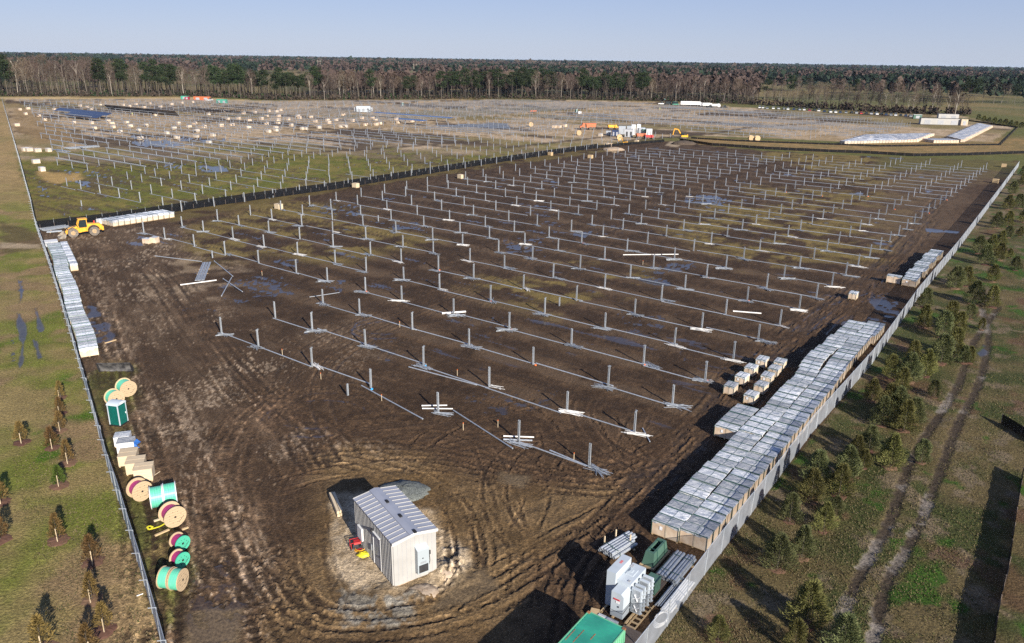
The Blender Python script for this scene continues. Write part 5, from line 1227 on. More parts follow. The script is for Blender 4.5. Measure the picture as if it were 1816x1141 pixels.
b = MB(); fbox(b, 6.1, 8.75, -4.1, -3.98, 0, .13); fbox(b, 6.1, 8.75, -3.15, -3.03, 0, .13); fbox(b, 6.1, 6.25, -4.1, -3.03, .02, .14); fbox(b, 8.6, 8.75, -4.1, -3.03, .02, .14); b.build('pallet_base', 'wood', va)
for s in (6.9, 8.0):
    b = MB(); P_ = [(*fpt(s, -3.13), .15), (*fpt(s, -3.22), 1.115), (*fpt(s, -3.87), 1.115), (*fpt(s, -4.01), .15)]
    for a, c in zip(P_, P_[1:]): b.bar(a, c, .05, .012)
    b.build('strap', 'strap_green', va)
def pipe_bundle(p, q, rows, m, label, r=.11, stakes=False, name='pipe_bundle', z0=.12, wrap=True):
    x, y = (p[0] + q[0]) / 2, (p[1] + q[1]) / 2; root = empty(name, x, y, 0, heading(p, q)); tag(root, label, 'pipe bundle'); L = math.hypot(q[0] - p[0], q[1] - p[1]); i = 0
    for lev, n in enumerate(rows):
        for k in range(n):
            o_ = random.uniform(-.08, .08); b = MB(); yy = (k - (n - 1) / 2) * 2.05 * r; zz = z0 + r + lev * 1.75 * r; b.tube((-L / 2 + o_, yy, zz), (L / 2 + o_, yy, zz), r, 12, caps=False); b.tube((-L / 2 + o_ + .02, yy, zz), (L / 2 + o_ - .02, yy, zz), r * .8, 10)
            b.build('pipe', m, root)
    wd = max(rows) * 2.05 * r
    for t in (-.3, .3):
        if wrap: b = MB(); b.box(t * L, 0, z0 + len(rows) * 1.8 * r + .03, .05, wd * .7, .015); b.box(t * L, wd / 2 + .01, z0, .05, .015, len(rows) * 1.7 * r); b.box(t * L, -wd / 2 - .01, z0, .05, .015, len(rows) * 1.7 * r); b.build('strap', 'strap_green', root)
        b = MB(); b.box(t * L, 0, 0, .14, wd + .25, z0 - .005); b.build('bearer', 'wood', root)
    if stakes:
        for t, sy in ((-.28, 1), (.12, 1), (.22, -1)): b = MB(); b.box(t * L, sy * (wd / 2 + .08), 0, .09, .07, .95); b.build('side_stake', 'wood_pale', root)
    return root
pipe_bundle(fpt(5.70, -6.62), fpt(8.65, -5.98), (4, 3), 'galv', 'silver conduit bundle held by three wooden stakes', stakes=True)
pipe_bundle(fpt(5.60, -6.05), fpt(8.0, -5.55), (4, 2), 'galv', 'second silver bundle lying close in front of the staked one')
pipe_bundle(fpt(5.50, -2.22), fpt(8.65, -2.22), (3, 3), 'galv', 'strapped silver channel bundle, left of two beside the green pad box')
pipe_bundle(fpt(5.50, -1.50), fpt(8.75, -1.50), (4, 3), 'galv', 'strapped silver channel bundle nearest the right fence', .095)
for i, (n, z) in enumerate(((-1.42, .06), (-1.27, .06), (-1.12, .06), (-1.33, .17))):
    loose('long_pipe', fpt(3.0 + .05 * i, n), fpt(6.6, n), 'galv', f"long thin steel pipe, {ordn(i + 1)} of four lying beside the right fence", 'pipe', .05, z)
pipe_bundle(fpt(2.9, -.62), fpt(6.5, -.62), (5,), 'white_tube', 'flat row of pale pipes seen through the right fence', .07, z0=.05, wrap=False)
b = MB(); c0 = fpt(2.0, -.55)
for k in range(4):
    P_ = [(c0[0] + math.cos(t) * (.55 - .05 * k) * 1.5 * FE[0] - math.sin(t) * .33 * FE[1], c0[1] + math.cos(t) * (.55 - .05 * k) * 1.5 * FE[1] + math.sin(t) * .33 * FE[0], .06 + .05 * k) for t in np.linspace(0, 2 * math.pi, 22)]
    for a, c in zip(P_, P_[1:]): b.tube(a, c, .03, 5)
tag(b.build('conduit_coil', 'white_tube'), 'pale coil of flexible conduit seen through the right fence', 'coil')
mt = zero('timber_mat', 'dark weathered timber mat between transformer and container', 'timber mat'); 
for i in range(7): fbox(MB(), -1.3 + i * .22, -1.1 + i * .22, -2.15, -.95, 0, .10).build('plank', 'wood_old', mt)
mt = zero('timber_mat', 'long dark timber mat beside the pipe bundles', 'timber mat')
for i in range(5): fbox(MB(), 3.7, 8.9, -2.85 + i * .21, -2.66 + i * .21, 0, .06).build('plank', 'wood_old', mt)
mt = zero('pallet', 'empty tan pallet frame at the foot of the radiators', 'pallet')
for i in range(6): fbox(MB(), .25 + i * .45, .38 + i * .45, -2.0, -1.45, .06, .10).build('board', 'wood', mt)
for n in (-2.0, -1.52): fbox(MB(), .2, 2.95, n, n + .08, 0, .055).build('bearer', 'wood', mt)
x, y = fpt(-1.9, -2.7); bx = plain_box('film_roll', 1.3, .45, .4, 'film', 'film'); bx.location = (*fpt(-.35, -3.0), 0); bx.rotation_euler = (0, 0, RZ); tag(bx, 'blue-white wrapped roll between container and transformer', 'roll')
bx = plain_box('wooden_crate', .5, .5, .35, 'wood', 'wood'); bx.location = (*fpt(-.1, -4.0), 0); bx.rotation_euler = (0, 0, RZ + .3); tag(bx, 'small wooden box on the dark ground by the container corner', 'crate')
tk = zero('cabinet', 'low dark green cabinet lid behind the radiators', 'cabinet'); fbox(MB(), 3.75, 4.6, -2.55, -1.85, .1, 1.0).build('box_body', 'green_box', tk); fbox(MB(), 3.72, 4.63, -2.58, -1.82, 1.003, 1.05).build('lid', 'green_box', tk); fbox(MB(), 3.75, 4.6, -2.5, -1.9, 0, .095).build('skid', 'wood', tk)

# ================================================================== SHIPPING CONTAINER
ct = zero('shipping_container', 'weathered green shipping container with rust streaks, bottom edge of the yard', 'container')
s0, s1, n0, n1 = -8.75, -2.68, -3.06, -.64
rf = fbox(MB(), s0 + .05, s1 - .05, n0 + .05, n1 - .05, 2.5, 2.545)
for i in range(22): fbox(rf, s0 + .2 + i * .262, s0 + .30 + i * .262, n0 + .12, n1 - .12, 2.546, 2.560)
rf.build('roof_sheet', 'container_green', ct)
b = MB(); k = 23
for i in range(k):
    a = s0 + .1 + (s1 - s0 - .2) * i / k; c = a + (s1 - s0 - .2) / k * .55
    fbox(b, a, c, n1 - .07, n1 - .03, .15, 2.48); fbox(b, a, c, n0 + .03, n0 + .07, .15, 2.48)
fbox(b, s0 + .06, s1 - .06, n1 - .09, n1 - .072, .15, 2.49); fbox(b, s0 + .06, s1 - .06, n0 + .072, n0 + .09, .15, 2.49); b.build('side_wall', 'container_side', ct)
b = MB(); fbox(b, s1 - .09, s1 - .05, n0 + .1, n1 - .1, .15, 2.49)
for i in range(8): fbox(b, s1 - .049, s1 - .02, n0 + .15 + i * .28, n0 + .29 + i * .28, .2, 2.45)
b.build('end_wall', 'container_side', ct)
fbox(MB(), s0, s1, n0 + .02, n1 - .02, .02, .14).build('floor_frame', 'container_side', ct)
b = MB()
for n in (n0, n1 - .06): fbox(b, s0 + .18, s1 - .18, n, n + .06, 2.5, 2.57)
for s in (s0, s1 - .06): fbox(b, s, s + .06, n0 + .18, n1 - .18, 2.5, 2.57)
b.build('top_rail', 'container_side', ct)
for s in (s0, s1 - .178):
    for n in (n0, n1 - .178): fbox(MB(), s, s + .178, n, n + .178, 2.47, 2.59).build('corner_casting', 'rust', ct); fbox(MB(), s + .02, s + .158, n + .02, n + .158, .0, 2.469).build('corner_post', 'container_side', ct)
b = MB(); rr = random.Random(3)
for i in range(16): s = s1 - rr.uniform(.1, 5.5); n = n0 + rr.uniform(.1, 2.2); l = rr.uniform(.2, 1.2); fbox(b, s - l, s, n, n + rr.uniform(.02, .07), 2.5605, 2.5635)
b.build('rust_streaks', 'rust', ct)
# ================================================================== VEGETATION
def veg_mat(name, c1, c2, rough=.9, trans=0.0):
    m = bpy.data.materials.new(name); m.use_nodes = True; nt = m.node_tree; b = nt.nodes['Principled BSDF']; b.inputs['Roughness'].default_value = rough; b.inputs['Specular IOR Level'].default_value = .15
    g = nd(nt, 'ShaderNodeNewGeometry'); oi = nd(nt, 'ShaderNodeObjectInfo')
    rp = nd(nt, 'ShaderNodeMix', data_type='RGBA'); rp.inputs[6].default_value = (*c1, 1); rp.inputs[7].default_value = (*c2, 1)
    nt.links.new(g.outputs['Random Per Island'], rp.inputs[0])
    hs = nd(nt, 'ShaderNodeHueSaturation'); mr = nd(nt, 'ShaderNodeMapRange'); mr.inputs['To Min'].default_value = .72; mr.inputs['To Max'].default_value = 1.3
    nt.links.new(oi.outputs['Random'], mr.inputs['Value']); nt.links.new(mr.outputs[0], hs.inputs['Value'])
    mh = nd(nt, 'ShaderNodeMapRange'); mh.inputs['To Min'].default_value = .485; mh.inputs['To Max'].default_value = .515
    nt.links.new(oi.outputs['Random'], mh.inputs['Value']); nt.links.new(mh.outputs[0], hs.inputs['Hue'])
    nt.links.new(rp.outputs[2], hs.inputs['Color']); nt.links.new(hs.outputs[0], b.inputs['Base Color']); MATS[name] = m
veg_mat('needles', (0.062, 0.068, 0.020), (0.185, 0.172, 0.060))
veg_mat('needles_blue', (0.048, 0.060, 0.024), (0.145, 0.148, 0.062))
veg_mat('arborvitae', (0.070, 0.046, 0.016), (0.165, 0.105, 0.038))
veg_mat('arborvitae_green', (0.030, 0.060, 0.012), (0.085, 0.120, 0.022))
veg_mat('pine_green', (0.010, 0.020, 0.009), (0.040, 0.055, 0.022))
veg_mat('twigs', (0.058, 0.040, 0.028), (0.125, 0.092, 0.067))
veg_mat('twigs_red', (0.052, 0.037, 0.030), (0.110, 0.080, 0.066))
veg_mat('bark_mixed', (0.03, 0.024, 0.019), (0.13, 0.108, 0.088)); veg_mat('pine_dark', (0.006, 0.013, 0.009), (0.022, 0.034, 0.020))
veg_mat('twigs_dark', (0.028, 0.021, 0.016), (0.075, 0.056, 0.042))
veg_mat('bark', (0.075, 0.062, 0.050), (0.14, 0.118, 0.096))
veg_mat('bark_pale', (0.20, 0.175, 0.145), (0.30, 0.265, 0.22))
veg_mat('mulch', (0.11, 0.06, 0.04), (0.16, 0.09, 0.06))
def quills(n, fn, L, W_, rs, lift=.5):
    """n narrow pointed leaf sprays; fn(rng) gives point and outward direction"""
    V = np.zeros((n * 4, 3)); F = np.zeros((n * 2, 3), int)
    for i in range(n):
        p, d = fn(rs); d = d + rs.normal(0, .35, 3); d[2] += lift; d /= np.linalg.norm(d) + 1e-9
        s = np.cross(d, rs.normal(0, 1, 3)); s /= np.linalg.norm(s) + 1e-9; l = L * rs.uniform(.6, 1.3); w = W_ * rs.uniform(.7, 1.3)
        V[4 * i] = p; V[4 * i + 1] = p + d * l * .45 + s * w; V[4 * i + 2] = p + d * l; V[4 * i + 3] = p + d * l * .45 - s * w
        F[2 * i] = (4 * i, 4 * i + 1, 4 * i + 2); F[2 * i + 1] = (4 * i, 4 * i + 2, 4 * i + 3)
    return V, F
def cone_fn(h, r, z0, pw=.8, lumps=7, seed=0):
    lr = np.random.default_rng(seed); ph = lr.uniform(0, 6.28, 6)
    def f(rs):
        t = rs.random() ** .8; z = z0 + (h - z0) * t; a = rs.uniform(0, 6.283); prof = (1 - t) ** pw * (.55 + .45 * min(1, t * 5)) + .03
        lump = 1 + .28 * math.sin(a * 2 + ph[0] + z * 1.7) + .22 * math.sin(a * 3 + ph[1] - z * 2.6) + .15 * math.sin(z * 7 + ph[2])
        rr = r * prof * lump * math.sqrt(rs.uniform(.25, 1)); return np.array([math.cos(a) * rr, math.sin(a) * rr, z]), np.array([math.cos(a), math.sin(a), .4])
    return f
def small_tree(name, h, r, m, n, L, W_, seed, pw=.8, z0=.15, stake=False, mulch=True, wood='bark'):
    root = empty(name, 0, 0); rs = np.random.default_rng(seed)
    V, F = quills(n, cone_fn(h, r, z0 * h, pw, seed=seed), L, W_, rs)
    o = bpy.data.objects.new('crown', np_mesh('crown', V, F, m)); COL.objects.link(o); o.parent = root
    b = MB(); b.tube((0, 0, -.05), (0, 0, h * .8), .035 * h / 2.5, 6, .01); b.build('trunk', wood, root)
    if mulch:
        b = MB(); b.blob((0, 0, -.03), .75, 14, 3, .14, .18, True, seed); b.build('mulch_ring', 'mulch', root)
    if stake: b = MB(); b.box(.12, -.28, 0, .042, .04, 1.05); b.build('tree_stake', 'wood_pale', root)
    return root
ARB = [small_tree('young_evergreen', 1.95, .50, 'arborvitae', 900, .22, .024, 100 + i, .75, .12, True) for i in range(3)]
ARBG = [small_tree('young_evergreen', 1.7, .45, 'arborvitae_green', 1300, .18, .028, 110, .7, .12, True)]
fa = [False] * 3; fg = [False]
LT = [(39, 785, 1.0, ''), (93, 795, 1.0, ''), (121, 821, 1.05, ''), (108, 764, .95, ''), (107, 734, .85, ''), (108, 706, .9, ''), (106, 861, 1.0, 'g'), (0, 892, 1.1, ''), (103, 958, 1.05, ''), (1, 958, 1.1, ''), (164, 998, 1.05, ''), (164, 1065, 1.0, ''), (186, 1117, .95, ''), (76, 1152, 1.15, ''), (158, 1160, 1.0, ''), (104, 704, .8, '')]
for i, (u, v, s_, g_) in enumerate(LT[:15]):
    x, y = site(u, v); where = ['standing alone in the left turf, farther back', 'right of the leftmost lone tree, farther back', 'with tall stake, between upper group and dark green tree', 'lowest of three in the upper tight group', 'middle of three in the upper tight group', 'topmost of the upper tight group near the puddles',
        'the only dark green one of the left planting', 'cut by the left picture edge, upper one', 'beside a bright green turf patch', 'cut by the left picture edge, lower one', 'left of the reels, upper of the near pair', 'left of the reels, lower of the near pair', 'close to the left fence, near its rod', 'at the bottom edge, left of the fence', 'at the very bottom beside the fence corner'][i]
    o = put(ARBG if g_ else ARB, fg if g_ else fa, x, y, random.uniform(-.4, .4), f"{'green' if g_ else 'bronze'} young evergreen {where}", 'staked young evergreens left of the fence', 0 if g_ else i % 3, sc=(s_, s_, s_))
CON = [small_tree('planted_conifer', 3.5, 1.30, 'needles' if i % 2 else 'needles_blue', 5600, .30, .022, 130 + i, .48 + .06 * i, .05) for i in range(4)]
fc = [False] * 4
RT = [(1273, 1137, .55, 1), (1378, 1010, .85, 0), (1421, 990, .8, 2), (1460, 942, .75, 3), (1430, 1110, 1.0, 1), (1408, 1155, .7, 3), (1492, 1165, .9, 0), (1400, 925, .75, 2), (1437, 890, .9, 1), (1487, 880, .9, 3), (1446, 862, 1.0, 0), (1500, 850, .95, 2), (1531, 830, .5, 1), (1578, 830, .9, 3), (1633, 821, .62, 0), (1545, 712, .7, 1), (1562, 755, .85, 2), (1602, 765, .9, 3), (1588, 740, .9, 0), (1578, 672, .8, 1), (1610, 678, .95, 2), (1640, 668, .9, 3),
      (1668, 645, 1.0, 0), (1690, 632, 1.0, 1), (1708, 644, .6, 2), (1637, 582, .9, 3), (1670, 600, 1.0, 0), (1684, 575, .9, 1), (1727, 540, 1.0, 2), (1757, 545, .9, 3), (1693, 512, 1.0, 0), (1712, 508, .9, 1), (1747, 470, 1.0, 2), (1772, 462, .9, 3), (1735, 450, .95, 0), (1757, 446, .9, 1), (1767, 405, 1.0, 2), (1787, 402, .95, 3), (1788, 422, .7, 0), (1787, 372, 1.0, 1), (1806, 370, 1.0, 2), (1808, 420, .6, 3), (1795, 345, 1.0, 0), (1812, 330, 1.0, 1), (1814, 312, .9, 2), (1790, 458, .5, 3), (1655, 705, .55, 2), (1618, 640, .7, 1),
      (1700, 590, .8, 3), (1720, 566, .6, 0), (1640, 545, .8, 2), (1760, 500, .8, 1), (1800, 480, .7, 0), (1775, 435, .8, 3), (1815, 395, .9, 1), (1740, 585, .45, 3), (1540, 800, .7, 0), (1480, 920, .6, 2)]
random.seed(8); RT = [(u, v, s_ * (.98 if v < 850 else .88), q) for u, v, s_, q in RT] + [(u + random.uniform(-26, 26), v + random.uniform(-16, 16), s_ * random.uniform(.75, 1.05), (q + 1) % 4) for u, v, s_, q in RT if v < 900 and 600 < v and random.random() < .35 and u > 1450]
RT.sort(key=lambda t: -t[1])
for i, (u, v, s_, q) in enumerate(RT):
    x, y = site(u, v); o = put(CON, fc, x, y, random.uniform(0, 6.28), f"{['bluish', 'green', 'bluish', 'green'][q]} young conifer, {ordn(i + 1)} nearest in the planting right of the fence", 'young conifers right of the fence', q, sc=(s_ * random.uniform(.9, 1.1), s_ * random.uniform(.9, 1.1), s_))
# small shrubs on the verge beyond the office
for i in range(9):
    x, y = site(1735 + i * 9.5, 214 + i * 1.7 + random.uniform(-1, 1)); s_ = random.uniform(.8, 1.15)
    put(CON, fc, x, y, i, f"round dark shrub, {ordn(i + 1)} from the left beside the far road at right", 'dark shrubs by the far road', i % 4, sc=(s_ * 1.3, s_ * 1.3, s_))

# ------------------------------------------------------------------ woodland
def bare_tree(h, seed, pale, spread=.30, fork=.35):
    rs = random.Random(seed); root = empty('bare_tree', 0, 0); tr_ = MB(); V = []; F = []
    def limb(p, d, L, r, lev):
        q = p + d * L
        if lev <= 1: tr_.tube(p, q, r, 4 if lev else 5, r * .55, caps=False)
        else:
            s = d.orthogonal().normalized() * max(r, .035); n = len(V); V.extend([tuple(p + s), tuple(p - s), tuple(q)]); F.append((n, n + 1, n + 2))
        if lev >= 3: return
        for i in range([7, 5, 5][lev]):
            t = rs.uniform(.25 if lev else fork, 1); pp = p + d * (L * t)
            a = Vector((rs.gauss(0, 1), rs.gauss(0, 1), rs.uniform(.1, 1.3))).normalized(); nd_ = (d * .75 + a * [.55, .8, .9][lev] + Vector((0, 0, .25))).normalized()
            limb(pp, nd_, L * rs.uniform(.38, .6) * (1.15 - .4 * t), r * .5, lev + 1)
    base = Vector((0, 0, -.3)); d = Vector((rs.uniform(-.05, .05), rs.uniform(-.05, .05), 1)).normalized()
    limb(base, d, h * .74, h * .013, 0)
    tr_.build('trunk', 'bark_pale' if pale else 'bark', root)
    # fine twigs: a haze of short strokes inside the crown
    for i in range(520):
        t = rs.random(); z = h * (fork + (1 - fork) * t); rr = h * spread * math.sin(math.pi * min(.97, .12 + t * .83)) ** .7 * math.sqrt(rs.random()); a = rs.uniform(0, 6.28)
        p = Vector((math.cos(a) * rr, math.sin(a) * rr, z)); dd = Vector((math.cos(a) * .5 + rs.gauss(0, .5), math.sin(a) * .5 + rs.gauss(0, .5), rs.uniform(.3, 1.3))).normalized(); L = rs.uniform(.8, 2.0); s = dd.orthogonal().normalized() * .055; n = len(V)
        V.extend([tuple(p + s), tuple(p - s), tuple(p + dd * L)]); F.append((n, n + 1, n + 2))
    o = bpy.data.objects.new('crown', np_mesh('crown', V, F, 'twigs_red' if seed % 2 else 'twigs')); COL.objects.link(o); o.parent = root
    return root
def pine_tree(h, seed, r=.2, z0=.45):
    root = empty('pine_tree', 0, 0); rs = np.random.default_rng(seed); b = MB(); b.tube((0, 0, -.3), (0, 0, h * .9), h * .013, 5, .05); b.build('trunk', 'bark', root)
    cl = [(rs.uniform(0, 6.28), rs.uniform(z0, .97)) for _ in range(20)]; Vs = []; Fs = []; n0 = 0
    for a, t in cl:
        rr = h * r * math.sin(math.pi * min(.95, .15 + (t - z0) / (1 - z0) * .8)) ** .8 * rs.uniform(.4, 1); c = np.array([math.cos(a) * rr, math.sin(a) * rr, t * h]); cr = h * .065 * rs.uniform(.7, 1.3)
        def fn(q, c=c, cr=cr):
            v = q.normal(0, 1, 3); v /= np.linalg.norm(v); return c + v * cr * q.uniform(.3, 1) * np.array([1.3, 1.3, .6]), v
        V, F = quills(95, fn, .9, .20, rs, .3); Vs.append(V); Fs.append(F + n0); n0 += len(V)
    o = bpy.data.objects.new('crown', np_mesh('crown', np.concatenate(Vs), np.concatenate(Fs), 'pine_green')); COL.objects.link(o); o.parent = root
    return root
BT = [bare_tree(20, 200 + i, i % 3 == 0, .17 + .025 * (i % 3), .42) for i in range(7)]; fb = [False] * 7
PT = [pine_tree(20, 300 + i, .17 + .02 * i) for i in range(4)]; fpn = [False] * 4
# far edge of the cleared land, base in image pixels: (u of base, v of base, tree height)
def edge_v(u): return float(np.interp(u, [-60, 0, 200, 330, 480, 900, 1160, 1260, 1330, 1560, 1700, 1880], [171, 171, 171.5, 171, 178, 175.5, 180, 183, 186, 200, 205, 212]))
def edge_h(u): return float(np.interp(u, [0, 60, 220, 330, 480, 620, 760, 880, 1050, 1200, 1350, 1600, 1800], [27, 29, 27, 22, 21, 20, 19, 22, 22, 20, 18, 17, 16]))
pine_zone = lambda u: (u < 25) or 170 < u < 190 or 205 < u < 222 or 255 < u < 325 or 355 < u < 440 or 450 < u < 566 or 655 < u < 665 or 720 < u < 740 or 775 < u < 985 or 1030 < u < 1115 or 1130 < u < 1145
random.seed(23); T = []
for i in range(196):
    u = -30 + 1360 * (i + random.uniform(-.4, .4)) / 196; row = i % 3
    T.append((u, edge_v(u) - row * 1.6 - random.uniform(0, 1), edge_h(u) * random.uniform(.8, 1.08), 'p' if pine_zone(u) and random.random() < .72 else 'b', 'wood'))
for i in range(44):
    u = 1335 + 385 * (i + random.uniform(-.4, .4)) / 44; T.append((u, edge_v(u) - random.uniform(0, 2), random.uniform(11, 18), 'b', 'row'))
T.append((1693, 206.5, 19, 'b', 'row')); T.append((1517, 197, 19, 'b', 'row'))
for i in range(34):
    u = 1330 + 500 * (i + random.uniform(-.4, .4)) / 34; T.append((u, 176 + (u - 1330) * .020 - random.uniform(0, 2), random.uniform(15, 21), 'p' if random.random() < .12 else 'b', 'back'))
T.sort(key=lambda t: t[0]); ctr = {}
GL = {'wood': 'the long wood behind the field', 'row': 'the thin tree row behind the parked cars', 'back': 'the wood beyond the right field'}
for (u, v, h, kd, zn) in T:
    x, y = site(u, v); ctr[(kd, zn)] = ctr.get((kd, zn), 0) + 1; s_ = h / 20 * (1.12 if kd == 'p' else 1)
    lb = f"{'dark green pine' if kd == 'p' else 'bare tree'}, {ordn(ctr[(kd, zn)])} {'pine' if kd == 'p' else 'bare one'} from left, {GL[zn].replace('the ', '', 1)}"
    put(PT if kd == 'p' else BT, fpn if kd == 'p' else fb, x, y, random.uniform(0, 6.28), lb, 'trees of ' + GL[zn], None, (s_ * random.uniform(.9, 1.2), s_ * random.uniform(.9, 1.2), s_))
for L_, f_ in ((PT, fpn), (BT, fb), (CON, fc), (ARB, fa)):
    for o, f in zip(L_, f_):
        if not f:
            for c in list(o.children): bpy.data.objects.remove(c)
            bpy.data.objects.remove(o)

# distant woods: thousands of crowns that read as one mass, drawn as ragged tufts
def tufts(P, H, Wd, name, m, label, nb=9, seed=0, low=.1):
    rs = np.random.default_rng(seed); n = len(P); V = np.zeros((n, nb, 4, 3)); a = rs.uniform(0, 6.283, (n, nb)); t = rs.uniform(low, 1, (n, nb)) ** .8; rr = Wd[:, None] * np.sin(np.pi * np.clip(.2 + t * .75, 0, .97)) * rs.uniform(.2, 1, (n, nb))
    c = np.stack([P[:, 0, None] + np.cos(a) * rr, P[:, 1, None] + np.sin(a) * rr, H[:, None] * t], -1); s1 = rs.normal(0, 1, (n, nb, 3)); s1 /= np.linalg.norm(s1, axis=-1, keepdims=True); s2 = np.cross(s1, rs.normal(0, 1, (n, nb, 3))); s2 /= np.linalg.norm(s2, axis=-1, keepdims=True)
    sz = (Wd[:, None, None] * rs.uniform(.35, .8, (n, nb, 1))); V[:, :, 0] = c + s1 * sz; V[:, :, 1] = c + s2 * sz; V[:, :, 2] = c - s1 * sz * .9; V[:, :, 3] = c - s2 * sz * .9
    V[..., 2] = np.maximum(V[..., 2], -.2); F = np.arange(n * nb * 4).reshape(-1, 4)
    o = bpy.data.objects.new(name, np_mesh(name, V.reshape(-1, 3), F, m)); COL.objects.link(o); return tag(o, label, 'woodland', kind='stuff')
rs = np.random.default_rng(77)
def scatter(n, r0, r1, cond, a0=-40, a1=40):
    a = np.radians(rs.uniform(a0, a1, n)); r = np.sqrt(rs.uniform(r0 * r0, r1 * r1, n)); x, y = r * np.sin(a), r * np.cos(a); k = cond(x, y, r, np.degrees(a)); return np.stack([x[k], y[k]], -1)
WN = lambda x, y, sc, sd: fbm(x, y, sc, 3, seed=sd)
# undergrowth and depth inside the first wood
uu = rs.uniform(-40, 1335, 2600); vv = np.array([edge_v(u) for u in uu]) - rs.uniform(-.6, 5.5, 2600); P = np.array([site(u, v) for u, v in zip(uu, vv)])
tufts(P, rs.uniform(1, 4.5, len(P)), rs.uniform(.6, 1.3, len(P)), 'undergrowth', 'twigs_dark', 'brown undergrowth between the trunks of the long wood', 9, 1)
uu = rs.uniform(-40, 1335, 500); vv = np.array([edge_v(u) for u in uu]) - rs.uniform(0, 3.5, 500); P = np.array([site(u, v) for u, v in zip(uu, vv)])
tufts(P, rs.uniform(1.5, 5, len(P)), rs.uniform(.8, 1.7, len(P)), 'evergreen_undergrowth', 'pine_green', 'dark evergreen bushes at the foot of the long wood', 8, 2, .0)
uu = rs.uniform(1330, 1720, 420); vv = np.array([edge_v(u) for u in uu]) - rs.uniform(-.4, 1.6, 420); P = np.array([site(u, v) for u, v in zip(uu, vv)])
tufts(P, rs.uniform(1.5, 6, len(P)), rs.uniform(.7, 1.7, len(P)), 'hedge_undergrowth', 'twigs_dark', 'scrub along the thin tree row behind the parked cars', 8, 3)
# bulk of the wood right behind its edge
uu = rs.uniform(-40, 1340, 2600); vv = np.array([edge_v(u) for u in uu]) - rs.uniform(.3, 7, 2600); P = np.array([site(u, v) for u, v in zip(uu, vv)]); n = len(P)
hh_ = np.array([edge_h(u) for u in uu]) * rs.uniform(.45, .8, n); ww = rs.uniform(.12, .24, n); V = np.zeros((n, 7, 3)); lean = rs.normal(0, .03, (n, 2)) * hh_[:, None]
for q in range(3): V[:, q, 0] = P[:, 0] + ww * math.cos(q * 2.094); V[:, q, 1] = P[:, 1] + ww * math.sin(q * 2.094); V[:, 3 + q, :2] = P + lean * .6 + np.stack([ww * .5 * math.cos(q * 2.094), ww * .5 * math.sin(q * 2.094)], -1); V[:, 3 + q, 2] = hh_ * .6
V[:, :3, 2] = -.3; V[:, 6, :2] = P + lean; V[:, 6, 2] = hh_
f = np.array([(0, 1, 4), (0, 4, 3), (1, 2, 5), (1, 5, 4), (2, 0, 3), (2, 3, 5), (3, 4, 6), (4, 5, 6), (5, 3, 6)]); F = (np.arange(n)[:, None, None] * 7 + f).reshape(-1, 3)
o = bpy.data.objects.new('inner_trunks', np_mesh('inner_trunks', V.reshape(-1, 3), F, 'bark_mixed')); COL.objects.link(o); tag(o, 'crowd of slender trunks deeper inside the long wood', 'woodland', kind='stuff')
uu = rs.uniform(560, 1340, 1500); vv = np.array([edge_v(u) for u in uu]) - rs.uniform(4, 14, 1500); P = np.array([site(u, v) for u, v in zip(uu, vv)])
tufts(P, rs.uniform(14, 21, len(P)), rs.uniform(2.5, 4.5, len(P)), 'inner_wood', 'twigs_red', 'hazy bare crowns massed behind the wood edge', 16, 4, .3)
def in_fields(x, y, r, a): return ((r < 1500) & (a < -6) & (a > -27)) | ((r < 1250) & (a > -12) & (a < 8)) | ((a > 14) & (r < 640))
c1 = lambda x, y, r, a: (~in_fields(x, y, r, a)) & (WN(x, y, 160, 91) > .40)
P = scatter(24000, 800, 3300, c1); wn = WN(P[:, 0], P[:, 1], 120, 92); g_ = wn > .54
Pb, Pg = P[~g_], P[g_]
tufts(Pb, rs.uniform(15, 22, len(Pb)), rs.uniform(3.5, 6, len(Pb)), 'bare_woodland', 'twigs_red', 'brown-grey bare woodland spreading to the horizon', 12, 5, .35)
tufts(Pg, rs.uniform(15, 23, len(Pg)), rs.uniform(3.5, 6, len(Pg)), 'pine_woodland', 'pine_dark', 'dark green pine patches in the distant woodland', 12, 6, .35)
P = scatter(16000, 3000, 12000, lambda x, y, r, a: WN(x, y, 500, 93) > .36); wn = WN(P[:, 0], P[:, 1], 500, 94); g_ = wn > .42
tufts(P[~g_], rs.uniform(16, 24, (~g_).sum()), rs.uniform(14, 26, (~g_).sum()), 'horizon_bare_woods', 'twigs_dark', 'bare woods near the horizon', 6, 7, .5)
tufts(P[g_], rs.uniform(16, 25, g_.sum()), rs.uniform(14, 26, g_.sum()), 'horizon_pine_woods', 'pine_dark', 'dark pine belt along the horizon', 6, 8, .5)

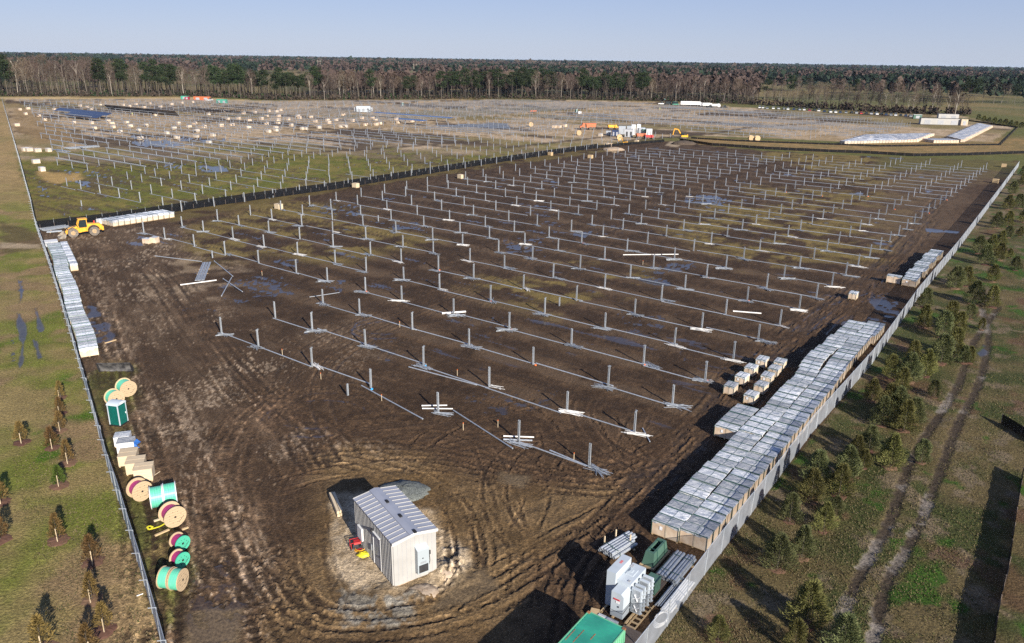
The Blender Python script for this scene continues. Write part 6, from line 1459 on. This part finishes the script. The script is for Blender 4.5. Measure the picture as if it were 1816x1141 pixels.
# ================================================================== VEHICLES AND MACHINES
def fspot(o, u, v, rz, z=0): x, y = site(u, v); o.location = (x, y, z); o.rotation_euler = (0, 0, rz); return o
def wheel(root, x, y, r, w, hub='muddy_rim', name='wheel'):
    b = MB(); b.disc((x, y, r), (0, 1, 0), r, w, 26); n = 22
    for k in range(n):
        t = 2 * math.pi * k / n
        for sg in (-1, 1): b.bar((x + math.cos(t) * r * .99, y + sg * w * .02, r + math.sin(t) * r * .99), (x + math.cos(t + .12) * r * 1.03, y + sg * w * .46, r + math.sin(t + .12) * r * 1.03), .08, .06)
    o = b.build(name, 'muddy_rubber', root); b = MB(); b.disc((x, y, r), (0, 1, 0), r * .46, w + .03, 20); b.disc((x, y, r), (0, 1, 0), r * .2, w + .16, 12); b.build('rim', hub, o); return o
def loader():
    t = empty('wheel_loader', 0, 0); tag(t, 'yellow wheel loader with muddy tyres parked facing left near the fence corner', 'wheel loader')
    for x in (-1.75, 1.75):
        for y in (-1.05, 1.05): wheel(t, x, y, .84, .62)
    b = MB(); b.prism([(-3.2, .95), (-3.2, 1.75), (-2.9, 2.05), (-.75, 2.2), (-.55, 1.75), (-.5, .8), (-2.3, .75)], 'y', -.62, .62); b.build('engine_hood', 'yellow_paint', t)
    b = MB(); b.box(-3.25, 0, .8, .35, 1.7, .75); b.build('counterweight', 'yellow_paint', t)
    b = MB(); b.prism([(-.5, .8), (-.5, 1.6), (.7, 1.6), (1.6, 1.35), (2.2, .9), (1.0, .6)], 'y', -.45, .45); b.build('front_frame', 'yellow_paint', t)
    b = MB(); b.prism([(-.75, 1.65), (-.7, 3.0), (.45, 3.0), (.75, 2.1), (.6, 1.62)], 'y', -.68, .68); b.build('cab_glass', 'glass_dark', t)
    b = MB()
    for y in (-.7, .7):
        for p, q in (((-.76, 1.6), (-.72, 3.05)), ((.46, 3.05), (.78, 2.1)), ((.78, 2.1), (.62, 1.55))): b.bar((p[0], y, p[1]), (q[0], y, q[1]), .1, .1)
    b.build('cab_frame', 'yellow_paint', t); b = MB(); b.box(-.12, 0, 3.03, 1.5, 1.6, .14); b.build('cab_roof', 'yellow_paint', t)
    for y in (-1.1, 1.1):
        b = MB(); arc = [(-1.75 + 1.05 * math.cos(a), .9 + 1.05 * math.sin(a)) for a in np.linspace(.2, 2.9, 8)]; b.prism(arc + [(p[0] * 1 + 0, p[1] - .08) for p in arc[::-1]], 'y', y - .32, y + .32); b.build('fender', 'dark_steel', t)
    b = MB()
    for y in (-.5, .5): b.bar((.9, y, 1.75), (2.4, y, 1.25), .16, .34); b.bar((2.4, y, 1.25), (3.05, y, .45), .16, .3)
    b.build('lift_arm', 'yellow_paint', t); b = MB(); b.tube((1.0, 0, 1.9), (2.6, 0, 1.2), .1, 8); b.box(2.35, 0, .9, .3, 1.1, .5); b.build('tilt_linkage', 'dark_steel', t)
    b = MB(); b.prism([(2.9, .9), (3.0, 1.0), (3.15, .3), (3.3, .10), (4.2, .04), (4.2, .0), (3.2, .0), (2.95, .25)], 'y', -1.4, 1.4)
    for y in (-1.42, 1.40): b.prism([(2.9, .9), (3.3, .85), (4.2, .04), (3.2, .0), (2.95, .25)], 'y', y, y + .03)
    b.build('bucket', mat('muddy_steel', (0.30, 0.26, 0.21), .8, .2, .2, 3), t); b = MB(); b.box(-2.2, .3, 2.1, .12, .12, .6); b.build('exhaust', 'dark_steel', t)
    b = MB(); b.tube((-2.1, -.5, 2.1), (-2.1, -.5, 2.5), .13, 8); b.build('air_cleaner', 'red_paint', t); return t
ld = loader(); x0, y0 = site(162.4, 417); x1, y1 = site(130.5, 422); fspot(ld, 148.5, 417.5, math.atan2(-2.3, -3.3))
def car(name, body_m, L=4.6, H=1.45, W_=1.8, van=False, pick=False):
    t = empty(name, 0, 0); b = MB(); hb = .85 if not pick else 1.0
    b.prism([(-L / 2, .3), (-L / 2, hb - .05), (-L / 2 + .1, hb), (L / 2 - .8, hb), (L / 2 - .05, hb - .15), (L / 2, .35)], 'y', -W_ / 2, W_ / 2); b.build('body', body_m, t)
    if van: cab = [(-L / 2 + .05, hb), (-L / 2 + .1, H), (L / 2 - 1.4, H), (L / 2 - .7, hb)]
    elif pick: cab = [(-.4, hb), (-.3, H), (.9, H), (1.5, hb)]
    else: cab = [(-L / 2 + .45, hb), (-L / 2 + 1.1, H), (.55, H), (1.35, hb)]
    b = MB(); b.prism(cab, 'y', -W_ / 2 + .1, W_ / 2 - .1); b.build('windows', 'glass_dark', t); b = MB(); xs = [p[0] for p in cab if p[1] == H]; b.box(sum(xs) / 2, 0, H + .003, xs[1] - xs[0] if xs[1] > xs[0] else xs[0] - xs[1], W_ - .25, .04); b.build('roof', body_m, t)
    for x in (-L / 2 + .85, L / 2 - .85):
        for y in (-W_ / 2 + .08, W_ / 2 - .08): b = MB(); b.disc((x, y, .34), (0, 1, 0), .34, .2, 14); b.build('wheel', 'rubber', t)
    return t
CM = [('white', 'white_paint'), ('dark blue', 'blue_dark'), ('silver', 'silver_paint'), ('black', 'black_plastic'), ('maroon', 'maroon'), ('grey', 'door_grey'), ('red', 'red_paint')]
cars = [(n, car('parked_car', m, H=1.5 if n != 'white' else 1.8, pick=(n in ('white', 'grey')))) for n, m in CM]; fcar = [False] * len(cars)
row_ = [(1397, 195.2, 0), (1360, 193.6, 2), (1371, 193.8, 0), (1380, 194.2, 5), (1390, 194.6, 2), (1408, 195.6, 1), (1417, 196, 2), (1426, 196.4, 0), (1435, 197, 4), (1444, 197.4, 3), (1452, 198, 0), (1462, 199.3, 1), (1472, 200.2, 0), (1481, 200.6, 0), (1490, 201, 1), (1500, 201.2, 2), (1510, 201.6, 3), (1518, 202, 5), (1526, 202.5, 6), (1536, 203.2, 3), (1545, 203.5, 5), (1554, 204, 0), (1563, 204.2, 3), (1571, 205, 1), (1580, 205.5, 2), (1588, 206, 0), (1597, 206.6, 3), (1606, 207, 1), (1614, 207.5, 2), (1353, 192.8, 0), (1347, 192.4, 0)]
row_.sort(); cc_ = {}
for (u, v, ci) in row_:
    nm, o0 = cars[ci]; cc_[nm] = cc_.get(nm, 0) + 1; o = o0 if not fcar[ci] else copy_tree(o0); fcar[ci] = True
    tag(o, f"{nm} parked vehicle, {ordn(cc_[nm])} {nm} one from the left in the long car row", 'parked car', 'cars parked along the far side of the site'); fspot(o, u, v, 1.3 + random.uniform(-.2, .2))
def trailer(L, m, H=3.6, cab=True):
    t = empty('box_truck', 0, 0); b = MB(); b.box(0, 0, 1.1, L, 2.5, H - 1.1); b.build('cargo_box', m, t); b = MB(); b.box(0, 0, .7, L, 1.2, .38); b.build('chassis', 'dark_steel', t)
    for x in (-L / 2 + 1, -L / 2 + 2.2, L / 2 - 2): 
        for y in (-1.05, 1.05): b = MB(); b.disc((x, y, .5), (0, 1, 0), .5, .3, 12); b.build('wheel', 'rubber', t)
    if cab: b = MB(); b.prism([(L / 2 + .05, .6), (L / 2 + .05, 2.9), (L / 2 + 1.6, 2.8), (L / 2 + 2.1, 1.7), (L / 2 + 2.1, .6)], 'y', -1.2, 1.2); b.build('driver_cab', m, t)
    return t
fspot(tag(trailer(15, 'white_paint'), 'long white trailer truck parked before the wood, right of centre', 'truck'), 1224, 188.5, -.1)
fspot(tag(trailer(6, 'white_paint', 3), 'short white box truck right behind the long white trailer', 'truck'), 1251, 190, .2)
fspot(tag(car('pickup', 'black_plastic', 5.5, 1.9, 2, pick=True), 'black pickup left of the two white service trucks', 'pickup'), 1259, 191.5, .3)
fspot(tag(trailer(5, 'white_paint', 2.6), 'white service truck, left of the dark pickups by the wood', 'truck'), 1266, 191, .1)
fspot(tag(car('pickup', 'black_plastic', 5.5, 1.9, 2, pick=True), 'dark pickup at the right end of the truck group', 'pickup'), 1284, 191.8, .2)
fspot(tag(car('van', 'container_green', 5.5, 2.4, 2, van=True), 'dark green van left of the long white trailer', 'van'), 1198, 186.4, .1)
fspot(tag(car('pickup', 'white_paint', 5.5, 1.9, 2, pick=True), 'white pickup at the left end of the truck group', 'pickup'), 1173, 185.6, .1)
fspot(tag(car('van', 'black_plastic', 5.5, 2.4, 2, van=True), 'black van next to the white pickup at left of the trucks', 'van'), 1186, 186, .1)
fspot(tag(car('pickup', 'white_paint', 5.2, 1.9, 2, pick=True), 'white vehicle by the orange container at the far left', 'pickup'), 372, 179, .1)
def box_unit(name, L, W_, H, m, label, cat, u, v, rz, doors=2, top=None):
    t = empty(name, 0, 0); tag(t, label, cat); b = MB(); b.box(0, 0, .15, L, W_, H - .15); b.build('shell', m, t); b = MB(); b.box(0, 0, H, L + .08, W_ + .08, .1); b.build('roof', top or m, t); b = MB(); b.box(0, 0, 0, L - .2, W_ - .2, .148); b.build('base', 'dark_steel', t)
    for i in range(doors): b = MB(); b.box(-L / 2 + L * (i + .5) / doors, -W_ / 2 - .02, .35, L / doors * .45, .04, H * .62); b.build('door', 'door_grey' if m != 'door_grey' else 'dark_steel', t)
    return fspot(t, u, v, rz)
random.seed(3)
for i, (u, v, L, H, m, t_) in enumerate([(1091, 242, 3.0, 2.6, 'blue_dark', 'dark blue-grey box, leftmost of the equipment cluster'), (1103, 238.5, 3.2, 3.6, 'galv', 'light grey cabinet, second from left in the equipment cluster'), (1115, 243.5, 3.6, 3.4, 'door_grey', 'grey cabinet with white doors in front middle of the cluster'), (1117, 236, 3, 3.0, 'galv', 'pale cabinet at the back of the equipment cluster'),
        (1123, 239.5, 1.8, 4.6, 'white_paint', 'tall white cabinet, left of the white pair in the cluster'), (1132, 239, 1.8, 4.6, 'white_paint', 'tall white cabinet, right of the white pair in the cluster'), (1138, 239.5, 2.8, 3.2, 'galv', 'grey cabinet right of the tall white pair'), (1144, 240, 2.6, 2.8, 'green_box', 'dark green cabinet right part of the cluster'), (1151, 241, 2.6, 3.0, 'white_paint', 'white and dark cabinet near the right end of the cluster'), (1079, 240, 2.2, 1.8, 'silver_paint', 'low round-topped silver tank box at the left of the cluster')]):
    box_unit('equipment_cabinet', L, 2.4, H, m, t_, 'cabinet', u, v, -.15, 2, 'trafo_grey' if i % 2 else None)
box_unit('equipment_skid', 8.5, 3, 3.4, 'trafo_grey', 'pale grey inverter station standing in the middle of the far field', 'inverter station', 645, 199, .1, 3)
for u, s in ((633, 'left'), (657, 'right')): box_unit('equipment_cabinet', 3, 2.6, 2.5, 'door_grey', f"lower grey cabinet on the {s} of the far inverter station", 'cabinet', u, 198.5, .1, 1)
box_unit('site_office', 21.5, 3.6, 3.6, 'white_panel', 'long white site office trailer at the far right', 'site office', 1665.5, 221.5, -.17, 3, 'black_plastic')
box_unit('site_office', 12, 3.2, 3.2, 'white_panel', 'second white office trailer behind the long one', 'site office', 1680, 212, -.17, 2)
box_unit('storage_container', 3.5, 3, 3.6, 'carton', 'small cream storage container at the right end of the office', 'container', 1708, 223, -.2, 1, 'green_box')
box_unit('storage_container', 5, 2.6, 2.6, 'green_box', 'green container left of the long office trailer', 'container', 1626, 211, -.2, 1, 'white_paint')
box_unit('shipping_container', 12, 2.6, 2.7, 'orange_paint', 'orange shipping container far left in front of the wood', 'container', 359, 178.3, 0, 2)
box_unit('storage_container', 5, 2.4, 2.4, 'container_green', 'teal storage box far left, in front of the wood', 'container', 328, 176.5, 0, 1)
box_unit('storage_container', 3, 2.4, 2.0, 'maroon', 'small dark red box right of the teal storage box', 'container', 332.5, 177, 0, 1)
box_unit('shipping_container', 7, 2.6, 2.6, 'container_green', 'dark green container right of the white vehicle, far left', 'container', 394, 183.5, 0, 2)
for (u, v, t_) in ((714, 188.5, 'alone in the upper middle of the far field'), (1022, 200.5, 'right of centre in the far field'), (1178, 180.5, 'right before the wood left of the trucks')):
    box_unit('portable_toilet', 1.2, 1.2, 2.2, 'green_potty', f"distant green portable toilet {t_}", 'portable toilet', u, v, .4, 1, 'white_paint')
box_unit('white_tank', 2.2, 2.0, 1.3, 'white_paint', 'white tank next to the distant green toilet right of centre', 'tank', 1027, 202, .4, 0)
def excavator(s, label, u, v, rz):
    t = empty('excavator', 0, 0); tag(t, label, 'excavator')
    for y in (-1.1 * s, 1.1 * s): b = MB(); b.prism([(-1.9 * s, .3 * s), (-1.6 * s, 0), (1.6 * s, 0), (1.9 * s, .3 * s), (1.7 * s, .8 * s), (-1.7 * s, .8 * s)], 'y', y - .28 * s, y + .28 * s); b.build('track', 'rubber', t)
    b = MB(); b.box(-.4 * s, 0, .85 * s, 3.2 * s, 2.5 * s, .9 * s); b.build('body', 'yellow_paint', t); b = MB(); b.box(.6 * s, .75 * s, 1.76 * s, 1.4 * s, .9 * s, 1.1 * s); b.build('cab', 'glass_dark', t); b = MB(); b.box(-1.9 * s, 0, .9 * s, .5 * s, 2.4 * s, 1.2 * s); b.build('counterweight', 'yellow_paint', t)
    b = MB(); b.bar((1.0 * s, 0, 1.5 * s), (3.0 * s, 0, 4.6 * s), .35 * s, .5 * s); b.bar((3.0 * s, 0, 4.6 * s), (4.9 * s, 0, 4.9 * s), .35 * s, .45 * s); b.build('boom', 'yellow_paint', t)
    b = MB(); b.bar((4.9 * s, 0, 5.1 * s), (5.6 * s, 0, 1.6 * s), .28 * s, .35 * s); b.build('stick', 'yellow_paint', t); b = MB(); b.prism([(5.3 * s, 1.7 * s), (5.9 * s, 1.7 * s), (6.1 * s, .9 * s), (5.5 * s, .3 * s), (5.0 * s, .5 * s)], 'y', -.5 * s, .5 * s); b.build('bucket', 'dark_steel', t)
    return fspot(t, u, v, rz)
excavator(.85, 'yellow excavator with raised boom right of the gravel crossing', 1212, 246, math.pi - .1)
excavator(.5, 'small yellow digger on the silt fence line left of the crossing', 1108, 255.5, math.pi - .4)
def dumper(label, u, v, rz, m, s=1.0):
    t = empty('dump_truck', 0, 0); tag(t, label, 'dump truck'); b = MB(); b.prism([(-3.6 * s, 2.9 * s), (-3.1 * s, 1.2 * s), (.9 * s, 1.1 * s), (1.1 * s, 2.6 * s), (1.6 * s, 2.9 * s), (1.6 * s, 3.0 * s), (-3.6 * s, 3.05 * s)], 'y', -1.3 * s, 1.3 * s); b.build('dump_bed', m, t)
    b = MB(); b.prism([(1.7 * s, 1 * s), (1.7 * s, 3.1 * s), (2.8 * s, 3.1 * s), (3.1 * s, 2 * s), (4.0 * s, 1.8 * s), (4.0 * s, .9 * s)], 'y', -1.15 * s, 1.15 * s); b.build('driver_cab', m, t)
    for x in (-2.4, -.9, 2.9):
        for y in (-1.15, 1.15): b = MB(); b.disc((x * s, y * s, .75 * s), (0, 1, 0), .75 * s, .5 * s, 16); b.build('wheel', 'rubber', t)
    return fspot(t, u, v, rz)
dumper('orange dump truck left of the grey equipment cluster', 1043, 230.5, math.pi + .1, 'orange_paint', 1.05)
dumper('small orange tracked carrier alone in the far field', 946, 200.5, math.pi, 'orange_paint', .6)
dumper('small red telehandler right of the tan reel, left one of two', 1137, 245.5, .2, 'orange_paint', .7)
dumper('red machine near the silt fence end, right one of two', 1151, 246.5, .2, 'red_paint', .55)
dumper('small yellow machine behind the silver tank in the cluster', 1086, 229.5, .2, 'yellow_paint', .7)
# finished solar tables
def solar(u0, v0, u1, v1, label, tilt, w=4.0, z=2.3, m='solar'):
    a0, k0 = lat_of(*site(u0, v0, z)); a1, k1 = lat_of(*site(u1, v1, z)); k = (k0 + k1) / 2; x, y = lat(a0, k); L = abs(a1 - a0); t = empty('solar_table', x, y, 0, TH); tag(t, label, 'solar table', 'finished solar tables in the far field')
    n = max(1, int(L / 2.05)); c, s = math.cos(R(tilt)) * w / 2, math.sin(R(tilt)) * w / 2; 
    b = MB()
    for i in range(n):
        x0, x1 = i * L / n + .015, (i + 1) * L / n - .015
        for f0, f1 in ((-1, -.01), (.01, 1)): b.add([(x0, c * f0, z - s * f0), (x1, c * f0, z - s * f0), (x1, c * f1, z - s * f1), (x0, c * f1, z - s * f1), (x0, c * f0, z - s * f0 - .04), (x1, c * f0, z - s * f0 - .04), (x1, c * f1, z - s * f1 - .04), (x0, c * f1, z - s * f1 - .04)], [(0, 1, 2, 3), (7, 6, 5, 4), (0, 4, 5, 1), (1, 5, 6, 2), (2, 6, 7, 3), (3, 7, 4, 0)])
    b.build('modules', m, t); b = MB(); b.bar((-.3, 0, z - .12), (L + .3, 0, z - .12), .14, .14); b.build('torque_tube', 'galv_far', t); return t
solar(104, 193.5, 190, 203.5, 'upper of two wide dark blue solar tables at the far left', -20, m='solar')
solar(122, 201, 175, 207.5, 'lower dark blue solar table with workers in front', -20, m='solar')
solar(203, 190, 300, 203, 'steep black solar table right of the two blue ones', 50)
for i, (u0, v0, u1, v1) in enumerate([(300, 196.5, 350, 199), (330, 193, 400, 196), (345, 196, 440, 200), (350, 191, 460, 194), (360, 188.5, 470, 191.5), (390, 198, 470, 201.5), (400, 187, 480, 189)]):
    solar(u0, v0, u1, v1, f"thin dark solar table, {ordn(i + 1)} of the dark band beyond the pallets", 8, 2.2)
for i, (u0, v0, u1, v1) in enumerate([(665, 199.5, 800, 209.5), (700, 211, 760, 214)]):
    solar(u0, v0, u1, v1, f"{'long' if i == 0 else 'short'} sky-blue glinting solar table in the middle of the far field", -6, 3.4, m='solar_lit')
# power line frames beyond the fields
for (u, v, h, s) in ((736.5, 134, 22, 'centre'), (567, 131, 26, 'left of centre')):
    x, y = site(u, v); t = empty('power_pole', x, y); tag(t, f"pale H-shaped power pole beyond the wood, {s}", 'power pole')
    for dx in (-2.6, 2.6): b = MB(); b.tube((dx, 0, -.2), (dx, 0, h), .42, 6); b.build('pole', 'bark_pale', t)
    b = MB(); b.bar((-5, 0, h - 2), (5, 0, h - 2), .5, .5); b.bar((-2.6, 0, h * .55), (2.6, 0, h * .8), .25, .25); b.build('cross_arm', 'bark_pale', t)
x, y = site(1693, 207); b = MB(); b.tube((0, 0, -.2), (-1.5, 0, 12), .2, 6); tag(b.build('leaning_pole', 'bark'), 'dark leaning pole behind the office trailers', 'pole').location = (x, y, 0)
# workers
def person(u, v, rz, top, pants, label, sc=1.0):
    J = {'pelvis': (0, 0, .95), 'waist': (0, 0, 1.1), 'chest': (0, 0, 1.35), 'neck': (0, 0, 1.5), 'head': (0, .02, 1.62), 'crown': (0, .01, 1.76), 'lh': (.1, 0, .9), 'lk': (.12, .06, .5), 'la': (.13, -.02, .08), 'lt': (.13, .14, .03), 'rh': (-.1, 0, .9), 'rk': (-.13, .1, .5), 'ra': (-.14, .02, .08), 'rt': (-.14, .18, .03),
         'ls': (.18, 0, 1.43), 'le': (.27, .04, 1.15), 'lw': (.24, .24, 1.0), 'lf': (.22, .34, .98), 'rs': (-.18, 0, 1.43), 're': (-.27, .02, 1.15), 'rw': (-.26, .16, .95), 'rf': (-.25, .25, .90)}
    Rr = {'pelvis': .15, 'waist': .13, 'chest': .16, 'neck': .06, 'head': .10, 'crown': .07, 'lh': .1, 'rh': .1, 'lk': .065, 'rk': .065, 'la': .05, 'ra': .05, 'lt': .04, 'rt': .04, 'ls': .07, 'rs': .07, 'le': .05, 're': .05, 'lw': .035, 'rw': .035, 'lf': .03, 'rf': .03}
    E = [('pelvis', 'waist'), ('waist', 'chest'), ('chest', 'neck'), ('neck', 'head'), ('head', 'crown'), ('pelvis', 'lh'), ('lh', 'lk'), ('lk', 'la'), ('la', 'lt'), ('pelvis', 'rh'), ('rh', 'rk'), ('rk', 'ra'), ('ra', 'rt'), ('chest', 'ls'), ('ls', 'le'), ('le', 'lw'), ('lw', 'lf'), ('chest', 'rs'), ('rs', 're'), ('re', 'rw'), ('rw', 'rf')]
    K = list(J); me = bpy.data.meshes.new('person'); me.from_pydata([J[k] for k in K], [(K.index(a), K.index(b)) for a, b in E], []); o = bpy.data.objects.new('person', me); COL.objects.link(o)
    md = o.modifiers.new('skin', 'SKIN'); sk = me.skin_vertices[0].data if me.skin_vertices else None
    if sk is None: bpy.context.view_layer.objects.active = o
    if sk:
        for i, k in enumerate(K): sk[i].radius = (Rr[k], Rr[k]); sk[i].use_root = (k == 'pelvis')
    o.modifiers.new('sub', 'SUBSURF').levels = 1; me.materials.append(M(pants)); fspot(o, u, v, rz)
    b = MB(); b.tube((0, 0, 1.0), (0, 0, 1.5), .215, 10, .19, caps=False); b.build('vest', top, o); b = MB(); b.blob((0, .02, 1.68), .135, 10, 4, 1.0, 0, True); b.build('hard_hat', 'label_white', o); tag(o, label, 'person'); return o
person(172.5, 208.5, .5, 'vest', 'blue_dark', 'worker in yellow vest below the lower solar table, right one')
person(160, 207.5, 2.2, 'vest', 'blue_dark', 'worker in yellow vest below the lower solar table, left one')
person(235, 206, 1.2, 'vest', 'carton', 'worker in yellow vest left of the steep black solar table')
person(92, 208.5, 1.2, 'black_plastic', 'blue_dark', 'person in dark clothes left of the blue solar tables')
person(1170, 195.5, 1.2, 'vest', 'carton', 'worker in bright yellow vest before the trucks')

# ================================================================== AIR
hz = MB(); hz.box(0, 0, -1.6, 25000, 25000, 50); ho = hz.build('haze', None); hm = bpy.data.materials.new('haze_air'); hm.use_nodes = True; nt = hm.node_tree
for n_ in list(nt.nodes):
    if n_.type == 'BSDF_PRINCIPLED': nt.nodes.remove(n_)
pv = nd(nt, 'ShaderNodeVolumePrincipled'); pv.inputs['Color'].default_value = (.62, .78, 1, 1); pv.inputs['Density'].default_value = 2.4e-5; pv.inputs['Anisotropy'].default_value = 0.0
nt.links.new(pv.outputs[0], [n_ for n_ in nt.nodes if n_.type == 'OUTPUT_MATERIAL'][0].inputs['Volume']); ho.data.materials.append(hm); tag(ho, 'thin bluish winter haze over the far woods', 'haze', kind='stuff')
